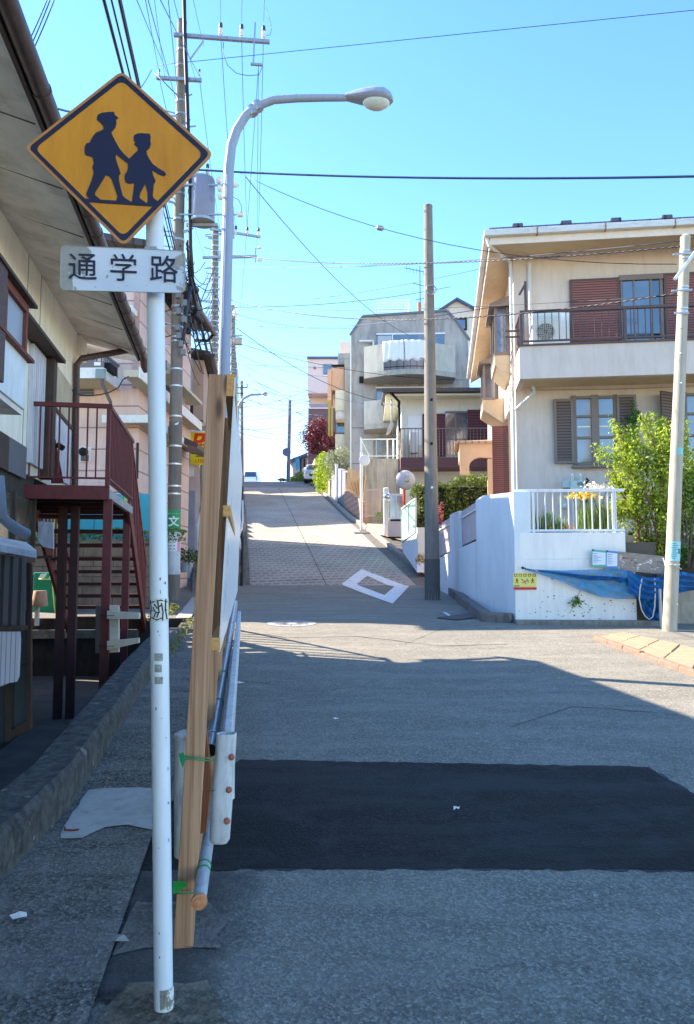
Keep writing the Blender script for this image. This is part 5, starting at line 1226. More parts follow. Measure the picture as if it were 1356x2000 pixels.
# green net bin for rubbish collection
t = thing('collection_bin', 'green refuse net box with a yellow cord and two white notices beneath the stair', 'refuse box', P(92, 1200, 14.2))
gb0, gb1 = P(66, 1205, 14.3), P(116, 1118, 14.3)
MB().box(gb0.x, gb1.x, 14.2, 14.9, gb0.z, gb1.z).build('net_box', mat('green_net', srgb(14, 128, 92), .7, .12, 5, .3, 80), t, bevel=.03)
MB().tube([P(76, 1131, 14.15), P(102, 1132, 14.15), P(104, 1160, 14.15), P(108, 1200, 14.15), P(82, 1208, 14.15)], .012, 6).build('cord', mat('yellow_cord', srgb(210, 205, 90), .6), t, smooth='all')
for x in (75, 95): MB().prism([P(x, 1130, 14.15), P(x + 5, 1121, 14.15), P(x + 16, 1120, 14.15), P(x + 11, 1129, 14.15)], (0, .01, 0)).build('notice', M_swhite, t)
# block wall with ivy on top and a teal fence
BW = Frame(-3.55, 14.75, 3.0)
M_block = mat('block_wall', srgb(122, 108, 96), .9, .15, 3, .6, 60, srgb(66, 60, 54), .6, (3, 3, 1))
bw = thing('block_wall', 'brown stained concrete block wall with an ivy-covered top behind the stair', 'block wall', BW(-2, 0, G(14.7)))
zt0_ = P(200, 1053, 14.75).z
MB().fbox(BW, -7, -.1, .02, .18, G(14.7) - .2, zt0_ - .08).build('wall', mat('mortar_dark', srgb(84, 76, 68), .95), bw)
for r_ in range(6):
    for k in range(18):
        z_ = G(14.7) + .02 + r_ * .2; u0_ = -7 + k * .4 + (.2 if r_ % 2 else 0); u1_ = min(u0_ + .39, -.105)
        if u1_ - u0_ > .05 and z_ + .19 < zt0_ - .05: MB().fbox(BW, u0_, u1_, -.0, .018, z_, z_ + .188).build('block', M_block, bw, fix=False)
MB().fbox(BW, -7, -.08, -.02, .2, zt0_ - .08, zt0_).build('coping', M_conc, bw)
tf = thing('teal_fence', 'teal and yellow-green panel fence standing behind the ivy of the block wall', 'panel fence', BW(-2, .6, zt0_))
for k in range(21):
    u0_ = -6.7 + k * .3; m_ = mat('teal_panel', srgb(58, 162, 178), .6, .06, 4, .1, 60, srgb(40, 110, 120), .3, (3, 3, 1)) if k % 5 != 4 else mat('lime_panel', srgb(150, 196, 110), .6, .06)
    MB().fbox(BW, u0_, u0_ + .285, .5, .54, zt0_ - .5, P(270, 964, 15.2).z).build('panel', m_, tf, fix=False)
# ================================================================ pink sided house behind the yard
KF = Frame(XW(266, 15.7), 15.7, 1.5)
M_pink = banded('pink_siding', srgb(220, 192, 180), srgb(150, 118, 108), .455, .03, 2, .8, .05, .4, 0, srgb(160, 130, 118), .35)
M_pinkp = mat('pink_plain', srgb(220, 194, 182), .8, .05, 2, .15, 60, srgb(160, 130, 118), .3, (3, 3, .8))
M_trim = mat('white_trim', srgb(228, 226, 218), .6, .04, 3, .1, 60, srgb(150, 146, 136), .3, (3, 3, 3))
M_bsof = mat('beige_soffit', srgb(196, 186, 160), .8, .08, 3)
kh = thing('pink_house', 'two storey house with salmon pink siding and a grey balcony behind the red stair', 'house', KF(-3, 2, G(16)))
zk1 = P(330, 500, 16).z
KD = 4.6
ZK = 8.3
MB().fbox(KF, -4.4, 0, 0, KD, G(15.5) - .3, ZK - .3).build('wall', M_pink, kh)
KL = KF
# white horizontal trims on street side / front
zA = KF.side(285, 745, .25)[1]; zB = KF.side(270, 838, .25)[1]
def slab(z, u1, v0, v1, th, m, name, lip=M_trim):
    s_ = MB().fbox(KF, -5, u1 - .03, v0 + .03, v1, z, z + th).build(name, m, kh)
    MB().fbox(KF, u1 - .029, u1, v0, v1, z - .02, z + th + .03).build('edge_trim', lip, s_)
    MB().fbox(KF, -5, u1 - .0295, v0, v0 + .029, z - .02, z + th + .03).build('edge_trim', lip, s_)
    return s_
# balcony slab on the front
zb1 = KF.front(180, 737, -.9)[1]
bs = MB().fbox(KF, -3.2, -.42, -1.0, -.001, zb1 - .02, zb1 + .12).build('balcony_slab', M_bsof, kh)
MB().fbox(KF, -3.25, -.40, -1.04, -1.001, zb1 - .05, zb1 + .16).build('edge_trim', M_trim, bs)
MB().fbox(KF, -.419, -.38, -1.0, -.001, zb1 - .05, zb1 + .16).build('edge_trim', M_trim, bs)
zr1 = KF.front(190, 692, -.95)[1]
rl = MB()
M_brail = mat('rail_dark_grey', srgb(96, 98, 104), .5, .1)
rl.fbox(KF, -3.2, -.44, -.97, -.93, zr1, zr1 + .05).fbox(KF, -.46, -.42, -.97, -.0, zr1, zr1 + .05)
rlo = rl.build('balcony_rail', M_brail, bs)
for k in range(28): MB().fbox(KF, -3.18 + k * .1, -3.15 + k * .1, -.96, -.94, zb1 + .16, zr1).build('baluster', M_brail, rlo, fix=False)
for k in range(9): MB().fbox(KF, -.45, -.43, -.9 + k * .1, -.87 + k * .1, zb1 + .16, zr1).build('baluster', M_brail, rlo, fix=False)
u0_, z0_ = KF.front(148, 706, -.99); u1_, z1_ = KF.front(203, 722, -.99)
pn = MB().fbox(KF, u0_, u1_, -1.0, -.975, z1_, z0_).build('air_unit_screen', mat('screen_brown', srgb(120, 108, 102), .7), bs)
u2_, z2_ = KF.front(190, 710, -1.0); MB().fbox(KF, u2_ - .06, u2_ + .07, -1.004, -1.001, z2_ - .04, z2_ + .03).build('rating_label', M_swhite, pn)
MB().fbox(KF, u0_, u1_ + .1, -.9, -.5, zb1 + .13, zb1 + .3).build('storage_dark', M_dark, bs)
# upper shutter window behind the balcony
u3, z3 = KF.front(158, 668, -.0); u4, z4 = KF.front(186, 692, .0)
MB().fbox(KF, u3 - .3, u4, -.03, -.001, z4 - .9, z3 + .5).build('shutter', banded('shutter_grey', srgb(120, 122, 130), srgb(80, 82, 90), .06, .3, 2), kh)
# upper box on facade with white cap (behind the plate)
uq0, zq0 = KF.front(238, 608, -.35)
cb = MB().fbox(KF, uq0, -.14, -.35, -.001, zb1 + .9, zq0 - .02).build('bay_box', M_pinkp, kh)
MB().fbox(KF, uq0 - .1, -.05, -.42, -.001, zq0 - .019, zq0 + .10).build('cap', M_trim, cb)
MB().fbox(KF, -.13, -.02, -.05, -.001, zb1, ZK - .3).build('corner_strip', mat('strip_pink', srgb(184, 150, 140), .7), kh)
# eave strips above doors along the street side : white trim sloping away in view, dark canopy
c0 = KF.side(274, 740, .30); c1 = KF.side(312, 800, .30)
MB().fbox(KF, .001, .30, -1.0, KD - .02, zb1 - .02, zb1 + .12).build('ledge', M_bsof, kh)
MB().fbox(KF, .3005, .335, -1.0, KD, zb1 - .05, zb1 + .18).build('edge_trim', M_trim, kh)
zc1 = KF.front(245, 826, -.2)[1]
MB().fbox(KF, -.6, .40, -.4, 2.6, zc1 - .01, zc1 + .05).build('canopy', M_bsof, kh)
MB().fbox(KF, -.62, .44, -.43, -.401, zc1 - .04, zc1 + .12).build('canopy_edge', M_trim, kh)
MB().fbox(KF, .401, .44, -.4, 2.6, zc1 - .04, zc1 + .12).build('canopy_edge', M_trim, kh)
# ground floor dark window on the front near the post
u5, z5 = KF.front(274, 865, 0); u6, z6 = KF.front(290, 935, 0)
w_ = MB().fbox(KF, u5 - .02, -.02, -.03, -.001, z6, z5).build('window', banded('louvre_brown', srgb(70, 58, 54), srgb(36, 30, 30), .05, .4, 0), kh)
MB().fbox(KF, u5 - .06, -.0, -.06, -.031, z6 - .06, z6).build('sill', mat('wood_sill', srgb(150, 110, 90), .6), w_)
# electric meter on the front wall
u7, z7 = KF.front(166, 888, 0)
mt = MB().fbox(KF, u7 - .12, u7 + .13, -.02, -.001, z7 - .16, z7 + .16).build('meter_board', M_trim, kh)
MB().lathe(KF(u7 - .01, -.02, z7 + .05), [(.09, 0), (.09, .08), (.06, .12), (.001, .125)], 16, -KF.e).build('meter', M_dark, mt, smooth=True)
MB().fbox(KF, u7 - .05, u7 + .09, -.09, -.021, z7 - .14, z7 - .02).build('meter_box', mat('meter_grey', srgb(80, 80, 84), .5), mt)
# weatherproof box and mast on the balcony edge
u8, z8 = KF.front(202, 735, -1.06)
wb = MB().fbox(KF, u8 - .14, u8 + .05, -1.12, -1.045, z8 - .06, z8 + .14).build('service_box', mat('service_box', srgb(130, 142, 140), .5), kh, bevel=.01)
MB().tube([KF(u8 - .02, -1.08, z8 - .06), KF(u8 - .01, -1.08, z8 - .16), KF(u8 + .16, -1.08, z8 - .52), KF(u8 + .2, -1.06, z8 - .95)], .035, 10).build('conduit', mat('conduit_brown', srgb(92, 76, 72), .5), wb, smooth=True)
for k, zz in enumerate((1.2, 2.1)): pass
# roof: dark tiled, with gutter on the street side
KE = .46
zr0 = P(362, 650, 17).z
rf = MB(); rf.box8([KF(-4.7, -.45, ZK + .9), KF(KE, -.45, ZK), KF(KE, KD + .5, ZK), KF(-4.7, KD + .5, ZK + .9), KF(-4.7, -.45, ZK + 1.05), KF(KE, -.45, ZK + .14), KF(KE, KD + .5, ZK + .14), KF(-4.7, KD + .5, ZK + 1.05)])
rf_ = rf.build('roof', banded('tiles_dark', srgb(74, 66, 66), srgb(40, 38, 40), .22, .2, 0), kh)
MB().prism([KF(-4.4, -.002, ZK - .3), KF(0, -.002, ZK - .3), KF(0, -.002, ZK + .06), KF(-4.4, -.002, ZK + .82)], KF.e * .1).build('gable_wall', M_pinkp, kh)
MB().prism([KF(-4.4, KD - .1, ZK - .3), KF(0, KD - .1, ZK - .3), KF(0, KD - .1, ZK + .06), KF(-4.4, KD - .1, ZK + .82)], KF.e * .09).build('gable_wall', M_pinkp, kh)
MB().tube([KF(KE + .06, -.5, ZK - .02), KF(KE + .06, KD + .6, ZK - .02)], .07, 10).build('gutter', M_brown, rf_, smooth=True)
MB().tube([KF(KE + .06, KD + .5, ZK - .02), KF(KE - .1, KD + .45, ZK - .25), KF(.08, KD + .1, ZK - .35)], .045, 8).build('downpipe', M_dark, rf_, smooth=True)
# street side: shallow beige hood, barred window, lower small roof
va, za = KF.side(352, 690, .45); vb, zbb = KF.side(385, 737, .45)
zho = KF.side(360, 712, .45)[1]
MB().fbox(KF, .0015, .42, 1.0, 4.2, zho - .5, zho - .42).build('window_hood', M_bsof, kh)
v0, z0 = KF.side(352, 742, .1); v1, z1 = KF.side(366, 792, .1)
v0 = 2.0; v1 = 3.6
wd = MB().fbox(KF, .0018, .04, v0, v1, z1 - .2, z0 + .2).build('window', glass('glass_dim', srgb(50, 58, 62), .2), kh)
for k in range(9): MB().fbox(KF, .12, .135, v0 + .1 + k * .16, v0 + .12 + k * .16, z1 - .25, z0 + .15).build('window_bar', M_alu, wd, fix=False)
zl = KF.side(362, 850, .4)[1]
MB().box8([KF(.002, 2.2, zl - .12), KF(.75, 2.2, zl - .35), KF(.75, 4.2, zl - .35), KF(.002, 4.2, zl - .12), KF(.002, 2.2, zl + .12), KF(.78, 2.2, zl - .26), KF(.78, 4.2, zl - .26), KF(.002, 4.2, zl + .12)]).build('porch_roof', M_brown, kh)

# ---- second house up the street on that side: blue-grey walls, timber-brown bay
HF = Frame(XW(373, 21.2), 21.2, -6.6)
hh = thing('grey_blue_house', 'narrow pale blue-grey house with brown shutter and sloping beige eaves beside the parking sign', 'house', HF(-3, 2, G(22)))
HD = 6.7; ZH = P(385, 715, 22).z
MB().fbox(HF, -8, 0, 0, HD, G(21) - .4, ZH).build('wall', mat('wall_bluegrey', srgb(176, 190, 204), .8, .05, 2, .15, 60, srgb(140, 146, 150), .3, (3, 3, .8)), hh)
MB().box8([HF(-8.4, -.3, ZH + 1.3), HF(.5, -.3, ZH + .0), HF(.5, HD + .4, ZH + .0), HF(-8.4, HD + .4, ZH + 1.3), HF(-8.4, -.3, ZH + 1.45), HF(.5, -.3, ZH + .14), HF(.5, HD + .4, ZH + .14), HF(-8.4, HD + .4, ZH + 1.45)]).build('roof', banded('tiles_dark', srgb(74, 66, 66), srgb(40, 38, 40), .22, .2, 0), hh)
MB().tube([HF(.56, -.35, ZH), HF(.56, HD + .4, ZH)], .07, 8).build('gutter', M_brown, hh, smooth=True)
zz = HF.side(385, 775, .4)[1]
MB().fbox(HF, .0015, .42, .2, 4.5, zz, zz + .1).build('window_hood', M_bsof, hh)
MB().fbox(HF, .0012, .30, -.02, 2.0, zz + .12, ZH - .05).build('bay', mat('bay_brown', srgb(176, 150, 132), .8, .08), hh)
z0 = HF.front(380, 778, 0)[1]; z1 = HF.front(380, 812, 0)[1]
MB().fbox(HF, -.12, .02, -.04, -.001, z1, z0).build('shutter', M_redk, hh)
MB().fbox(HF, .003, .05, .5, 1.2, z1, z0).build('window', glass('glass_dim', srgb(50, 58, 62), .2), hh)
MB().fbox(HF, .0035, .08, 1.8, 2.6, z1 - .1, z0).build('window', glass('glass_dim', srgb(50, 58, 62), .2), hh)
# ---- third and fourth houses hidden by the hoarding but shading the road
for (y0, y1, hgt, col, lab) in ((35.6, 44.0, 6.2, srgb(200, 190, 176), 'cream rendered house further up behind the timber hoarding'), (48.5, 60, 6.5, srgb(186, 188, 190), 'pale grey house near the hilltop behind the street lamp')):
    QF = Frame(XL(y0) - 1.7, y0, -8.2); q = thing('hillside_house', lab, 'house', QF(-3, 2, G(y0)))
    L_ = y1 - y0
    MB().fbox(QF, -7, 0, 0, L_, G(y0) - .5, G(y0) + hgt).build('wall', mat('wall_%d' % int(y0), col, .8, .06), q)
    MB().box8([QF(-7.3, -.3, G(y0) + hgt + 1.4), QF(.4, -.3, G(y0) + hgt), QF(.4, L_ + .3, G(y0) + hgt), QF(-7.3, L_ + .3, G(y0) + hgt + 1.4), QF(-7.3, -.3, G(y0) + hgt + 1.55), QF(.4, -.3, G(y0) + hgt + .15), QF(.4, L_ + .3, G(y0) + hgt + .15), QF(-7.3, L_ + .3, G(y0) + hgt + 1.55)]).build('roof', M_dkbrown, q)
    for v_ in (1.2, 4.0): MB().fbox(QF, .001, .04, v_, v_ + 1.4, G(y0) + 3.6, G(y0) + 4.8).build('window', glass('glass_dim', srgb(50, 58, 62), .2), q)

# ---- yellow parking sign
YPk = 20.75
pk = thing('parking_sign', 'yellow parking sign with a red D mark and 24H above a smaller yellow price panel', 'parking sign', Vector((XW(393, YPk), YPk, G(YPk))))
Pq = lambda x, y, dy=0.0: P(x, y, YPk + dy)
MB().tube([Vector((XW(396, YPk + .2), YPk + .2, G(YPk))), Pq(396, 850, .2)], .06, 10).build('post', M_steel, pk, smooth=True)
M_py = mat('parking_yellow', srgb(250, 222, 40), .5, .04); M_pr = mat('parking_red', srgb(226, 60, 34), .5, .05)
pa = MB().prism([Pq(370, 842), Pq(409, 842), Pq(409, 879), Pq(370, 879)], (0, .12, 0)).build('upper_panel', M_py, pk)
MB().ring([Pq(x, y, -.012) for x, y in ((369.5, 841.5), (409.5, 841.5), (409.5, 879.5), (369.5, 879.5))], [Pq(x, y, -.012) for x, y in ((372, 844), (408.5, 844), (408.5, 878.5), (372, 878.5))], (0, .01, 0)).build('panel_edge', M_swhite, pa)
o_ = roundpoly([(380.5, 846), (403, 846), (401, 861), (394, 865), (378, 865)], 2.2, 4); i_ = roundpoly([(387.5, 851.5), (395, 851.5), (394, 856), (391, 859.5), (384.5, 859.5)], 1.2, 4)
MB().ring([Pq(x, y, -.02) for x, y in o_], [Pq(x, y, -.02) for x, y in i_], (0, .012, 0)).build('red_mark', M_pr, pa)
text('24H', Pq(391.5, 869.2, -.02), (1, 0, 0), (0, 0, 1), .125, M_pr, pa, bold=.006)
text('PARKING', Pq(394, 874.4, -.02), (1, 0, 0), (0, 0, 1), .047, mat('ink_dark', srgb(50, 44, 40), .6), pa, bold=.001)
pb_ = MB().prism([Pq(372, 887), Pq(409, 887), Pq(409, 907.5), Pq(372, 907.5)], (0, .1, 0)).build('price_panel', M_py, pk)
text('1100', Pq(391, 900.5, -.02), (1, 0, 0), (0, 0, 1), .157, M_pr, pb_)
text('24時間最大', Pq(393, 891.3, -.02), (1, 0, 0), (0, 0, 1), .066, mat('ink_dark', srgb(50, 44, 40), .6), pb_)
MB().prism([Pq(374, 879.5), Pq(402, 879.5), Pq(402, 886.5), Pq(374, 886.5)], (0, .06, 0)).build('camera_box', M_dark, pk)
# pink-white boundary wall climbing the hill behind the pole
pwf = mat('wall_pinkwhite', srgb(206, 182, 176), .85, .06, 2, .2, 60, srgb(150, 130, 124), .4, (3, 3, 1))
wv = thing('slope_wall', 'pale pink rendered boundary wall with a curved glazed gate end beside the parking sign', 'boundary wall', Vector((XW(385, 22), 22, G(22))))
MB().prism([P(x, y, 20.9) for x, y in ((368, 905), (384, 905), (391, 925), (392, 985), (381, 1035), (368, 1060), (366, 1060))], (0, .12, 0)).build('wall', pwf, wv)
MB().prism([P(x, y, 20.85) for x, y in ((368, 845), (377, 843), (378, 930), (368, 931))], (0, .04, 0)).build('white_pillar', M_swhite, wv)
MB().prism([P(x, y, 20.8) for x, y in ((368, 958), (381, 958), (381, 1078), (367, 1082))], (0, .3, 0)).build('grey_pillar', mat('wall_bluegrey2', srgb(150, 152, 164), .8), wv)
MB().prism([P(x, y, 21.5) for x, y in ((387, 905), (390, 912), (393, 925), (393, 985), (388, 972), (386, 960))], (0, .05, 0)).build('glazed_panel', mat('lime_glass', srgb(190, 200, 150), .3), wv)
# steps and drain along that edge
sp = thing('side_steps', 'dark concrete steps climbing between the pink house and the guard fence', 'steps', gp(400, 1120))
for k in range(12):
    y_ = 18.4 + k * .42; x1 = XW(412, y_); x0 = XW(378, y_)
    MB().box(x0, x1, y_, y_ + .5, G(y_) - .2, G(y_) + .10 + k * .012).build('step', M_conc, sp, bevel=.01)
c = Vector((XW(365, 17.6), 17.6, 0)); c.z = G(17.6)
t = thing('plastic_pipe', 'grey plastic pipe elbow with cap beside the pole on the pavement corner', 'pipe', c)
MB().tube([P(348, 1098, 17.6), P(352, 1106, 17.6), P(360, 1110, 17.6)], .07, 12).build('elbow', mat('pvc', srgb(112, 122, 134), .5), t, smooth=True)
MB().lathe((XW(361, 17.6), 17.6, P(360, 1118, 17.6).z), [(.07, 0), (.07, .16), (.085, .16), (.085, .22), (.001, .22)], 14).build('riser', mat('pvc', srgb(112, 122, 134), .5), t, smooth=True)
sheet('walk_border', lambda y: XW(352, 13.6) - .13 * (y - 13.6), lambda y: XW(352, 13.6) + .26 - .13 * (y - 13.6), 13.1, 17.0, .02, M_conc_lt, 1)

# ---- stepped edge, rails and posts on the near side of the steep road
sv = thing('edge_steps', 'dark concrete edge steps rising beside the ringed road below the zigzag rail', 'steps', Vector((XL(21), 21, G(21))))
for k in range(15):
    y_ = 20.4 + k * 1.1; MB().box8([(XL(y_) - .62, y_, G(y_) - .2), (XL(y_) - .03, y_, G(y_) - .2), (XL(y_ + 1.08) - .03, y_ + 1.08, G(y_) - .2), (XL(y_ + 1.08) - .62, y_ + 1.08, G(y_) - .2),
        (XL(y_) - .62, y_, G(y_) + .26), (XL(y_) - .03, y_, G(y_) + .26), (XL(y_ + 1.08) - .03, y_ + 1.08, G(y_) + .26), (XL(y_ + 1.08) - .62, y_ + 1.08, G(y_) + .26)]).build('step', M_conc, sv, bevel=.015)
zg = thing('zigzag_handrail', 'white zigzag handrail beside the lower part of the steep road', 'handrail', Vector((XW(470, 22), 22, G(22))))
zp = [(462, 1118, 20.6), (461, 1098, 20.7), (461, 1075, 20.9), (466, 1048, 21.4), (473, 1032, 22), (469, 1019, 22.6), (468, 1002, 23.2), (469, 985, 24)]
MB().tube([P(*q) for q in zp], .030, 8).build('rail', M_alu, zg, smooth='all')
zp2 = [(472, 1118, 20.3), (472, 1078, 20.6), (467, 1048, 21), (474, 1020, 21.8), (474, 1000, 22.6), (474, 978, 24)]
MB().tube([P(*q) for q in zp2], .030, 8).build('rail', M_alu, zg, smooth='all')
for px, y_ in ((463, 20.8), (473, 20.4), (472, 22.5), (470, 24)):
    MB().tube([Vector((XW(px, y_), y_, G(y_))), Vector((XW(px, y_), y_, G(y_) + .95))], .025, 8).build('post', M_dark, zg)
bp = thing('black_post', 'thin black post with a cable rising beside the zigzag handrail', 'post', Vector((XW(474, 20.2), 20.2, G(20.2))))
MB().tube([Vector((XW(474, 20.2), 20.2, G(20.2))), P(474, 1050, 20.2)], .035, 8).build('shaft', M_black, bp, smooth=True)
for (px, y_, yt) in ((473, 27, 955), (474, 32, 950), (472, 38, 935)):
    MB().tube([Vector((XW(px, y_), y_, G(y_))), P(px, yt, y_)], .04, 8).build('shaft', M_black, bp, smooth=True)
rt = thing('roadside_signs', 'small cluster of triangular and round red signs seen edge-on on the far lamp post', 'road sign', P(468, 930, 43))
for py in (858, 873): MB().prism([P(466, py - 5, 43), P(471, py, 43), P(466, py + 5, 43)], (0, .03, 0)).build('triangle_plate', M_wire, rt)
MB().lathe(P(468, 884, 43), [(.16, 0), (.16, .03), (.1, .05)], 16, (.3, 1, 0)).build('round_plate', mat('sign_blue_red', srgb(70, 90, 140), .5), rt, smooth=True)
MB().prism([P(465, 889, 42.9), P(471, 889, 42.9), P(470.5, 893, 42.9), (P(466, 893, 42.9))], (0, .03, 0)).build('red_plate', mat('sign_red', srgb(200, 60, 60), .5), rt)
MB().tube([Vector((XW(468, 43.1), 43.1, G(43.1))), P(468, 852, 43.1)], .04, 8).build('post', M_steel, rt)
# ================================================================ beige corner house
RF = Frame(3.50, 15.5, 7.2)
def Fp(px, py, v=0.0): return RF.front(px, py, v)
M_beige = mat('plaster_beige', srgb(214, 198, 186), 0.9, 0.045, 1.6, 0.5, 80, srgb(160, 148, 130), 0.35, (2.5, 2.5, .5))
M_soff2 = mat('soffit_tan', srgb(206, 186, 152), 0.85, 0.06, 1.5, 0.2, 60, srgb(170, 140, 104), 0.4, (1.5, 1.5, 1.5))
M_fasc = mat('fascia_cream', srgb(228, 212, 198), 0.8, 0.04, 2, .1, 60, srgb(180, 160, 136), .35, (3, 3, 3))
M_gutw = mat('gutter_white', srgb(212, 212, 206), 0.5, 0.05, 3, .05, 60, srgb(150, 120, 96), .4, (2, 6, 6))
M_brn = mat('railing_brown', srgb(92, 72, 68), 0.45, 0.1, 6, .05, 80, srgb(60, 48, 46), .4, (6, 6, 2))
M_lou = banded('louvre_maroon', srgb(142, 88, 80), srgb(84, 50, 48), .052, .30, 2, .6, .08, .8)
M_lou2 = banded('louvre_brown2', srgb(104, 86, 82), srgb(60, 50, 48), .060, .28, 2, .6, .08, .8)
M_frb = mat('frame_taupe', srgb(124, 112, 104), .55, .06, 6, .05)
M_gl = glass('glass_blue', srgb(52, 58, 70), .1, srgb(92, 98, 112))
M_gld = glass('glass_dark', srgb(20, 24, 30), .06, srgb(34, 40, 48))
gz0 = 2.1
ch = thing('corner_house', 'beige two storey corner house with wide eaves, brown balcony rail and louvred shutters', 'house', RF(0, 0, gz0), R(7.2))
zc = Fp(1005, 500)[1]
HW, HDp = 11.5, 9.6
MB().fbox(RF, 0, HW, 0, HDp, .8, zc).build('wall', M_beige, ch)
# eaves
EO = .92
zf0 = Fp(960, 478, -EO)[1]; zf1 = Fp(955, 463, -EO)[1]; zf2 = Fp(953, 448, -EO)[1]
uL = Fp(957, 470, -EO)[0]
zs = zc + .0
mb = MB()
mb.box8([RF(uL + .03, -EO + .03, zf0), RF(HW + .8, -EO + .03, zf0), RF(HW + .8, 0, zs), RF(0, 0, zs), RF(uL + .03, -EO + .03, zf0 + .04), RF(HW + .8, -EO + .03, zf0 + .04), RF(HW + .8, 0, zs + .04), RF(0, 0, zs + .04)])
mb.build('front_soffit', M_soff2, ch)
VR = HDp + .6
MB().box8([RF(uL + .03, -EO + .03, zf0), RF(-.001, -.001, zs), RF(-.001, HDp, zs), RF(uL + .03, VR, zf0), RF(uL + .03, -EO + .03, zf0 + .04), RF(-.001, -.001, zs + .04), RF(-.001, HDp, zs + .04), RF(uL + .03, VR, zf0 + .04)]).build('side_soffit', M_soff2, ch)
fa = MB().fbox(RF, uL, HW + .8, -EO, -EO + .029, zf0 - .0, zf1).build('fascia', M_fasc, ch)
MB().fbox(RF, uL, uL + .029, -EO + .03, VR, zf0, zf1).build('fascia', M_fasc, ch)
gt_ = MB().fbox(RF, uL - .12, HW + .8, -EO - .12, -EO - .001, zf1 - .02, zf1 + .11).build('gutter', M_gutw, ch, bevel=.015)
MB().fbox(RF, uL - .12, uL - .001, -EO + .001, VR, zf1 - .02, zf1 + .11).build('gutter', M_gutw, ch, bevel=.015)
for k in range(7): MB().fbox(RF, uL + .9 + k * 1.3, uL + .93 + k * 1.3, -EO - .123, -EO - .0, zf1 - .03, zf1 + .112).build('gutter_bracket', mat('bracket_rust', srgb(150, 120, 104), .7), gt_, fix=False)
M_tile = banded('roof_tiles_blue', srgb(70, 78, 100), srgb(36, 40, 54), .28, .15, 0, .6, .12, .8)
cx_, cy_ = HW / 2, HDp / 2
A = [RF(uL - .03, -EO - .03, zf1 + .112), RF(HW + .9, -EO - .03, zf1 + .112), RF(HW + .9, VR + .03, zf1 + .112), RF(uL - .03, VR + .03, zf1 + .112)]
Bq = [RF(uL + .0, -EO - .0, zf1 + .19), RF(HW + .87, -EO, zf1 + .19), RF(HW + .87, VR, zf1 + .19), RF(uL + .0, VR, zf1 + .19)]
T1, T2 = RF(cx_ - 1.5, cy_, zf1 + 1.1), RF(cx_ + 1.5, cy_, zf1 + 1.1)
v = A + Bq + [T1, T2]
rf_ = MB().add(v, [(0, 1, 2, 3), (0, 4, 5, 1), (1, 5, 6, 2), (2, 6, 7, 3), (3, 7, 4, 0), (4, 8, 9, 5), (5, 9, 6), (6, 9, 8, 7), (7, 8, 4)]).build('roof', M_tile, ch)
for px in (1010, 1105, 1202, 1302):
    u_, _ = Fp(px, 440, -EO); MB().fbox(RF, u_ - .1, u_ + .12, -EO - .04, -EO + .3, zf1 + .17, zf1 + .25).build('ridge_tile', M_tile, rf_, bevel=.03)
# soffit vent
u_, _ = Fp(1015, 487, -.5); MB().fbox(RF, u_, u_ + .33, -.55, -.42, zc - .06, zc - .03).build('soffit_vent', banded('vent_brown', srgb(150, 110, 80), srgb(80, 50, 36), .04, .4, 0), ch)
# downpipes on the corner
M_dp = mat('downpipe_white', srgb(206, 208, 208), .5, .04, 3, .05, 60, srgb(150, 146, 140), .3, (6, 6, 1))
q = [RF(uL - .06, -EO + .0, zf1), RF(uL - .02, -EO + .02, zf1 - .16), RF(-.07, -.10, zc - .16), RF(-.06, -.07, zc - .32), RF(-.055, -.055, 3.4), RF(-.055, -.055, 2.3)]
MB().tube(q, .036, 12).build('downpipe', M_dp, ch, smooth=True)
for z_ in (zc - 1.2, zc - 2.4, zc - 3.6, 3.2): MB().tube([RF(-.055, -.055, z_), RF(-.055, -.055, z_ + .04)], .042, 12).build('pipe_clip', M_dp, ch, smooth=True, fix=False)
u_, z1_ = Fp(1034, 514, -.04); _, z0_ = Fp(1034, 672, -.04)
MB().tube([RF(u_, -.05, z0_ - .1), RF(u_, -.05, z1_)], .04, 12).build('duct', M_dp, ch, smooth=True)
u_, z1_ = Fp(1026, 550, -.7)
MB().fbox(RF, u_ - .025, u_ + .025, -.72, -.67, Fp(1026, 612, -.7)[1], z1_).build('laundry_post', M_brn, ch)
MB().prism([RF(u_, -.70, z1_), RF(u_ - .14, -.70, z1_ - .26), RF(u_ - .10, -.70, z1_ - .27), RF(u_, -.70, z1_ - .1)], RF.e * .03).build('laundry_hook', M_brn, ch)
# balcony
BV = -1.0
ub0 = Fp(1015, 700, BV)[0]; zp1 = Fp(1016, 677, BV)[1]; zp0 = Fp(1016, 740, BV)[1]
bal = MB().fbox(RF, ub0, HW - .2, BV, BV + .12, zp0, zp1).build('balcony_parapet', M_beige, ch)
MB().fbox(RF, ub0, ub0 + .12, BV + .121, -.001, zp0, zp1).build('balcony_return', M_beige, ch)
MB().fbox(RF, ub0 + .121, HW - .2, BV + .121, -.002, zp0 + .06, zp0 + .20).build('balcony_floor', M_soff2, ch)
MB().fbox(RF, ub0 - .03, HW - .2, BV - .03, BV + .13, zp1 + .001, zp1 + .035).build('parapet_cap', M_brn, bal)
zt_ = Fp(1018, 607, BV + .05)[1]; zb_ = zp1 + .10
rl = MB().fbox(RF, ub0 + .02, HW - .3, BV + .03, BV + .09, zt_ - .05, zt_).fbox(RF, ub0 + .02, HW - .3, BV + .045, BV + .075, zb_, zb_ + .035)
rlo = rl.build('balcony_rail', M_brn, bal)
u_ = ub0 + .1; k = 0
while u_ < HW - .5:
    MB().fbox(RF, u_ - .008, u_ + .008, BV + .052, BV + .068, zb_ + .036, zt_ - .051).build('baluster', M_brn, rlo, fix=False); u_ += .135; k += 1
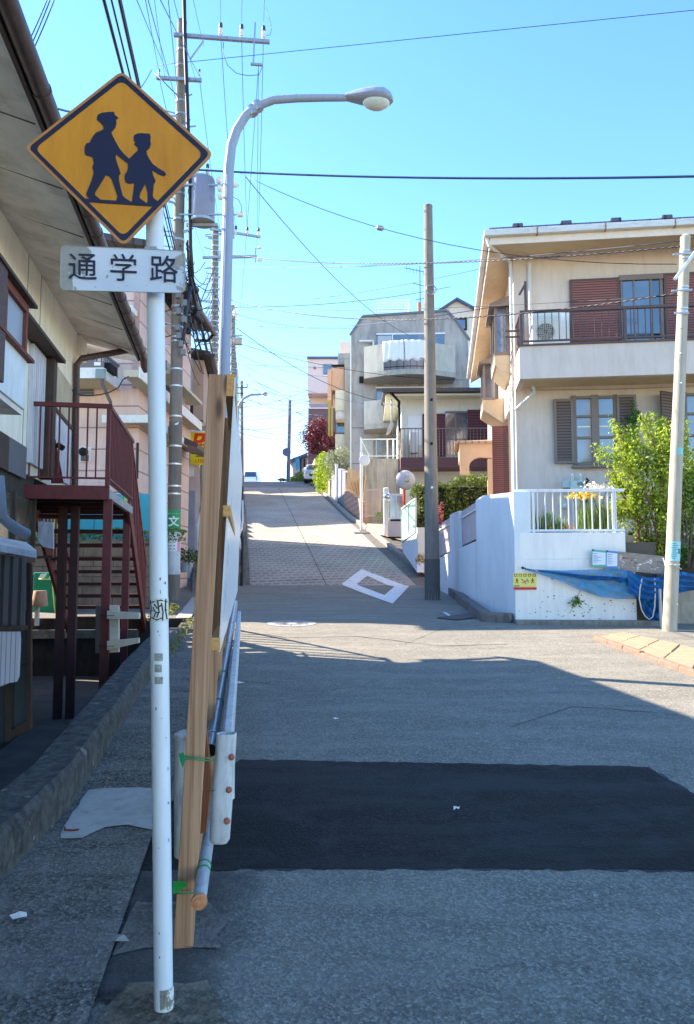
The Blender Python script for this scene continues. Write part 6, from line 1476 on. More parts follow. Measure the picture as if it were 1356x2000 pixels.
for px in (1019, 1222, 1420):
    u_, _ = Fp(px, 640, BV); MB().fbox(RF, u_ - .03, u_ + .03, BV + .02, BV + .08, zp1 + .036, zt_ - .051).build('rail_post', M_brn, rlo)
MB().fbox(RF, ub0 + .02, ub0 + .07, BV + .091, -.0015, zt_ - .05, zt_).build('side_rail', M_brn, bal)
for k in range(6): MB().fbox(RF, ub0 + .035, ub0 + .055, BV + .2 + k * .13, BV + .216 + k * .13, zp1 + .036, zt_ - .051).build('baluster', M_brn, rlo, fix=False)
for dz in (.22, .34): MB().fbox(RF, ub0 - .26, ub0 + .03, BV + .10, BV + .14, zp1 + dz, zp1 + dz + .03).build('laundry_arm', M_brn, bal)
# upper windows and shutters (v just in front of the wall)
def wrect(px0, py0, px1, py1, v=0.0):
    a = Fp(px0, (py0 + py1) / 2, v)[0]; b_ = Fp(px1, (py0 + py1) / 2, v)[0]; xm = (px0 + px1) / 2
    return a, b_, Fp(xm, py1, v)[1], Fp(xm, py0, v)[1]
zfl = zp0 + .2
def shutter(px0, px1, py0, zlow, m=M_lou, v=-.06, par=ch, name='shutter', fw=.04):
    a, b_, _, z1_ = wrect(px0, py0, px1, py0 + 60, v)
    s_ = MB().fbox(RF, a + fw, b_ - fw, v, v + .04, zlow + fw, z1_ - fw).build(name, m, par)
    f_ = MB().fbox(RF, a, a + fw, v - .012, v + .045, zlow, z1_).fbox(RF, b_ - fw, b_, v - .012, v + .045, zlow, z1_).fbox(RF, a + fw, b_ - fw, v - .011, v + .044, z1_ - fw, z1_).fbox(RF, a + fw, b_ - fw, v - .011, v + .044, zlow, zlow + fw)
    f_.build('shutter_frame', M_frb if m is M_lou2 else M_brn, s_); return s_
shutter(1113, 1211, 544, zfl)
shutter(1297, 1460, 530, zfl)
a, b_, z0_, z1_ = wrect(1212, 541, 1294, 665)
wn = MB().fbox(RF, a + .03, b_ - .03, -.025, -.001, zfl, z1_ - .08).build('balcony_window', M_gld, ch)
fr_ = MB()
for x0, x1 in ((a, a + .04), (b_ - .05, b_), (a + (b_ - a) * .30, a + (b_ - a) * .34), (a + (b_ - a) * .70, a + (b_ - a) * .75)): fr_.fbox(RF, x0, x1, -.055, -.026, zfl, z1_)
fr_.fbox(RF, a - .02, b_ + .02, -.08, -.0015, z1_ - .08, z1_ + .03)
fr_.fbox(RF, a + .04, b_ - .05, -.05, -.027, (zfl + z1_) / 2 - .25, (zfl + z1_) / 2 - .21)
fr_.build('window_frame', M_frb, wn)
MB().fbox(RF, a + .05, a + (b_ - a) * .69, -.0355, -.0265, zfl, z1_ - .09).build('near_pane', M_gl, wn)
# condensing unit
a, b_, z0_, z1_ = wrect(1036, 615, 1092, 676, -.35)
ac = thing('air_conditioner', 'white outdoor air conditioning unit with a round dark fan grille behind the brown balcony rail', 'air conditioner', RF((a + b_) / 2, -.4, zfl), R(7.2))
zz1 = z1_; zz0 = zfl
MB().fbox(RF, a, b_, -.62, -.32, zz0, zz1).build('casing', mat('ac_white', srgb(222, 222, 212), .5, .04), ac, bevel=.02)
c = RF(a + (b_ - a) * .47, -.625, Fp(1062, 648, -.62)[1]); rr0 = (b_ - a) * .31
MB().lathe(c, [(rr0, .0), (rr0, -.004), (.01, -.004)], 28, RF.e).build('fan_opening', M_dark, ac)
gr = MB()
for q_ in (.35, .55, .75, .95): gr.tube([c - RF.e * .012 + RF.r * rr0 * q_ * math.cos(t_) + Vector((0, 0, rr0 * q_ * math.sin(t_))) for t_ in np.linspace(0, 2 * math.pi, 25)], .005, 4)
for k in range(-4, 5):
    h_ = rr0 * math.sqrt(max(0, 1 - (k / 4.6) ** 2)); x_ = rr0 * k / 4.6; gr.bar(c - RF.e * .014 + RF.r * x_ - Vector((0, 0, h_)), c - RF.e * .014 + RF.r * x_ + Vector((0, 0, h_)), .008, .006); gr.bar(c - RF.e * .014 - RF.r * h_ + Vector((0, 0, x_)), c - RF.e * .014 + RF.r * h_ + Vector((0, 0, x_)), .008, .006)
gr.build('fan_grille', mat('grille_white', srgb(200, 200, 192), .5), ac, fix=False)
a2, b2, _, z2 = wrect(1092, 612, 1112, 676, -.2)
MB().fbox(RF, a2, b2, -.22, -.18, zfl, z2).build('white_cover', M_swhite, ac)
# ground floor windows: pair of french casements between louvred shutters
_, _, zw0, zw1 = wrect(1119, 777, 1204, 903)
shutter(1082, 1120, 779, zw0 - .02, M_lou2, -.09, fw=.05)
shutter(1205, 1243, 771, zw0 + .0, M_lou2, -.09, fw=.05)
a, b_, _, _ = wrect(1120, 775, 1205, 903)
wn = MB().fbox(RF, a, b_, -.02, -.001, zw0, zw1).build('window', M_gl, ch)
fr_ = MB(); mid = (a + b_) / 2
for x0, x1 in ((a - .02, a + .06), (mid - .075, mid + .075), (b_ - .06, b_ + .02)): fr_.fbox(RF, x0, x1, -.06, -.021, zw0 - .04, zw1 + .05)
for z_ in (zw0 - .06, zw0 + (zw1 - zw0) * .36, zw0 + (zw1 - zw0) * .69, zw1 - .02):
    fr_.fbox(RF, a + .061, mid - .076, -.055, -.0215, z_, z_ + .05).fbox(RF, mid + .076, b_ - .061, -.055, -.0215, z_, z_ + .05)
fr_.build('window_frame', M_frb, wn); MB().fbox(RF, a - .05, b_ + .05, -.12, -.0015, zw0 - .12, zw0 - .07).build('sill', M_frb, wn)
for xx in (a + .07, mid + .08): MB().fbox(RF, xx, xx + (b_ - a) * .5 - .17, -.024, -.0205, zw0 + (zw1 - zw0) * .54, zw0 + (zw1 - zw0) * .56).build('curtain_rail', M_swhite, wn)
# second group at the edge of frame: shutter ajar, casement
a, b_, _, _ = wrect(1336, 775, 1420, 903)
wn = MB().fbox(RF, a, b_, -.02, -.001, zw0, zw1).build('window', M_gl, ch)
fr_ = MB(); mid = (a + b_) / 2
for x0, x1 in ((a - .02, a + .06), (mid - .075, mid + .075), (b_ - .06, b_ + .02)): fr_.fbox(RF, x0, x1, -.06, -.021, zw0 - .04, zw1 + .05)
for z_ in (zw0 - .06, zw0 + (zw1 - zw0) * .36, zw0 + (zw1 - zw0) * .69, zw1 - .02):
    fr_.fbox(RF, a + .061, mid - .076, -.055, -.0215, z_, z_ + .05).fbox(RF, mid + .076, b_ - .061, -.055, -.0215, z_, z_ + .05)
fr_.build('window_frame', M_frb, wn)
a0 = Fp(1293, 830, -.3)[0]
MB().box8([RF(a0, -.34, zw0 - .02), RF(a - .03, -.02, zw0 - .02), RF(a - .05, .0, zw0 - .02), RF(a0 - .02, -.30, zw0 - .02), RF(a0, -.34, zw1 + .03), RF(a - .03, -.02, zw1 + .03), RF(a - .05, .0, zw1 + .03), RF(a0 - .02, -.30, zw1 + .03)]).build('shutter', M_lou2, ch)
# thin cable and hooks under the balcony
z_ = Fp(1100, 762, -.03)[1]; MB().tube([RF(.3, -.02, z_ + .02), RF(2.2, -.02, z_ - .01), RF(4.5, -.02, z_ + .02), RF(8, -.02, z_)], .006, 5).build('wall_cable', mat('cable_tan', srgb(150, 134, 110), .6), ch)
MB().tube([RF(ub0 + .3, BV + .5, zp0 - .02), RF(.35, -.35, zp0 - .12), RF(-.02, -.10, zp0 - .42)], .034, 10).build('balcony_drain', M_dp, ch, smooth=True)
# side bays
def bay(v0, v1, out, zb, zsill, ztop, label=None, low=.3):
    b1_ = MB()
    b1_.box8([RF(-.001, v0 + .15, zb - low), RF(-.001, v1 - .15, zb - low), RF(-.002, v1, zb), RF(-.002, v0, zb), RF(-.0015, v0 + .15, zb - low), RF(-.0015, v1 - .15, zb - low), RF(-.0025, v1, zb), RF(-.0025, v0, zb)]) if 0 else None
    box_ = MB().fbox(RF, -out, -.001, v0, v1, zb, zsill).build('bay_base', M_soff2, ch)
    MB().box8([RF(-out * .15, v0 + .02, zb - low), RF(-.002, v0 + .02, zb - low), RF(-.002, v1 - .02, zb - low), RF(-out * .15, v1 - .02, zb - low), RF(-out + .01, v0 + .001, zb - .001), RF(-.002, v0 + .001, zb - .001), RF(-.002, v1 - .001, zb - .001), RF(-out + .01, v1 - .001, zb - .001)]).build('bay_corbel', M_soff2, box_)
    w_ = MB().fbox(RF, -out + .05, -.002, v0 + .05, v1 - .05, zsill + .001, ztop).build('bay_window', M_gl, ch)
    f_ = MB()
    for (u_, v_) in ((-out, v0), (-out, v1 - .06), (-.08, v0), (-out, (v0 + v1) / 2)): f_.fbox(RF, u_, u_ + .06, v_, v_ + .06, zsill + .001, ztop)
    f_.fbox(RF, -out - .01, -.003, v0 - .01, v1 + .01, zsill - .02, zsill + .05)
    f_.build('bay_frame', M_frb, w_)
    MB().box8([RF(-out - .12, v0 - .12, ztop), RF(-.004, v0 - .12, ztop + .02), RF(-.004, v1 + .12, ztop + .02), RF(-out - .12, v1 + .12, ztop), RF(-out - .12, v0 - .12, ztop + .05), RF(-.004, v0 - .12, ztop + .22), RF(-.004, v1 + .12, ztop + .22), RF(-out - .12, v1 + .12, ztop + .05)]).build('bay_roof', M_frb, w_)
# near upper bay: its near face spans x 967..1000 in view
vv = 1.0
uo = -Fp(966, 650, vv)[0]
bay(vv, vv + 1.3, uo, Fp(980, 712, vv)[1], Fp(980, 692, vv)[1], Fp(985, 600, vv)[1], low=.28)
vv = 4.6; uo = -Fp(944, 760, vv)[0]
bay(vv, vv + 1.3, min(.62, uo), Fp(955, 795, vv)[1], Fp(955, 780, vv)[1], Fp(955, 712, vv)[1], low=.25)
# arched niche detail under the side soffit and hood over ground window
vv = 2.8
MB().box8([RF(-.52, vv, Fp(965, 800, vv)[1]), RF(-.003, vv, Fp(990, 828, vv)[1]), RF(-.003, vv + 1.2, Fp(990, 828, vv)[1]), RF(-.52, vv + 1.2, Fp(965, 800, vv)[1]),
           RF(-.52, vv, Fp(965, 786, vv)[1]), RF(-.003, vv, Fp(990, 776, vv)[1]), RF(-.003, vv + 1.2, Fp(990, 776, vv)[1]), RF(-.52, vv + 1.2, Fp(965, 786, vv)[1])]).build('window_hood', M_soff2, ch)
MB().fbox(RF, -.05, -.0022, 1.2, 2.7, gz0 + .9, Fp(990, 830, 2.8)[1]).build('side_window', M_gld, ch)
MB().fbox(RF, -.30, -.0024, 2.9, 3.0, gz0 - .1, Fp(990, 830, 2.8)[1]).build('louvre_panel', M_lou, ch)
MB().fbox(RF, -.22, -.0026, 1.1, 1.18, gz0 + .95, gz0 + 1.0).build('sill', M_redbrn, ch)
# cables clustered at the corner
for k in range(6):
    x = 998 + rp.uniform(-3, 3); y0 = 640 + k * 22
    MB().tube([P(x, y0, 15.35), P(x + rp.uniform(-7, 7), y0 + 18, 15.3), P(x + rp.uniform(-3, 3), y0 + 40, 15.35), P(x - 2, y0 + 70, 15.35)], .008, 5).build('corner_cable', mat('cable_tan', srgb(150, 134, 110), .6), ch, smooth='all', fix=False)
# entrance porch with arched beam
PV0, PV1 = 4.9, 6.3
up_ = Fp(893, 870, PV0)[0]
zt1, zt2 = Fp(930, 866, PV0)[1], Fp(930, 893, PV0)[1]
ulow = Fp(896, 905, PV0)[0]; zlow = Fp(900, 927, PV0)[1]
M_porch = mat('porch_beige', srgb(212, 180, 146), .85, .05, 2, .2, 60, srgb(180, 140, 106), .35, (3, 3, 1))
arch = [RF(up_ + .05, PV0, zt1), RF(-.003, PV0, zt1), RF(-.003, PV0, zt2 - .05)]
ze = zt2 + .02
for k in range(7):
    a_ = math.pi / 2 * k / 6; arch.append(RF(up_ + .62 - .3 * math.sin(a_), PV0, ze - .25 * (1 - math.cos(a_)) - .02))
arch += [RF(up_ + .32, PV0, zlow), RF(up_ + .08, PV0, zlow)]
po = MB().prism(arch, RF.e * .16).build('porch_beam', M_porch, ch)
MB().fbox(RF, up_ + .06, up_ + .22, PV0 + .165, PV1, zt2 - .02, zt1 - .01).build('porch_side', M_porch, po)
MB().fbox(RF, up_ + .1, -.004, PV0 + .165, PV1, zt1 - .12, zt1 - .02).build('porch_ceiling', M_porch, po)
MB().box8([RF(up_ - .06, PV0 - .08, zt1 + .0), RF(-.005, PV0 - .08, zt1 + .0), RF(-.005, PV1 + .1, zt1), RF(up_ - .06, PV1 + .1, zt1),
           RF(up_ - .06, PV0 - .08, zt1 + .06), RF(-.005, PV0 - .08, zt1 + .06), RF(-.005, PV1, zt1 + .34), RF(up_ + .3, PV1, zt1 + .3)]).build('porch_roof', banded('shingle_tan', srgb(176, 150, 126), srgb(120, 96, 78), .18, .12, 0), po)
u9 = Fp(953, 930, PV0)[0]; MB().fbox(RF, u9, u9 + .30, PV0 + .0, PV0 + .25, 2.0, zt2 - .05).build('porch_pillar', M_porch, po)
MB().fbox(RF, u9 - .15, u9 + .33, PV0 - .05, PV0 + .3, 2.0, 2.75).build('pillar_foot', M_porch, po)

# ================================================================ white garden wall, terrace and fence
GWz = 2.235
gc = Vector((XW(1003, 12.55), 12.55, 0))
GF = Frame(gc.x, gc.y, 4.0)      # front wall frame, a little turned
M_wwall = mat('white_wall_paint', srgb(234, 234, 228), 0.85, 0.04, 2, 0.7, 45, srgb(166, 170, 166), 0.3, (3, 3, .35), chips=srgb(120, 124, 130), cthr=0.70)
M_wwall2 = mat('white_wall_rough', srgb(214, 224, 228), 0.9, 0.03, 2, 1.3, 28, srgb(160, 172, 178), 0.3, (1.1, 1.1, .4))
gw = thing('garden_wall', 'flaking white painted garden wall facing us below the white fence', 'garden wall', GF(1, 0, G(12.5)))
u1_ = GF.front(1222, 1060)[0]; u2_ = GF.front(1242, 1150)[0]
zm = GF.front(1110, 1092)[1]
MB().fbox(GF, 0.0, u1_, 0, .25, zm, GWz).build('upper_wall', M_wwall, gw, bevel=.012)
MB().fbox(GF, 0.0, u2_, -.02, .3, .3, zm - .001).build('lower_wall', M_wwall, gw, bevel=.012)
# paint flakes as real chips (dark render showing)
for k in range(120):
    u_ = rp.betavariate(1.4, 1.2) * u2_; z_ = G(12.5) + .03 + abs(rp.gauss(0, .35)); s_ = rp.uniform(.004, .02)
    if z_ > zm - .15: continue
    n_ = rp.randint(4, 6); pts = [GF(u_ + s_ * math.cos(a_) * rp.uniform(.5, 1.3), -.0205, z_ + s_ * math.sin(a_) * rp.uniform(.3, .9)) for a_ in np.linspace(0, 2 * math.pi, n_, endpoint=False)]
    MB().add(pts, [tuple(range(n_))]).build('flaked_spot', mat('bare_render', srgb(92, 98, 110), .95, .2, 30, .3), gw, fix=False) if k < 90 else None
MB().fbox(GF, -.02, u2_ + .3, -.24, -.025, .3, G(12.3) + .07).build('wall_foot', M_conc, gw, bevel=.01)
# crack
MB().tube([GF.o * 0 + Vector(GF(GF.front(x, y, 0)[0], -.021, GF.front(x, y, 0)[1])) for x, y in ((1135, 1150), (1125, 1170), (1118, 1188), (1112, 1198))], .003, 4).build('crack', M_dark, gw)
# the big plain side face running up the street, with its sloping top, pillars and metal infill panels
sd0 = gc.copy(); sd1 = Vector((XW(862, 18.6), 18.6, 0))
ang = math.degrees(math.atan2(sd1.x - sd0.x, sd1.y - sd0.y)); SF = Frame(sd0.x, sd0.y, ang)
sw = thing('street_wall', 'rough white wall with a sloping top and recessed pale metal panels climbing from the corner', 'boundary wall', SF(0, 2, G(14)))
def Sp(px, py): return SF.side(px, py, 0.0)
def swall(pxs_top, pxs_bot, u0, u1, name, m):
    poly = [SF(u0, *Sp(x, y)) for x, y in pxs_top] 
    return poly
tops = [(1003, 960), (994, 962), (942, 968), (929, 977)]
pt = []
for x, y in tops:
    v_, z_ = Sp(x, y); pt.append((v_, z_))
vend_, zend_ = Sp(866, 1013)
v929 = pt[-1][0]
bot = [(v929, .4), (0.0, .4)]
MB().prism([SF(0, v_, z_) for v_, z_ in pt] + [SF(0, v_, z_) for v_, z_ in bot], SF.r * .28).build('corner_face', M_wwall2, sw, bevel=.01)
# panels
vA0, vA1 = Sp(929, 1000)[0], Sp(896, 1000)[0]
zA_t0, zA_t1 = Sp(929, 977)[1], Sp(895, 999)[1]; zA_b0, zA_b1 = Sp(929, 1057)[1], Sp(895, 1071)[1]
vB0, vB1 = Sp(879, 1040)[0], Sp(853, 1040)[0]
zB_t0 = Sp(879, 1008)[1]; zB_b0 = Sp(879, 1079)[1]; zB_t1 = Sp(853, 1024)[1]; zB_b1 = Sp(853, 1092)[1]
def vprism(vs, u0, w_, name, m, par=sw): return MB().prism([SF(u0, v_, z_) for v_, z_ in vs], SF.r * w_).build(name, m, par)
vprism([(vA0 + .001, .4), (vA0 + .001, zA_b0), (vA1, zA_b1), (vA1, .4)], .0, .28, 'lower_face', M_wwall2)
vprism([(vA1 + .001, .4), (vA1 + .001, zA_t1 + .01), (vB0, zB_t0 + .03), (vB0, .4)], .0, .28, 'pillar', M_wwall2)
vprism([(vB0 + .001, .4), (vB0 + .001, zB_b0), (vB1, zB_b1), (vB1, .4)], .0, .28, 'lower_face', M_wwall2)
vprism([(vB1 + .001, .4), (vB1 + .001, zB_t1), (vB1 + .6, zB_t1 - .12), (vB1 + .6, .4)], .0, .28, 'pillar', M_wwall2)
M_pan = mat('panel_lilac', srgb(176, 172, 182), .45, .08, 1.5, .1, 40, srgb(130, 110, 96), .35, (2, 2, 1))
for (v0_, v1_, t0_, t1_, b0_, b1_) in ((vA0, vA1, zA_t0, zA_t1, zA_b0, zA_b1), (vB0, vB1, zB_t0, zB_t1, zB_b0, zB_b1)):
    pn = vprism([(v0_ + .002, b0_ + .07), (v0_ + .002, t0_), (v1_ - .002, t1_), (v1_ - .002, b1_ + .07)], .07, .02, 'infill_panel', M_pan)
    vprism([(v0_ + .002, b0_ + .002), (v0_ + .002, b0_ + .06), (v1_ - .002, b1_ + .06), (v1_ - .002, b1_ + .002)], .075, .1, 'gap', M_dark, pn)
    MB().bar(SF(.05, v0_, t0_ - .16), SF(.05, v1_, t1_ - .16), .02, .03).build('panel_rail', M_alu, pn)
# soil terrace
MB().fbox(GF, .2, 5.4, .251, 3.2, 1.2, GWz - .05)
ter = MB().fbox(GF, .2, u1_, .252, 3.0, .6, GWz - .06).fbox(GF, u1_ + .001, 11, .801, 3.0, .6, GWz - .06).build('terrace_soil', mat('soil', srgb(84, 70, 56), .95, .3, 8, 1.0, 40))
tag(ter, kind='structure')
# white fence
gfc = thing('garden_fence', 'white metal baluster fence on top of the flaking white garden wall', 'fence', GF(1, .12, GWz))
fu1 = GF.front(1206, 1000, .1)[0]
zt_ = GF.front(1100, 957, .1)[1]; zb_ = GF.front(1100, 1036, .1)[1]
MB().fbox(GF, .03, fu1 + .12, .09, .14, zt_ - .035, zt_ + .015).build('top_rail', M_alu, gfc, bevel=.004)
MB().fbox(GF, .03, fu1 + .12, .10, .13, zb_ - .02, zb_ + .02).build('bottom_rail', M_alu, gfc, bevel=.004)
k = 0; u_ = .16
while u_ < fu1 + .08: MB().fbox(GF, u_ - .008, u_ + .010, .105, .125, zb_ + .021, zt_ - .036).build('baluster', M_alu, gfc, fix=False); u_ += .128
for px in (1042, 1199): u_ = GF.front(px, 1000, .1)[0]; MB().fbox(GF, u_ - .02, u_ + .02, .092, .138, GWz - .02, zt_ - .036).build('fence_post', M_alu, gfc)
# stained retaining wall to the right, under the shrub
rw = thing('stained_retaining_wall', 'stained grey concrete retaining wall beside the leaning pole beneath the shrub', 'retaining wall', GF(3.6, .6, G(12)))
ux = GF.front(1242, 1150)[0]
MB().fbox(GF, u1_ + .001, ux + .45, .35, .7, .5, GWz - .15).build('recess_back', mat('recess_dark', srgb(96, 88, 78), .95, .2, 3, .4, 50), rw)
MB().fbox(GF, ux + .451, 9, .10, .5, .5, GF.front(1330, 1120, .1)[1]).build('wall', mat('conc_stained', srgb(168, 158, 142), .95, .15, 3, .5, 60, srgb(72, 64, 56), .6, (3, 3, .7)), rw)
MB().fbox(GF, u1_ + .001, 9, .62, .8, GWz - .25, GWz - .02).build('upper_curb', mat('conc_stained', srgb(124, 116, 104), .95), rw)
# gas meter and boxes on the house wall
def wallthing(name, label, cat, px, py, v=-.1):
    u_, z_ = Fp(px, py, v); return thing(name, label, cat, RF(u_, v, z_), R(7.2)), u_, z_
t, u_, z_ = wallthing('gas_meter', 'pale green gas meter with two capped pipes on the beige wall above the white fence', 'gas meter', 1128, 948)
M_gas = mat('gas_green', srgb(190, 206, 198), .5, .05)
MB().fbox(RF, u_ - .15, u_ + .14, -.22, -.04, z_ - .13, z_ + .09).build('casing', M_gas, t, bevel=.02)
MB().fbox(RF, u_ - .02, u_ + .1, -.228, -.221, z_ - .02, z_ + .05).build('dial_window', mat('dial', srgb(110, 130, 130), .3), t)
for du in (-.10, .06): MB().tube([RF(u_ + du, -.12, z_ + .08), RF(u_ + du, -.12, z_ + .20)], .032, 12).build('inlet_pipe', M_gas, t, smooth=True); MB().tube([RF(u_ + du, -.12, z_ + .20), RF(u_ + du, -.12, z_ + .24)], .024, 12).build('pipe_cap', M_swhite, t, smooth=True)
MB().tube([RF(u_ + .17, -.10, z_ - .5), RF(u_ + .17, -.10, z_ + .05), RF(u_ + .22, -.1, z_ + .10), RF(u_ + .17, -.1, z_ + .14)], .022, 8).build('side_pipe', M_dark, t, smooth=True)
MB().tube([RF(u_ - .1, -.10, z_ - .12), RF(u_ - .1, -.10, z_ - .9)], .02, 8).build('outlet_pipe', M_alu, t, smooth=True)
t, u_, z_ = wallthing('meter_box', 'small pale grey-green wall box beside the gas meter', 'wall box', 1106, 947)
MB().fbox(RF, u_ - .07, u_ + .08, -.12, -.001, z_ - .10, z_ + .08).build('casing', M_gas, t, bevel=.01); MB().fbox(RF, u_ - .07, u_ + .08, -.125, -.121, z_ - .08, z_ - .06).build('lid_edge', M_dark, t)
t, u_, z_ = wallthing('outlet_box', 'small outdoor socket box low on the beige wall behind the fence', 'wall box', 1103, 985)
MB().fbox(RF, u_ - .05, u_ + .05, -.06, -.001, z_ - .08, z_ + .06).build('casing', M_gas, t, bevel=.01); MB().fbox(RF, u_ - .03, u_ + .03, -.08, -.061, z_ - .04, z_ + .01).build('cover', M_swhite, t)
t, u_, z_ = wallthing('hanging_bag', 'dark blue item hanging on the beige wall beside the gas meter', 'bag', 1145, 952)
MB().fbox(RF, u_ - .06, u_ + .07, -.14, -.02, z_ - .09, z_ + .07).build('bag', mat('navy_cloth', srgb(50, 58, 110), .8), t, bevel=.02); MB().tube([RF(u_ - .04, -.08, z_ + .06), RF(u_, -.08, z_ + .13), RF(u_ + .04, -.08, z_ + .06)], .006, 5).build('strap', M_dark, t)

# collection point sign (yellow, running figures, red band)
fy = lambda px, py: GF(GF.front(px, py, -.035)[0], -.035, GF.front(px, py, -.035)[1])
cs = thing('warning_board', 'yellow notice with black running figures and a red band on the flaking white wall', 'notice board', fy(1026, 1136))
ya = roundpoly([(1003, 1119), (1048, 1120), (1048, 1146), (1003, 1146)], .6, 2)
bd = MB().prism([fy(*p) for p in ya], GF.e * .008).build('board', mat('notice_yellow', srgb(226, 216, 110), .5, .04, 8), cs)
ra = [fy(*p) - GF.e * .001 for p in ((1003, 1147), (1048.5, 1147), (1048.5, 1152), (1003, 1152))]
MB().prism(ra, GF.e * .009).build('red_band', mat('notice_red', srgb(216, 70, 74), .5, .1, 30), cs)
for k in range(5):
    x = 1004.5 + k * 9.0; MB().ring([fy(*p) - GF.e * .002 for p in ((x, 1121), (x + 6, 1121), (x + 6, 1126), (x, 1126))], [fy(*p) - GF.e * .002 for p in ((x + 1, 1122), (x + 5, 1122), (x + 5, 1125), (x + 1, 1125))], GF.e * .0015).build('square_symbol', mat('ink_olive', srgb(70, 72, 40), .6), bd)
M_blk = mat('print_black', srgb(30, 32, 30), .6)
run = [(0, 0), (1.4, -.2), (1.8, 1.0), (1.0, 1.9), (2.6, 3.2), (4.2, 3.0), (4.2, 3.9), (2.2, 4.3), (1.6, 3.8), (1.7, 5.6), (3.2, 7.4), (3.0, 10), (2.0, 10), (2.1, 8.0), (.6, 6.6), (-1.0, 8.4), (-3.0, 8.8), (-3.1, 7.9), (-1.6, 7.4), (-.6, 5.6), (-.7, 3.2), (-2.2, 4.2), (-2.6, 3.4), (-.6, 1.8), (-.6, .6)]
for x0, sgn in ((1009.5, 1), (1041, -1)):
    MB().prism([fy(x0 + sgn * x * .9, 1129.5 + y * 1.05) - GF.e * .002 for x, y in run], GF.e * .0015).build('running_figure', M_blk, bd)
for (x, y, w_, h_) in ((1018, 1131, 4, 3), (1022, 1134, 6, 4), (1028, 1131, 3, 5), (1031, 1133, 2, 6), (1019, 1137, 5, 2), (1025, 1139, 4, 2)):
    MB().prism([fy(x, y) - GF.e * .002, fy(x + w_, y + .5) - GF.e * .002, fy(x + w_ - .5, y + h_) - GF.e * .002, fy(x + 1, y + h_ - .5) - GF.e * .002], GF.e * .0015).build('bag_symbol', mat('ink_grey', srgb(110, 116, 110), .6), bd)
for k in range(3): MB().prism([fy(1005 + k * 3.5, 1143.5) - GF.e * .002, fy(1007.5 + k * 3.5, 1143) - GF.e * .002, fy(1007.5 + k * 3.5, 1145) - GF.e * .002, fy(1005 + k * 3.5, 1145.3) - GF.e * .002], GF.e * .0015).build('small_print', M_blk, bd)
for k in range(4): MB().prism([fy(1006 + k * 11, 1148.4) - GF.e * .002, fy(1014 + k * 11, 1148.4) - GF.e * .002, fy(1014 + k * 11, 1150.4) - GF.e * .002, fy(1006 + k * 11, 1150.4) - GF.e * .002], GF.e * .0015).build('band_print', mat('print_dkred', srgb(150, 40, 50), .6), bd)

# plank with peeling paper and two posters
fq = lambda px, py, v=-.10: GF(GF.front(px, py, v)[0], v, GF.front(px, py, v)[1])
pl = thing('notice_plank', 'slanted weathered plank with torn paper tied to the leaning pole', 'plank', fq(1250, 1098))
MB().prism([fq(*p) for p in ((1165, 1078), (1207, 1077), (1299, 1087), (1297, 1122), (1205, 1113), (1168, 1106))], GF.e * .03).build('plank', mat('plank_peeled', srgb(150, 144, 136), .85, .15, 6, .4, 60, srgb(96, 84, 78), .7, (2, 4, 12), chips=srgb(214, 208, 204), cthr=0.60), pl)
for k in range(16):
    x = 1212 + rp.random() * 76; y = 1086 + (x - 1207) * .1 + rp.random() * 20; s_ = rp.uniform(2, 7)
    MB().add([fq(x, y, -.1015), fq(x + s_, y + rp.uniform(-1.5, 1), -.1015), fq(x + s_ * 1.2, y + rp.uniform(1, 2.5), -.1015), fq(x + s_ * .3, y + rp.uniform(1.5, 3), -.1015)], [(0, 1, 2, 3)]).build('torn_paper', mat('torn_white', srgb(222, 214, 216), .8) if k % 3 else mat('torn_brown', srgb(120, 84, 80), .8), pl, fix=False)
MB().tube([fq(1296, 1100), P(1322, 1104, 11.35), P(1331, 1112, 11.5)], .008, 6).build('tie_rope', mat('rope', srgb(205, 200, 190), .8, .1, 40), pl, smooth='all')
MB().tube([fq(1299, 1095), P(1303, 1108, 11.8), P(1306, 1116, 11.8), P(1300, 1106, 11.8), P(1296, 1090, 11.8)], .008, 6).build('tie_rope', mat('rope', srgb(205, 200, 190), .8, .1, 40), pl, smooth='all')
M_bt = mat('blue_tape', srgb(40, 70, 130), .5)
for (x0, x1, y0, y1, lab, cols) in ((1156, 1184, 1073, 1107, 'green bordered notice sheet on the plank, the outer one of the pair', srgb(80, 170, 150)), (1184, 1207, 1075, 1110, 'blue bordered notice sheet on the plank beside the torn paper', srgb(70, 130, 190))):
    t = thing('notice_sheet', lab, 'poster', fq((x0 + x1) / 2, (y0 + y1) / 2))
    dy = (x1 - x0) * .09
    MB().prism([fq(x, y, -.108) for x, y in ((x0, y0), (x1, y0 + dy), (x1, y1 + dy * .5), (x0, y1))], GF.e * .003).build('sheet', mat('sheet_%d' % x0, cols, .4, .05), t)
    MB().prism([fq(x, y, -.112) for x, y in ((x0 + 1.5, y0 + 4), (x1 - 1, y0 + 4 + dy), (x1 - 1, y1 - 4), (x0 + 1.5, y1 - 4))], GF.e * .003).build('white_field', mat('paper_blue', srgb(206, 220, 236), .4, .04), t)
    for k in range(6):
        y = y0 + 7 + k * 3.6; MB().prism([fq(a_, b_, -.114) for a_, b_ in ((x0 + 3, y), (x0 + 3 + rp.uniform(6, x1 - x0 - 7), y + .8), (x0 + 3 + 9, y + 1.8), (x0 + 3, y + 1.4))], GF.e * .001).build('text_line', mat('ink_blue', srgb(120, 146, 176), .6), t)
    MB().prism([fq(a_, b_, -.116) for a_, b_ in ((x0 + 1, y0 - .5), (x0 + 4, y0 - .3), (x0 + 4, y0 + 3.5), (x0 + 1, y0 + 3))], GF.e * .002).build('tape', M_bt, t)
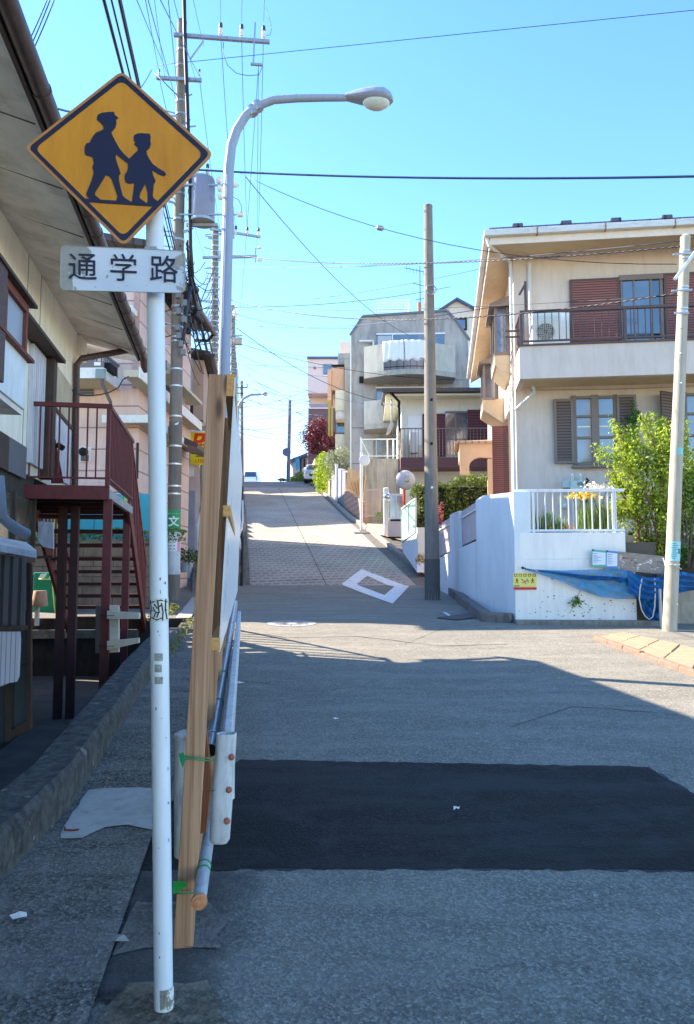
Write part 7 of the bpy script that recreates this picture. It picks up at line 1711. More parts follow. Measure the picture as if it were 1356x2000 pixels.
# ================================================================ things up the hill on the far side
# ---- white house with maroon shutters
M_w2 = mat('plaster_white2', srgb(222, 224, 214), .85, .04, 2, .2, 60, srgb(176, 176, 160), .3, (3, 3, .6))
M_mar = mat('maroon_board', srgb(92, 62, 68), .6, .08)
M_lou3 = banded('louvre_dkmaroon', srgb(98, 44, 52), srgb(58, 26, 32), .11, .3, 2, .6, .08, .6)
AF = Frame(XW(786, 28.5), 28.5, 2.0)
def fa_(px, py, v=0.0): return AF.front(px, py, v)
ah = thing('dark_roofed_house', 'white house with low dark roof, maroon shutters and a grey balcony rail behind the hedge', 'house', AF(3, 2, G(26)))
za = fa_(850, 790)[1]; zbot = 2.6
MB().fbox(AF, 0, 7.5, 0, 6.5, zbot, fa_(850, 768)[1]).build('wall', M_w2, ah)
zr = fa_(760, 776, -.9)[1]
uu0 = fa_(752, 772, -.9)[0]; u_ov = .62
uu0 = fa_(754, 770, -.9)[0]
zA1 = fa_(760, 768, -.9)[1]; zA2 = fa_(930, 752, -.9)[1]
sl = .10
zl_ = zA1
MB().box8([AF(uu0, -.9, zl_ - .10), AF(9, -.9, zl_ - .10), AF(9, 6.8, zl_ + .5), AF(uu0, 6.8, zl_ + .5), AF(uu0, -.9, zl_ - .02), AF(9, -.9, zl_ - .02), AF(9, 6.8, zl_ + .55), AF(uu0, 6.8, zl_ + .55)]).build('soffit', mat('soffit_lime', srgb(214, 212, 186), .8, .05), ah)
rf_ = MB().box8([AF(uu0 - .1, -1.0, zl_ - .015), AF(9, -1.0, zl_ - .015), AF(9, 6.9, zl_ + 1.3), AF(uu0 - .1, 6.9, zl_ + 1.3), AF(uu0 - .1, -1.0, zl_ + .16), AF(9, -1.0, zl_ + .16), AF(9, 6.9, zl_ + 1.5), AF(uu0 - .1, 6.9, zl_ + 1.5)]).build('roof', mat('roof_dkbrown', srgb(66, 56, 58), .6, .1), ah)
MB().fbox(AF, uu0 - .15, 9, -1.12, -1.005, zl_ + .0, zl_ + .14).build('gutter', M_brown, rf_)
MB().tube([AF(uu0 + .2, -1.0, zl_ - .02), AF(uu0 + .5, -.6, zl_ - .25), AF(-.12, -.3, zl_ - .35), AF(-.1, -.12, zl_ - .5), AF(-.1, -.1, zl_ - 3.1)], .05, 8).build('downpipe', M_dark, ah, smooth=True)
def arect(px0, py0, px1, py1, v=0.0):
    xm, ym = (px0 + px1) / 2, (py0 + py1) / 2; return fa_(px0, ym, v)[0], fa_(px1, ym, v)[0], fa_(xm, py1, v)[1], fa_(xm, py0, v)[1]
def abox(px0, py0, px1, py1, v0, v1, name, m, par=ah):
    a, b_, z0, z1 = arect(px0, py0, px1, py1, v0); return MB().fbox(AF, a, b_, v0, v1, z0, z1).build(name, m, par)
abox(826, 808, 870, 892, -.06, -.002, 'shutter', M_lou3); w_ = abox(871, 806, 913, 888, -.05, -.0015, 'window', M_gl); abox(870, 803, 914, 806, -.08, -.0512, 'window_frame', M_frb, w_); abox(889, 806, 892, 888, -.06, -.0515, 'window_frame', M_frb, w_)
abox(914, 800, 960, 888, -.06, -.0025, 'shutter', M_lou3)
abox(797, 812, 824, 870, -.04, -.0017, 'white_door', M_swhite); abox(801, 844, 816, 884, -.5, -.2, 'cylinder_cabinet', M_w2)
bl = abox(783, 893, 960, 913, -1.25, -1.13, 'balcony_fascia', M_mar)
a, b_, z0, z1 = arect(783, 893, 960, 913, -1.25); MB().fbox(AF, a, b_ + .5, -1.129, -.003, z0 + .02, z1).build('balcony_floor', M_mar, bl)
zt_ = fa_(800, 836, -1.2)[1]; rr3 = MB().fbox(AF, a, b_ + .5, -1.22, -1.17, zt_ - .04, zt_).build('balcony_rail', M_frb, bl)
for k in range(34): MB().fbox(AF, a + .02 + k * .125, a + .04 + k * .125, -1.205, -1.185, z1, zt_ - .04).build('baluster', M_frb, rr3, fix=False)
MB().fbox(AF, a, a + .03, -1.169, -.0035, z1, zt_).build('side_screen', mat('screen_taupe', srgb(140, 128, 122), .7), bl)
# ---- long concrete wall with water stains in front of the apartments, white rail on it
CFr = Frame(XW(712, 31.5), 31.5, 1.5)
sc = thing('stained_wall', 'tall grey concrete wall streaked with dark water stains behind the narrow gate', 'retaining wall', CFr(1, 0, G(31)))
zt2 = CFr.front(750, 896)[1]
MB().fbox(CFr, -.12, 3.2, 0, .4, 2.5, zt2).build('wall', mat('conc_streaked', srgb(158, 152, 142), .9, .1, 2, .3, 60, srgb(92, 86, 80), .8, (4, 4, .35)), sc)
wf = thing('terrace_rail', 'white framed rail along the top of the stained concrete wall', 'railing', CFr(1, .1, zt2))
for (x0, x1) in ((705, 790),):
    a = CFr.front(x0, 880, .1)[0]; b_ = CFr.front(x1, 880, .1)[0]; zt_ = CFr.front(740, 857, .1)[1]; zb_ = CFr.front(740, 890, .1)[1]
    MB().fbox(CFr, a, b_, .08, .12, zt_ - .04, zt_).fbox(CFr, a, b_, .08, .12, zb_ - .03, zb_).build('rails', M_alu, wf)
    for px in (706, 757, 768): u_ = CFr.front(px, 880, .1)[0]; MB().fbox(CFr, u_ - .03, u_ + .03, .07, .13, zt2 - .0, zt_ + .001).build('post', M_alu, wf)
    MB().bar(CFr(a, .1, zt_), CFr(a + .35, .1, zb_), .02, .03).build('brace', M_alu, wf)
    MB().fbox(CFr, a - .03, a + .03, -.3, .069, zt2 - 1.6, zt_).build('outer_post', M_alu, wf)
# ---- concrete apartments
BF = Frame(XW(692, 37.0), 37.0, 2.0)
def fb(px, py, v=0.0): return BF.front(px, py, v)
def brect(px0, py0, px1, py1, v=0.0):
    xm, ym = (px0 + px1) / 2, (py0 + py1) / 2; return fb(px0, ym, v)[0], fb(px1, ym, v)[0], fb(xm, py1, v)[1], fb(xm, py0, v)[1]
M_apt = mat('apartment_concrete', srgb(172, 165, 160), .9, .14, .6, .4, 30, srgb(86, 88, 88), .75, (.9, .9, .22))
ap_ = thing('apartment_block', 'weathered grey concrete apartment block with chamfered top corners and rounded balconies', 'apartment building', BF(3, 3, G(37)))
ol = [(686, 940), (684, 655), (709, 618), (873, 607), (890, 625), (918, 665), (918, 940)]
MB().prism([BF(fb(x, y)[0], 0, fb(x, y)[1]) for x, y in ol], BF.e * 9.0).build('wall', M_apt, ap_)
def bbox(px0, py0, px1, py1, v0, v1, name, m, par=ap_):
    a, b_, z0, z1 = brect(px0, py0, px1, py1, v0); return MB().fbox(BF, a, b_, v0, v1, z0, z1).build(name, m, par)
# coping along the roof outline
for (p0_, p1_) in zip(ol[1:5], ol[2:6]):
    a_ = BF(fb(*p0_)[0], -.04, fb(*p0_)[1]); b_ = BF(fb(*p1_)[0], -.04, fb(*p1_)[1]); MB().bar(a_, b_, .1, .10).build('coping', mat('coping_dark', srgb(110, 116, 124), .7), ap_)
M_par = mat('parapet_conc', srgb(186, 182, 170), .9, .06, 2, .2, 50, srgb(130, 126, 116), .5, (2, 2, .5))
def cbalcony(px0, px1, ytop, ybot, bulge, label_open=None, cut=None, full=True):
    u0, u1, z0, z1 = brect(px0, ytop, px1, ybot, -1.2)
    n_ = 14; pts = []
    for k in range(n_ + 1):
        t_ = k / n_; u_ = u0 + (u1 - u0) * t_; pts.append((u_, -1.15 - bulge * math.sin(math.pi * t_)))
    fl = MB().prism([BF(u_, v_, z0) for u_, v_ in pts] + [BF(u1, -.003, z0), BF(u0, -.003, z0)], (0, 0, .25)).build('balcony_floor', M_conc_lt, ap_)
    mb = MB()
    for k in range(n_):
        (ua, va_), (ub_, vb_) = pts[k], pts[k + 1]
        mid = (ua + ub_) / 2
        if cut and cut[0] < k < cut[1]: continue
        if cut and k == cut[1]: mb.build('balcony_parapet', M_par, fl); mb = MB()
        mb.box8([BF(ua, va_, z0 + .251), BF(ub_, vb_, z0 + .251), BF(ub_, vb_ + .12, z0 + .251), BF(ua, va_ + .12, z0 + .251), BF(ua, va_, z1), BF(ub_, vb_, z1), BF(ub_, vb_ + .12, z1), BF(ua, va_ + .12, z1)])
    mb.fbox(BF, u1 - .12, u1, -1.0, -.0036, z0 + .251, z1 - .002)
    mb.build('balcony_parapet', M_par, fl); MB().fbox(BF, u0, u0 + .12, -1.0, -.0035, z0 + .251, z1 - .002).build('balcony_return', M_par, fl)
    if cut:
        r_ = MB()
        for k in range(cut[0] + 1, cut[1]):
            (ua, va_), (ub_, vb_) = pts[k], pts[k + 1]; r_.bar(BF(ua, va_ + .05, z1 - .05), BF(ub_, vb_ + .05, z1 - .05), .04, .05); r_.bar(BF(ua, va_ + .05, z0 + .4), BF(ub_, vb_ + .05, z0 + .4), .03, .03)
            r_.bar(BF(ua, va_ + .05, z0 + .25), BF(ua, va_ + .05, z1 - .05), .02, .02)
        r_.build('balcony_rail', M_dark, fl)
    return pts, z0, z1, u0, u1
w_ = bbox(737, 652, 868, 690, -.05, -.001, 'window', M_gl); bbox(735, 650, 870, 653, -.09, -.051, 'window_frame', M_alu, w_); bbox(766, 653, 768, 690, -.08, -.051, 'window_frame', M_alu, w_); bbox(738, 656, 765, 690, -.0525, -.051, 'curtain', mat('curtain', srgb(170, 178, 184), .9), w_)
pts1, z01, z11, u01, u11 = cbalcony(711, 890, 676, 738, .75, cut=(2, 10))
w_ = bbox(736, 757, 845, 790, -.05, -.001, 'window', M_gl); bbox(734, 755, 847, 758, -.09, -.051, 'window_frame', M_alu, w_)
cbalcony(711, 890, 783, 838, .6, cut=(2, 7))
w_ = bbox(736, 858, 786, 893, -.05, -.001, 'window', glass('glass_brown', srgb(70, 56, 54), .2)); bbox(734, 856, 790, 859, -.09, -.051, 'window_frame', M_alu, w_)
for px in (735, 757, 771, 786): bbox(px - 1, 859, px + 1, 893, -.085, -.0515, 'window_frame', M_alu, w_)
bbox(704, 860, 729, 897, -.05, -.001, 'door', mat('door_grey', srgb(190, 190, 180), .6)); bbox(702, 664, 730, 667, -.2, -.0015, 'awning_frame', M_alu); bbox(728, 664, 731, 686, -.2, -.0016, 'awning_frame', M_alu)
bbox(702, 735, 710, 747, -.15, -.0017, 'vent_box', M_dark)
bbox(684, 655, 686.5, 940, -.05, -.002, 'white_pipe', M_swhite); bbox(915.5, 665, 918, 760, -.05, -.002, 'white_pipe', M_swhite)
for yy in (835, 905): bbox(688, yy, 712, yy + 1.2, -.012, -.001, 'joint', mat('joint_dark', srgb(96, 94, 88), .9))
# roof rail
rl = MB(); a, b_, z0, z1 = brect(733, 586, 800, 616, 1.5)
for k in range(6): z_ = z0 + (z1 - z0) * (k + .5) / 5.6; rl.fbox(BF, a, b_, 1.48, 1.52, z_, z_ + .04)
for u_ in (a, b_, (a + b_) / 2): rl.fbox(BF, u_ - .03, u_ + .03, 1.45, 1.479, z0 - .1, z1 + .05)
for k in range(6): z_ = z0 + (z1 - z0) * (k + .5) / 5.6; rl.fbox(BF, a, a + .03, 1.53, 5, z_, z_ + .04); rl.fbox(BF, b_ - .03, b_, 1.53, 5, z_, z_ + .04)
rl.build('roof_rail', M_alu, ap_)
# chimney and aerial
bbox(817, 590, 823, 610, .5, .9, 'chimney', mat('terracotta', srgb(196, 110, 84), .8))
an = thing('tv_aerial', 'dark television aerial on the roof of the concrete apartments beside the thick pole', 'aerial', BF(fb(822, 608, .7)[0], .7, fb(822, 600, .7)[1]))
c = lambda x, y: BF(fb(x, y, .7)[0], .7, fb(x, y, .7)[1])
MB().tube([c(821, 608), c(820, 520)], .025, 6).build('mast', M_wire, an)
for (x0, y0, x1, y1) in ((790, 523, 848, 535), (812, 585, 830, 583), (806, 553, 834, 560)): MB().bar(c(x0, y0), c(x1, y1), .025, .025).build('boom', M_wire, an)
for k in range(8): x = 794 + k * 6.5; MB().bar(c(x, 520 + k * 1.4), c(x + 1, 531 + k * 1.3), .015, .015).build('element', M_wire, an)
# laundry: two white duvets over the top balcony rail
for (k0, k1, lab) in ((3, 6, 'white duvet draped over the top apartment balcony, the one nearer the steep road'), (6.2, 9.6, 'white duvet draped over the top apartment balcony, the one beside the thick pole')):
    n_ = 16; v = []; f = []; rows_ = 8
    for j in range(rows_ + 1):
        for i in range(n_ + 1):
            t_ = (k0 + (k1 - k0) * i / n_) / 14; u_ = u01 + (u11 - u01) * t_; vb = -1.15 - .75 * math.sin(math.pi * t_)
            q_ = j / rows_; z_ = z11 + .06 - q_ * (.95 + .05 * math.sin(i * .9)); vv_ = vb - .06 - .03 * math.sin(i * 1.3 + q_ * 2)
            v.append(BF(u_, vv_, z_))
    for j in range(rows_):
        for i in range(n_): a_ = j * (n_ + 1) + i; f.append((a_, a_ + 1, a_ + n_ + 2, a_ + n_ + 1))
    # fold over the rail to the inside
    v2 = []
    o = MB().add(v, f).build('duvet', mat('duvet_white', srgb(228, 228, 224), .9, .03, 3, .3, 20), smooth='all', fix=False)
    so = o.modifiers.new('s', 'SOLIDIFY'); so.thickness = .06
    tag(o, lab, 'duvet', None)
# satellite dish near the roof line
dsh_ = thing('satellite_dish', 'small pale dish and aerial rods on the corner of the dark roofed house', 'satellite dish', P(765, 800, 28.0))
MB().lathe(P(766, 838, 27.6), [(.01, .0), (.15, .02), (.24, .06), (.29, .12), (.27, .12), (.15, .04)], 18, (-.8, .1, .35)).build('dish', mat('dish', srgb(206, 206, 196), .4), dsh_, smooth=True)
MB().tube([P(765, 780, 27.8), P(765, 830, 27.8), P(768, 850, 27.8), P(776, 852, 27.8)], .03, 6).build('mast', M_conc_lt, dsh_, smooth='all')
for (x0, y0, x1, y1) in ((748, 790, 774, 790), (748, 785, 756, 797), (758, 783, 768, 798), (768, 786, 778, 800)): MB().bar(P(x0, y0, 27.8), P(x1, y1, 27.8), .02, .02).build('aerial_rod', M_alu, dsh_)
# ---- gabled house behind the apartments
GFm = Frame(XW(862, 46), 46, 2); gh = thing('gabled_house', 'pale gabled house with blue window peeking over the apartment roof', 'house', GFm(1.5, 1, G(46)))
gpt = [GFm(GFm.front(x, y)[0], 0, GFm.front(x, y)[1]) for x, y in ((858, 700), (858, 609), (893, 586), (926, 604), (926, 700))]
MB().prism(gpt, GFm.e * 6).build('wall', mat('wall_cream2', srgb(222, 206, 190), .85, .04), gh)
for p0_, p1_ in (((853, 611), (893, 584.5)), ((893, 584.5), (932, 606))):
    q = [GFm(GFm.front(*p0_, -.3)[0], -.3, GFm.front(*p0_, -.3)[1]), GFm(GFm.front(*p1_, -.3)[0], -.3, GFm.front(*p1_, -.3)[1])]
    MB().prism([q[0], q[1], q[1] + Vector((0, 0, .14)), q[0] + Vector((0, 0, .14))], GFm.e * 6.6).build('roof', mat('roof_slate', srgb(80, 92, 120), .6), gh)
a = [GFm(GFm.front(x, y, -.06)[0], -.06, GFm.front(x, y, -.06)[1]) for x, y in ((888, 624), (909, 624), (909, 642), (888, 642))]
w_ = MB().prism(a, GFm.e * .05).build('window', M_gl, gh)
MB().ring([a[0] * 1 + Vector((-.1, -.02, .1)), a[1] + Vector((.1, -.02, .1)), a[2] + Vector((.1, -.02, -.1)), a[3] + Vector((-.1, -.02, -.1))], [x + Vector((0, -.02, 0)) for x in a], GFm.e * .04).build('window_frame', M_dark, w_)
# ---- lilac building and orange balcony building further up
VF = Frame(XW(602, 56), 56, 0); vh = thing('lilac_building', 'tall pale lilac building with open parking deck near the hilltop', 'building', VF(2, 2, G(56)))
def vb_(x0, y0, x1, y1, v0, v1, name, m, par=vh):
    a = VF.front(x0, (y0 + y1) / 2, v0)[0]; b_ = VF.front(x1, (y0 + y1) / 2, v0)[0]; z0 = VF.front(x0, y1, v0)[1]; z1 = VF.front(x0, y0, v0)[1]; return MB().fbox(VF, a, b_, v0, v1, z0, z1).build(name, m, par)
vb_(601, 700, 668, 768, 0, 8, 'upper_storeys', mat('wall_lilac', srgb(214, 198, 196), .8, .03)); vb_(600, 696, 669, 700, -.2, 8.2, 'roof_edge', mat('roof_slate', srgb(80, 92, 120), .6))
vb_(604, 768.5, 668, 797, 1.5, 8, 'deck_back', mat('deck_peach', srgb(226, 202, 176), .8)); vb_(602, 797, 668, 930, 0, 8, 'base_wall', mat('tile_maroon', srgb(112, 92, 98), .8, .08, 3))
vb_(604, 789, 645, 797, 0, .1, 'deck_rail', mat('deck_rail', srgb(150, 140, 160), .7)); vb_(601, 796, 648, 798, -.12, -.001, 'deck_edge', M_trim)
w_ = vb_(632, 711, 650, 732, -.1, -.001, 'window', M_gl); vb_(631, 732, 651, 734, -.16, -.002, 'window_sill', M_trim, w_)
vb_(613, 716, 617, 718, -.4, -.002, 'vent_hood', M_frb)
vb_(634, 784, 640, 788, .3, 1.2, 'parked_shape', mat('car_blue', srgb(140, 150, 180), .4)) if 0 else None
OF = Frame(XW(641, 47), 47, 2); oh = thing('orange_building', 'peach apartment building with projecting solid balconies behind the olive tree', 'apartment building', OF(2, 2, G(47)))
M_or = mat('peach_wall', srgb(222, 178, 146), .8, .05, 2, .1, 60, srgb(180, 120, 90), .3, (2, 2, .6)); M_ol = mat('peach_light', srgb(232, 204, 184), .8, .04)
def ob(x0, y0, x1, y1, v0, v1, name, m, par=oh):
    a = OF.front(x0, (y0 + y1) / 2, v0)[0]; b_ = OF.front(x1, (y0 + y1) / 2, v0)[0]; z0 = OF.front(x0, y1, v0)[1]; z1 = OF.front(x0, y0, v0)[1]; return MB().fbox(OF, a, b_, v0, v1, z0, z1).build(name, m, par)
ob(660, 690, 690, 935, 0, 8, 'wall', M_apt); ob(664, 668, 692, 692, .5, 8, 'penthouse', M_ol)
b1 = ob(648, 716, 672, 762, -1.2, -.001, 'balcony', M_or); ob(640, 722, 647.5, 782, -1.3, 1, 'balcony_side', M_or); ob(648, 712, 673, 716, -1.3, -.01, 'balcony_rail', M_dark, b1)
ob(655, 762, 674, 802, -1.6, -.001, 'balcony', mat('cream_parapet', srgb(214, 208, 186), .8)); ob(656, 802, 674, 818, -1.5, -.0015, 'balcony_underside', M_soffit)
ob(655, 848, 674, 890, -1.6, -.001, 'balcony', mat('cream_parapet', srgb(214, 208, 186), .8)); ob(657, 818, 674, 845, -.3, -.0012, 'dark_window', M_gld)
ob(673, 690, 686, 935, -2.4, -.3, 'stair_tower', mat('tower_conc', srgb(168, 164, 150), .9, .1, 1, .3, 40, srgb(110, 106, 98), .6, (1, 1, .3)))
ob(641, 782, 645, 850, -1.5, -1.1, 'yellow_banner', mat('banner_yellow', srgb(176, 160, 80), .8)); ob(646.5, 795, 650, 850, -1.5, -1.1, 'yellow_banner', mat('banner_yellow', srgb(176, 160, 80), .8))
# ---- concrete and board walls by the roadside
def roadwall(name, label, cat, ys, hts, off, th, m, part='wall', base_dz=-.3):
    t = thing(name, label, cat, Vector((XR(ys[0]) + off, ys[0], G(ys[0]))))
    for k in range(len(ys) - 1):
        y0, y1 = ys[k], ys[k + 1] - .01; x0, x1 = XR(y0) + off, XR(y1) + off; z0, z1 = G(y0), G(y1)
        MB().box8([(x0, y0, z0 + base_dz), (x0 + th, y0, z0 + base_dz), (x1 + th, y1, z1 + base_dz), (x1, y1, z1 + base_dz), (x0, y0, z0 + hts[k]), (x0 + th, y0, z0 + hts[k]), (x1 + th, y1, z1 + hts[k]), (x1, y1, z1 + hts[k])]).build(part, m, t)
    return t
roadwall('grey_wall', 'grey blotched concrete roadside wall with a white pipe between fence and hedge', 'boundary wall', [36.6, 38.2, 39.4, 42], [1.75, 1.75, 1.5], .5, .25, mat('wall_bluegrey3', srgb(132, 136, 144), .9, .12, 1.5, .4, 50, srgb(84, 86, 92), .6, (2, 2, .6)))
t = thing('standing_pipe', 'pale upright plastic pipe against the grey roadside wall', 'pipe', Vector((XR(39.3) + .8, 39.3, G(39.3)))); MB().tube([(XR(39.3) + .44, 39.3, G(39.3)), (XR(39.3) + .44, 39.3, G(39.3) + 1.9)], .07, 10).build('pipe', M_swhite, t, smooth=True); MB().lathe((XR(39.3) + .44, 39.3, G(39.3) + 1.9), [(.09, -.05), (.09, .05), (.001, .06)], 10).build('cap', M_swhite, t)
roadwall('cream_curb_wall', 'low cream stone wall at the foot of the yellow-green hedge', 'low wall', [42.01, 46.5], [.9], .42, .5, mat('stone_cream', srgb(190, 180, 160), .9, .15, 3, .4, 50))
roadwall('tile_wall', 'brown brick-tiled low wall under the slanting slat fence', 'boundary wall', [31.3, 33, 36.55], [.95, .95], .44, .25, banded('tile_brown', srgb(178, 136, 116), srgb(120, 90, 78), .25, .08, 2))
sf = thing('slat_fence', 'brown fence of steep diagonal slats along the road beside the narrow gate', 'slat fence', Vector((XR(33) + .9, 33, G(33) + 1)))
for k in range(13):
    y_ = 31.5 + k * .40; x_ = XR(y_) + .47; MB().bar(Vector((x_, y_, G(y_) + .85)), Vector((XR(y_ - .9) + .47, y_ - .9 + .9 * 0 + .75, G(y_) + 2.0)), .05, .075).build('slat', mat('slat_tan', srgb(206, 166, 122), .7, .1, 5), sf, fix=False)
# ---- narrow gate, gate post with mirror ball, entrance wall
gx = Frame(XW(713, 30.6), 30.6, 3); ng = thing('mesh_gate', 'narrow taupe gate with vertical bars between the slat fence and the white gatepost', 'gate', gx(.35, 0, G(30.6)))
def gbx(fr, x0, y0, x1, y1, v0, v1, name, m, par, **kw):
    a = fr.front(x0, (y0 + y1) / 2, v0)[0]; b_ = fr.front(x1, (y0 + y1) / 2, v0)[0]; z0 = fr.front((x0 + x1) / 2, y1, v0)[1]; z1 = fr.front((x0 + x1) / 2, y0, v0)[1]; return MB().fbox(fr, a, b_, v0, v1, z0, z1).build(name, m, par, **kw)
M_gate = mat('gate_taupe', srgb(168, 148, 140), .6, .06)
gbx(gx, 713, 953, 717, 1012, 0, .06, 'gate_post', M_gate, ng); gbx(gx, 740, 953, 744, 1010, 0, .06, 'gate_post', M_gate, ng); gbx(gx, 717, 955, 740, 958, .01, .05, 'gate_rail', M_gate, ng); gbx(gx, 717, 1005, 740, 1009, .01, .05, 'gate_rail', M_gate, ng)
for k in range(11): gbx(gx, 718.2 + k * 2, 958, 719.0 + k * 2, 1005, .02, .04, 'bar', M_gate, ng, fix=False)
wpost = thing('gatepost', 'white rendered gatepost with a small silver mirror ball on its side', 'gatepost', P(757, 1043, 28.2))
gq = Frame(XW(757, 28.2), 28.2, 3)
gbx(gq, 749, 952, 760, 1046, 0, .5, 'post', M_w2, wpost, bevel=.05)
MB().lathe(P(757, 970, 28.0), [(.001, -.02), (.10, .0), (.15, .06), (.15, .10), (.10, .16), (.001, .18)], 18, (0, 1, 0)).build('mirror_ball', mat('mirror', srgb(210, 216, 224), .12, .02, 3, 0, metal=1.0), wpost, smooth='all')
ew = thing('entrance_wall', 'low pale wall with a white framed glazed screen beside the white gatepost', 'boundary wall', P(775, 1045, 27.6)); ge = Frame(XW(772, 27.6), 27.6, 3)
gbx(ge, 758, 1018, 790, 1048, 0, .3, 'base', mat('wall_pinkgrey', srgb(206, 196, 194), .85, .05), ew); w_ = gbx(ge, 762, 968, 788, 1012, .1, .13, 'glazed_screen', glass('glass_grey', srgb(110, 124, 130), .15), ew); gbx(ge, 760, 964, 788, 968, .08, .15, 'frame', M_alu, w_); gbx(ge, 773, 968, 775.5, 1012, .07, .0995, 'frame', M_alu, w_); gbx(ge, 760, 1010, 788, 1014, .08, .16, 'frame', M_alu, w_); gbx(ge, 763, 1014, 788, 1018, .1, .2, 'gap', M_dark, w_)
drape('entrance_apron', [gp(718, 1040), gp(800, 1062), gp(850, 1110), gp(850, 1042), gp(745, 1012), gp(715, 1012)], .05, mat('apron_sand', srgb(170, 156, 136), .9, .08, 3, .3, 60))
# ---- traffic mirror seen from behind, green screen, white planter
tm = thing('traffic_mirror', 'round traffic mirror seen from behind on an orange post', 'traffic mirror', P(790, 1060, 24.6))
b_ = Vector((XW(791, 24.6), 24.6, G(24.6))); M_om = mat('mirror_orange', srgb(226, 84, 34), .45, .05)
MB().tube([b_, P(789, 928, 24.6)], .045, 14).build('post', M_om, tm, smooth=True)
md = MB().lathe(P(793, 937, 24.45), [(.30, -.08), (.315, -.02), (.28, .02), (.16, .06), (.001, .08)], 30, (.1, -1, 0)).build('mirror_disc', mat('disc_grey', srgb(190, 190, 196), .35, .04, 3, .05), tm, smooth=True)
MB().lathe(P(793, 937, 24.45), [(.318, -.09), (.325, -.06), (.318, -.03)], 30, (.1, -1, 0)).build('mirror_rim', mat('rim_grey', srgb(120, 124, 136), .4), md, smooth=True)
c = P(796, 934, 24.3); MB().box(c.x - .06, c.x + .06, c.y - .06, c.y + .1, c.z - .09, c.z + .09).build('bracket', M_steel, md)
gs_ = thing('green_screen', 'pale mint green corrugated screen in a white frame on a low wall by the kerb', 'screen', P(798, 1055, 22.6))
def mint(): return banded('mint_panel', srgb(160, 216, 190), srgb(110, 170, 146), .55, .03, 1, .4, .04, .3)
A0 = (785, 994, 24.2); A1 = (812, 974, 22.3); B1 = (812, 1039, 22.3); B0 = (785.5, 1057, 24.2)
MB().prism([P(*A0), P(*A1), P(*B1), P(*B0)], (.03, 0, 0)).build('panel', mint(), gs_)
for p_, q_ in ((A0, A1), (A1, B1), (B1, B0), (B0, A0), ((798, 984.5, 23.2), (798.5, 1048, 23.2))): MB().bar(P(*p_), P(*q_), .05, .05).build('frame', M_alu, gs_)
lw_ = thing('curved_white_wall', 'low white wall end with a sloping top beneath the mint green screen', 'low wall', P(800, 1090, 22.8))
MB().prism([P(784, 1060, 24.4), P(812, 1040, 22.3), P(815, 1055, 22.0), P(815, 1118, 21.2), P(808, 1108, 21.8), P(797, 1090, 23.2), P(787, 1078, 24.2)], (.18, .0, 0)).build('wall', M_wwall2, lw_)
MB().prism([P(*q) for q in ((815, 1030, 21.4), (842, 1030, 21.4), (842, 1125, 21.4), (818, 1116, 21.4))], (0, .2, 0)).build('end_block', M_w2, lw_)
# ---- slim grey post with a round plate back
sp_ = thing('round_plate_post', 'slim grey post with a pale round plate seen from behind beside the stained wall', 'sign post', P(705, 1036, 29.8))
MB().tube([Vector((XW(706, 29.8), 29.8, G(29.8))), P(706, 884, 29.8)], .055, 14).build('post', mat('post_cream', srgb(206, 204, 200), .5, .04), sp_, smooth=True)
MB().lathe(P(712, 899, 29.6), [(.215, 0), (.22, .02), (.2, .04), (.001, .05)], 26, (.2, -1, 0)).build('round_plate', mat('plate_back', srgb(206, 208, 214), .4, .05), sp_, smooth=True)
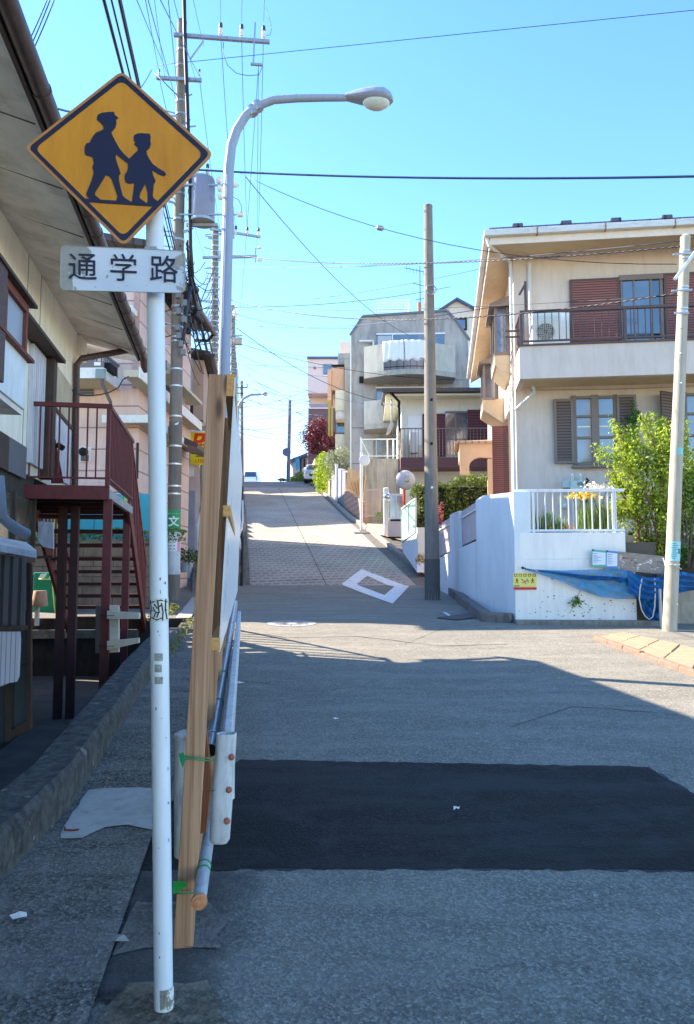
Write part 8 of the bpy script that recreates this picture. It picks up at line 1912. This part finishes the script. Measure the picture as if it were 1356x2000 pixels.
# ---- parked car nose, white wall, banner house
def car(cx_px, Y, face, label, width=1.7, col=None, rear=False, ztop=None):
    z = G(Y) if ztop is None else ztop; X = XW(cx_px, Y); t = thing('parked_car' if not rear else 'white_van', label, 'car' if not rear else 'van', Vector((X, Y, z)))
    m = mat('car_white', srgb(226, 228, 232), .25, .02, 2, 0); L = 4.2; w_ = width / 2; hh = 1.5 if not rear else 1.95
    # side profile swept across, with tumblehome
    if rear: prof = [(0, .35), (-.05, .9), (.0, 1.0), (.25, 1.78), (.5, hh), (3.0, hh), (3.7, 1.1), (4.2, .95), (4.25, .35)]
    else: prof = [(0, .30), (-.06, .6), (.05, .85), (.9, 1.02), (1.7, hh), (3.2, hh), (4.0, 1.0), (4.1, .35)]
    v = []; n_ = len(prof)
    for s_ in (-1, 1):
        for (y_, z_) in prof: k_ = w_ * (1 - .16 * max(0, (z_ - .95) / 1.0)); v.append((X + s_ * k_, Y + y_, z + z_))
    f = [tuple(range(n_)), tuple(range(n_, 2 * n_))[::-1]] + [(i, (i + 1) % n_, n_ + (i + 1) % n_, n_ + i) for i in range(n_)]
    bd_ = MB().add(v, f).build('body', m, t, bevel=.08)
    if rear:
        y0 = Y + .055; MB().prism([(X - w_ * .80, y0 + .02, z + 1.12), (X + w_ * .80, y0 + .02, z + 1.12), (X + w_ * .72, y0 + .20, z + 1.70), (X - w_ * .72, y0 + .20, z + 1.70)], (0, -.06, -.0)).build('rear_window', M_gld, bd_)
        MB().box(X - .25, X + .25, Y - .085, Y - .02, z + .75, z + .85).build('plate', M_swhite, bd_)
    else:
        MB().prism([(X - w_ * .86, Y + .97, z + 1.06), (X + w_ * .86, Y + .97, z + 1.06), (X + w_ * .78, Y + 1.62, z + 1.43), (X - w_ * .78, Y + 1.62, z + 1.43)], (0, -.05, .03)).build('windscreen', M_gld, bd_)
        MB().box(X - .5, X + .5, Y - .08, Y - .0, z + .5, z + .62).build('grille', M_dark, bd_)
    for s_ in (-1, 1):
        lw0 = .14 if not rear else .05; lx = X + s_ * w_ * (.72 if not rear else .9); MB().box(lx - lw0, lx + lw0, Y - .07, Y + .05, z + .68, z + (.83 if not rear else 1.2)).build('headlight' if not rear else 'tail_light', M_gl if not rear else mat('tail_red', srgb(150, 40, 40), .3), bd_)
        for yy in (.75, 3.4): MB().lathe((X + s_ * (w_ - .1), Y + yy, z + .31), [(.2, -.12), (.31, -.11), (.31, .11), (.2, .12)], 18, (1, 0, 0)).build('wheel', M_dark, t, smooth=True)
        MB().box(X + s_ * (w_ + .1) - .1, X + s_ * (w_ + .1) + .1, Y + 1.05, Y + 1.15, z + .95, z + 1.1).build('side_mirror', m, bd_)
    return t
car(488.5, 88, 0, 'white van seen from behind at the crest of the hill', 1.72, rear=True)
zcar = P(610, 944, 50).z
car(619, 50, 0, 'white parked car half hidden behind the yellow-green hedge', 1.7, ztop=zcar)
wl = Frame(XW(612, 52), 52, -6); t = thing('white_wall_block', 'white rendered wall beside the parked car below the red-leaved bush', 'boundary wall', wl(1, 0, G(52)))
gbx(wl, 614, 896, 660, 942, 0, .3, 'wall', M_w2, t); MB().prism([P(603, 925, 56), P(614, 898, 52), P(614, 942, 52), P(603, 942, 56)], (.1, 0, 0)).build('side_wall', M_w2, t)
MB().box(XW(606, 50), XW(640, 50), 49.5, 51.5, G(49) - .2, zcar).build('parking_slab', M_conc_lt, t)
bh = thing('low_far_house', 'low far house with a grey-blue roof and pale walls at the hilltop', 'house', P(585, 940, 64)); gl = Frame(XW(570, 64), 64, 0)
gbx(gl, 572, 893, 600, 945, 0, 4, 'wall', mat('wall_far', srgb(190, 186, 190), .8), bh); MB().prism([P(565, 898, 63), P(600, 884, 63), P(600, 889, 63), P(565, 902, 63)], (0, 5, 0)).build('roof', mat('roof_slate', srgb(80, 92, 120), .6), bh)
for x in (586, 593): gbx(gl, x, 896, x + 3, 925, -.15, -.01, 'window', M_dkbrown, bh)
bn = MB().prism([P(577, 898, 62), P(584.5, 894, 62), P(585, 914, 62), P(578, 920, 62)], (0, .05, 0)).build('banner', mat('banner_cyan', srgb(40, 170, 226), .7, .04)); tag(bn, 'bright cyan blue banner hanging at the far low house', 'banner')
roadwall('far_low_wall', 'pale far boundary wall where the road passes over the crest', 'boundary wall', [56.0, 60], [1.2], .6, .3, M_conc_lt)
# ================================================================ plants
rng = np.random.default_rng(11)
def leafmesh(name, pts, size, m, parent=None, up_bias=0.3, aspect=0.55, jitter=0.4):
    """many small pointed leaves, one mesh"""
    n = len(pts); pts = np.asarray(pts)
    d = rng.normal(size=(n, 3)); d[:, 2] += up_bias; d /= np.linalg.norm(d, axis=1)[:, None]
    e = rng.normal(size=(n, 3)); e -= (e * d).sum(1)[:, None] * d; e /= np.linalg.norm(e, axis=1)[:, None]
    nrm = np.cross(d, e); s = size * (1 + jitter * rng.uniform(-1, 1, n))[:, None]
    a = pts - d * s * .5; b = pts + e * s * aspect * .5 + nrm * s * .12; c = pts + d * s * .5; f = pts - e * s * aspect * .5 + nrm * s * .12
    V = np.stack([a, b, c, f], 1).reshape(-1, 3)
    if parent is not None:
        mm = np.array(WM[parent.name].inverted()); V = V @ mm[:3, :3].T + mm[:3, 3]
    me = bpy.data.meshes.new(name); me.vertices.add(len(V)); me.vertices.foreach_set('co', V.ravel()); me.loops.add(4 * n); me.loops.foreach_set('vertex_index', np.arange(4 * n)); me.polygons.add(n)
    me.polygons.foreach_set('loop_start', np.arange(0, 4 * n, 4)); me.polygons.foreach_set('loop_total', np.full(n, 4)); me.update(); me.materials.append(m)
    o = bpy.data.objects.new(name, me); COL.objects.link(o)
    if parent is not None: o.parent = parent
    return o
def blob(c, r, n, clumps=14, shell=.5, spread=.28):
    """leaf positions in uneven clumps through an ellipsoid"""
    c = np.array(c); r = np.array(r); k = rng.normal(size=(clumps, 3)); k /= np.linalg.norm(k, axis=1)[:, None]; k *= rng.uniform(shell, 1.0, clumps)[:, None]
    idx = rng.integers(0, clumps, n); w_ = rng.uniform(.6, 1.3, clumps)
    p = k[idx] + rng.normal(size=(n, 3)) * spread * w_[idx][:, None]
    q = np.linalg.norm(p, axis=1); p = p / np.maximum(1, q / 1.12)[:, None]
    return c + p * r
def rectcloud(fr, u0, u1, v0, v1, z0, z1, n, lump=.12, top=None):
    u = rng.uniform(u0, u1, n); v = rng.uniform(v0, v1, n); z = rng.uniform(0, 1, n)
    # keep most leaves near the surface
    m = rng.uniform(size=n) < .75; side = rng.integers(0, 3, n)
    v = np.where(m & (side == 0), v0 + rng.normal(0, .04, n), v); z = np.where(m & (side == 1), 1 + rng.normal(0, .03, n), z)
    zt = z1 if top is None else top(u)
    zz = z0 + (zt - z0) * z; zz += lump * np.sin(u * 5.1) * z * .6 + lump * np.sin(u * 11.3 + v * 4) * z * .5; v = v - lump * np.sin(u * 7 + zz * 5) * .6
    o = np.array(fr.o); r_ = np.array(fr.r); e_ = np.array(fr.e)
    return o + r_ * u[:, None] + e_ * v[:, None] + np.array([0, 0, 1]) * zz[:, None]
L_lime = leafmat('leaf_lime', srgb(112, 138, 44), srgb(172, 188, 72), .5, 5)
L_mid = leafmat('leaf_mid', srgb(66, 96, 44), srgb(112, 138, 62), .3)
L_dark = leafmat('leaf_dark', srgb(44, 66, 34), srgb(84, 104, 50), .2)
L_hedge = leafmat('leaf_hedge', srgb(52, 76, 36), srgb(120, 136, 66), .25, 2.0)
L_red = leafmat('leaf_red', srgb(56, 28, 38), srgb(120, 54, 64), .2, 1.0)
L_olive = leafmat('leaf_olive', srgb(104, 116, 88), srgb(160, 168, 136), .2)
L_grass = leafmat('leaf_blade', srgb(90, 120, 60), srgb(140, 160, 84), .4)
M_bark = mat('bark', srgb(120, 84, 66), .9, .2, 20, .6, 80)
M_bark2 = mat('bark_grey', srgb(96, 84, 74), .9, .2, 20, .6, 80)
# ---- the lime green shrub on the terrace beside the leaning pole: many upright stems with leafy sprays
YSb = 12.9
root = P(1268, 1080, YSb)
sh = thing('shrub', 'tall loose shrub with fresh yellow-green leaves on reddish stems beside the leaning pole', 'shrub', root)
stems = [  # (root px, way px..., tip px) in the photograph's columns and rows, depth offsets
    [(1275, 1090), (1282, 1040), (1262, 960), (1215, 900), (1163, 888)], [(1275, 1090), (1284, 1030), (1272, 940), (1235, 880), (1195, 825)],
    [(1278, 1090), (1290, 1020), (1296, 930), (1275, 860), (1262, 815)], [(1280, 1090), (1292, 1010), (1302, 920), (1298, 850), (1297, 820)],
    [(1280, 1095), (1300, 1020), (1322, 950), (1330, 880), (1328, 828)], [(1270, 1090), (1262, 1010), (1240, 950), (1225, 905), (1213, 850)],
    [(1262, 1090), (1252, 1020), (1222, 975), (1205, 950), (1190, 930)], [(1284, 1095), (1306, 1030), (1335, 975), (1350, 930), (1356, 880)],
    [(1250, 1085), (1246, 1010), (1240, 930), (1236, 870), (1238, 835)], [(1278, 1090), (1288, 1000), (1290, 900), (1305, 880), (1312, 870)],
    [(1272, 1090), (1262, 1020), (1232, 1000), (1212, 1000), (1205, 985)], [(1285, 1090), (1310, 1050), (1340, 1020), (1362, 1000), (1380, 970)]]
allp = []
for si, pxs in enumerate(stems):
    dy = rng.uniform(-.35, .35); pts = [P(x, y, YSb + dy * (k / 4)) for k, (x, y) in enumerate(pxs)]
    MB().tube(pts, [.030, .022, .015, .009, .004], 7).build('stem', M_bark, sh, smooth='all', fix=False)
    for k in range(1, 5):
        a, b_ = np.array(pts[k - 1]), np.array(pts[k]); n = int(215 * (0.35, .8, 1.3, 1.3)[k - 1])
        t_ = rng.uniform(0, 1, n)[:, None]; c = a + (b_ - a) * t_
        rad = (.06, .13, .15, .09)[k - 1]
        cl = rng.normal(size=(9, 3)) * rad; ci = rng.integers(0, 9, n)
        allp.append(c + cl[ci] * .75 + rng.normal(size=(n, 3)) * rad * .38)
        if k in (2, 3):
            for q in range(3):
                tt = rng.uniform(.1, .9); p0_ = a + (b_ - a) * tt; p1_ = p0_ + rng.normal(size=3) * .16 + np.array([0, 0, .12]); MB().tube([Vector(p0_), Vector(p1_)], [.006, .002], 5).build('twig', M_bark, sh, fix=False)
                n2 = 60; t2 = rng.uniform(.2, 1.15, n2)[:, None]; allp.append(p0_ + (p1_ - p0_) * t2 + rng.normal(size=(n2, 3)) * .045)
P_all = np.concatenate(allp); leafmesh('foliage', P_all, .056, L_lime, sh, .2, .62)
low = np.concatenate([blob(P(1250 + k * 20, 1050 + (k % 2) * 20, 13.1), (.22, .2, .16), 110, 6) for k in range(5)]); leafmesh('low_foliage', low, .055, L_mid, sh)
# darker bush further right behind the pole
sh2 = thing('shrub', 'darker green bush with grey stems at the frame edge behind the leaning pole', 'shrub', P(1345, 1110, 12.8))
for pxs in ([(1345, 1110), (1342, 1040), (1338, 980)], [(1345, 1110), (1352, 1020), (1366, 940)], [(1350, 1110), (1372, 1040), (1390, 980)]):
    MB().tube([P(x, y, 12.7) for x, y in pxs], [.03, .02, .008], 6).build('stem', M_bark2, sh2, smooth='all', fix=False)
pts = np.concatenate([blob(P(x, y, 12.9), (r_, .3, r_ * 1.1), n_, 9) for x, y, r_, n_ in ((1348, 950, .26, 500), (1352, 1010, .28, 420), (1345, 1080, .24, 300), (1375, 960, .35, 600), (1380, 1060, .3, 400), (1322, 1075, .14, 110))])
leafmesh('foliage', pts, .060, L_mid, sh2)
vn = thing('climbing_plant', 'green climbing sprig over the right louvred shutter of the lower window', 'climbing plant', P(1240, 800, 14.9))
MB().tube([P(1246, 870, 15.1), P(1240, 830, 15.1), P(1236, 796, 15.1)], [.012, .008, .004], 5).build('stem', M_bark2, vn)
leafmesh('foliage', np.concatenate([blob(P(x, y, 15.0), (.14, .12, .16), 90, 5) for x, y in ((1238, 800), (1232, 812), (1240, 830), (1246, 812))]), .055, leafmat('leaf_vine', srgb(60, 100, 50), srgb(90, 130, 66), .3), vn)
# ivy and clipped weeds on the corner bank beneath the shrub
bk = leafmesh('ground_ivy', rectcloud(GF, 2.4, 5.6, .45, .8, GWz - .2, GWz + .08, 900), .05, L_dark); tag(bk, kind='stuff')
# ---- flower bed behind the white fence: blades, yellow and white blooms
def tuft(px, py_base, h, n, label, m=None, group=None, spread=.16, wd=.012, Y=12.9, lean=.3):
    c = P(px, py_base, Y); t = thing('leafy_plant', label, 'plant', c, group=group); mb = MB()
    for k in range(n):
        a = rng.uniform(0, 2 * math.pi); r_ = rng.uniform(0, spread); hh = h * rng.uniform(.55, 1.05); x0 = c.x + r_ * math.cos(a); y0 = c.y + r_ * math.sin(a) * .6; dx = rng.normal() * lean * hh * .5; dy = rng.normal() * lean * hh * .4; q = rng.uniform(0, math.pi); wx, wy = wd * math.cos(q), wd * math.sin(q)
        mb.add([(x0 - wx, y0 - wy, c.z), (x0 + wx, y0 + wy, c.z), (x0 + dx * .4 + wx * .8, y0 + dy * .4 + wy * .8, c.z + hh * .6), (x0 + dx * .4 - wx * .8, y0 + dy * .4 - wy * .8, c.z + hh * .6), (x0 + dx, y0 + dy, c.z + hh)], [(0, 1, 2, 3), (3, 2, 4)])
    mb.build('blades', m or L_grass, t, fix=False); return t, c
tuft(1066, 1040, .40, 60, 'clump of long thin green blades behind the left half of the white fence', spread=.20)
tuft(1092, 1040, .30, 34, 'shorter clump of thin green blades next to the long one behind the fence', spread=.12)
tuft(1148, 1040, .58, 90, 'tall dense clump of green blades below the yellow blooms behind the fence', spread=.20, lean=.15)
tuft(1180, 1040, .62, 90, 'tall dense clump of green blades where the fence meets the shrub', spread=.20, lean=.15)
t, c = tuft(1028, 1040, .16, 26, 'low leafy plant at the left end of the fence', spread=.14, wd=.02)
fb_ = mat('bloom_orange', srgb(240, 160, 30), .6, .1, 20); fy_ = mat('bloom_yellow', srgb(246, 214, 70), .6, .1, 20); fw_ = mat('bloom_white', srgb(236, 230, 214), .6, .06, 20)
for (x, y, n_, m_, lab) in ((1140, 968, 40, fy_, 'cluster of yellow blooms hanging over the white fence rail'), (1165, 952, 30, fw_, 'white blooms standing above the fence rail beside the shrub'), (1108, 1030, 8, fb_, 'orange-yellow blooms low in the middle of the fence'), (1072, 1034, 5, fb_, 'few small orange blooms at the foot of the thin green blades')):
    Yb = 12.85; c0 = P(x, y, Yb); w_ = .22 if m_ in (fy_, fw_) else .10
    t = thing('flowers', lab, 'flowers', c0)
    pts = np.array(c0) + rng.normal(size=(n_ * 5, 3)) * np.array([w_ * .55, .05, .035]); leafmesh('petals', pts, .05, m_, t, 0, .8)
    if y < 1000:
        for k in range(7): MB().tube([Vector((c0.x + rng.uniform(-w_, w_), Yb, GWz - .05)), Vector((c0.x + rng.uniform(-w_, w_), Yb, c0.z))], .005, 4).build('flower_stem', L_mid, t, fix=False)
gc_ = leafmesh('ground_cover', rectcloud(GF, .1, fu1, .28, .9, GWz - .06, GWz + .05, 2200, .03), .035, leafmat('leaf_cover', srgb(92, 104, 50), srgb(150, 130, 60), .3, 8)); tag(gc_, kind='stuff')
# small weed growing out of the wall
t = thing('weed', 'small palm-leaved weed growing out of a crack in the flaking white wall', 'weed', fy(1126, 1176)); c = fy(1126, 1176) - GF.e * .05
leafmesh('leaves', np.array(c) + rng.normal(size=(46, 3)) * np.array([.055, .02, .045]), .085, L_mid, t, .1, .3)
# ---- long hedge
hf = Frame(XW(816, 23.2), 23.2, -3.0)
hz = lambda px, py, v: hf.front(px, py, v)
def htop(u):
    u0_, z0_ = hz(820, 955, 0); u1_, z1_ = hz(955, 930, 0); return z0_ + (z1_ - z0_) * np.clip((u - u0_) / (u1_ - u0_), 0, 1.3)
he = thing('hedge', 'long dark green hedge with pale leaf edges between the thick pole and the beige porch', 'hedge', hf(1, 0, G(23)))
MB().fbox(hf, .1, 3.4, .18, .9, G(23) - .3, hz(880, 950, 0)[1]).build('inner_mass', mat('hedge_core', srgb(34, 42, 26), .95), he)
leafmesh('foliage', rectcloud(hf, -.12, 3.6, .0, 1.0, G(23) + .1, 0, 15000, .10, top=htop), .085, L_hedge, he)
for k in range(8): MB().tube([hf(.1 + k * .42, .1, G(23) - .3), hf(.2 + k * .4, .12, G(23) + 1.4)], [.03, .012], 5).build('stem', M_bark2, he, fix=False)
# ---- hillside greens
def bush(name, label, cat, px, py, Y, rx, rz, n, size, m, trunk=None, clumps=16, ry=None, spread=.28, up=.2):
    c = P(px, py, Y); t = thing(name, label, cat, Vector((c.x, Y, max(G(Y) - .1, c.z - rz * 1.2))))
    if trunk:
        pts = [P(*q) for q in trunk]; MB().tube(pts, [.09, .06, .03][:len(pts)] if len(pts) <= 3 else [.09 - .018 * k for k in range(len(pts))], 7).build('trunk', M_bark2, t, smooth='all', fix=False)
        for k in range(5): q = np.array(pts[-1]); MB().tube([Vector(q), Vector(q + rng.normal(size=3) * np.array([rx, rx, rz]) * .45)], [.03, .008], 5).build('limb', M_bark2, t, fix=False)
    o = leafmesh('crown', blob(c, (rx, ry or rx, rz), n, clumps, .35, spread), size, m, t, up); return t
bush('tall_hedge', 'bright yellow-green clipped tall hedge beside the steep road', 'hedge', 634, 926, 43.5, .62, 1.15, 3800, .11, leafmat('leaf_bright', srgb(110, 140, 30), srgb(168, 188, 50), .45), None, 26, 1.4, .22)
bush('olive_tree', 'silvery olive tree with a leaning trunk above the grey roadside wall', 'tree', 663, 906, 40.5, .80, .85, 2600, .10, L_olive, [(676, 938, 40.5), (668, 922, 40.5), (662, 908, 40.5)], 22, 1.0, .22)
bush('green_bush', 'small bright green shrub behind the grey roadside wall near the slat fence', 'shrub', 684, 928, 39.5, .28, .3, 400, .10, L_lime)
bush('red_bush', 'large bush with red young leaves and dark purple shade side near the orange building', 'tree', 617, 856, 49, 1.05, 1.25, 4200, .14, L_red, [(622, 905, 49), (620, 880, 49), (618, 862, 49)], 26, 1.2, .22)
bush('red_bush', 'smaller red leaved sprays beside the orange building balconies', 'shrub', 646, 862, 46.8, .5, .55, 900, .13, L_red, None, 12)
bush('roadside_bush', 'green weedy bush at the crest beside the parked white car', 'shrub', 592, 935, 54, .75, .42, 1300, .12, L_mid, None, 14)
bush('roadside_bush', 'low dark green weeds under the parked white car', 'shrub', 612, 950, 49, .55, .25, 700, .10, L_dark, None, 10)
bush('roadside_bush', 'thin weeds at the foot of the far low house', 'shrub', 574, 938, 60, .4, .3, 400, .12, L_mid, None, 8)
fpn = bush('distant_pine', 'tiny dark umbrella pine on the skyline left of the slim far pole', 'tree', 549, 937.5, 118, .75, .28, 500, .22, L_dark, [(549, 943, 118), (549.5, 938, 118)], 10)
bush('gate_weeds', 'green sprig at the foot of the narrow mesh gate', 'weed', 741, 1006, 30.4, .2, .12, 120, .07, L_mid)
bush('wall_weeds', 'little dry yellow-green weed at the foot of the thick pole', 'weed', 823, 1092, 20.6, .14, .14, 150, .06, leafmat('leaf_dry', srgb(150, 130, 60), srgb(190, 160, 80), .3))
bush('pink_flowering_plant', 'small plant with pink flowers behind the street wall beside the thick pole', 'plant', 862, 1006, 19.0, .1, .3, 160, .06, leafmat('leaf_pinkish', srgb(70, 90, 50), srgb(200, 90, 110), .3, 20))
# weeds where the curb wall ends
for (px, py, Y, rx, rz, n) in ((318, 1200, 12.0, .16, .08, 160), (340, 1185, 12.6, .18, .08, 160), (300, 1205, 12.2, .10, .07, 80)):
    bush('curb_weeds', 'low green weeds sprouting at the sunlit end of the roadside curb wall', 'weeds', px, py, Y, rx, rz, n, .045, leafmat('leaf_weed', srgb(96, 110, 46), srgb(140, 140, 70), .35), None, 6).__setitem__('group', 'weeds at the curb end')
wd = leafmesh('moss_weeds', np.array([[CL(y) + rng.uniform(-.06, .1), y, G(y) + .04 + abs(rng.normal()) * .05] for y in rng.uniform(8.6, 12.4, 500)]), .035, leafmat('leaf_weed', srgb(96, 110, 46), srgb(140, 140, 70), .35)); tag(wd, kind='stuff')
iv = leafmesh('foliage', rectcloud(BW, -7, .4, -.06, .25, zt0_ - .04, zt0_ + .16, 4200, .05), .06, L_mid, bw)
bush('verge_plants', 'dark green weeds below the pink house wall behind the timber post', 'shrub', 374, 1085, 19.5, .35, .22, 500, .07, L_dark)

# ================================================================ blue net and rope on the wall
def net():
    t = thing('collection_net', 'blue mesh refuse net slung from the white wall corner across to the leaning pole', 'net', fq(1180, 1140, -.12))
    m, tt, b, v, o = base('net_blue', .6, 0, .3)
    n0 = noise(tt, v, 3, 4, .6, .6)
    c = mixc(tt, ramp(tt, n0, [(.3, 0.0), (.7, 1.0)]), srgb(6, 100, 156), srgb(24, 150, 200)); tt.links.new(c, b.inputs['Base Color'])
    trn = N(tt, 'ShaderNodeBsdfTransparent'); mx = N(tt, 'ShaderNodeMixShader'); f_ = ramp(tt, n0, [(.35, .5), (.65, .82)])
    tt.links.new(f_, mx.inputs[0]); tt.links.new(trn.outputs[0], mx.inputs[1]); tt.links.new(b.outputs[0], mx.inputs[2]); tt.links.new(mx.outputs[0], o.inputs[0])
    md = m.copy(); md.name = 'net_blue_dense'
    for n_ in md.node_tree.nodes:
        if n_.type == 'MIX_SHADER':
            for l in list(n_.inputs[0].links): md.node_tree.links.remove(l)
            n_.inputs[0].default_value = .95
        if n_.type == 'MIX': n_.inputs[6].default_value = srgb(6, 72, 130); n_.inputs[7].default_value = srgb(14, 104, 168)
    def ribbon(top, bot, name, mt, amp=.04, fr=9, rows_=12, off=-.10, nn=60):
        tp = np.array(top, float); bp_ = np.array(bot, float); s_ = np.linspace(0, 1, nn)
        ax = lambda A: np.stack([np.interp(s_, np.linspace(0, 1, len(A)), A[:, k]) for k in (0, 1)], 1)
        T, Bm = ax(tp), ax(bp_); v = []; f = []
        for i in range(nn):
            for j in range(rows_ + 1):
                q = j / rows_; x, y = T[i] * (1 - q) + Bm[i] * q
                vv_ = off - .02 - abs(amp * math.sin(fr * q * 3 + i * .13)) * (.3 + s_[i]) - .02 * math.sin(i * .5 + q * 5)
                v.append(fq(x, y, vv_))
        for i in range(nn - 1):
            for j in range(rows_): a = i * (rows_ + 1) + j; f.append((a, a + 1, a + rows_ + 2, a + rows_ + 1))
        return MB().add(v, f).build(name, mt, t, smooth='all', fix=False)
    ribbon([(1023, 1111), (1060, 1113), (1100, 1114), (1167, 1112), (1200, 1111), (1226, 1115), (1244, 1124)], [(1026, 1113), (1062, 1124), (1100, 1137), (1130, 1151), (1170, 1165), (1205, 1170), (1243, 1170)], 'net_sheet', m, .06)
    ribbon([(1050, 1113), (1100, 1118), (1150, 1124), (1200, 1126), (1240, 1130)], [(1052, 1116), (1100, 1124), (1150, 1133), (1200, 1134), (1240, 1150)], 'net_fold', md, .05, off=-.14)
    ribbon([(1225, 1114), (1245, 1122), (1262, 1128), (1290, 1128), (1300, 1118), (1330, 1117), (1375, 1118)], [(1228, 1154), (1246, 1170), (1272, 1171), (1300, 1164), (1318, 1161), (1340, 1155), (1375, 1150)], 'net_roll', md, .13, off=-.18)
    ribbon([(1243, 1150), (1270, 1156), (1300, 1156), (1316, 1150)], [(1250, 1178), (1266, 1210), (1290, 1215), (1308, 1184)], 'net_tail', md, .10, off=-.05)
    MB().tube([fq(1021, 1108, -.03), fq(1028, 1111, -.06), fq(1045, 1114, -.10)], .010, 6).build('net_knot', M_navy, t)
    MB().lathe(fq(1021, 1109, -.06), [(.01, 0), (.022, .01), (.01, .04)], 8, (0, -1, 0)).build('wall_hook', M_dark, t)
    return t
net()
rp_ = [(1254, 1130), (1250, 1150), (1249, 1170), (1253, 1190), (1260, 1203), (1268, 1210), (1275, 1205), (1279, 1185), (1280, 1160), (1279, 1130)]
tag(MB().tube([fq(x, y, -.27) for x, y in rp_], .010, 7).build('rope', mat('rope', srgb(205, 200, 190), .8, .1, 40), smooth='all', fix=False), 'pale rope hanging in a long U-shaped loop in front of the blue net', 'rope')
t = thing('standing_pole', 'thin grey upright pipe beside the foot of the leaning pole under the net', 'pipe', P(1291, 1228, 11.9)); MB().tube([P(1291, 1232, 11.95), P(1289, 1150, 11.95)], .022, 8).build('pipe', M_steel, t, smooth=True)

# ---------------------------------------------------------------- tidy: children of things carry no labels of their own by default
for o in list(bpy.data.objects):
    if o.parent is not None and 'category' in o: del o['category']
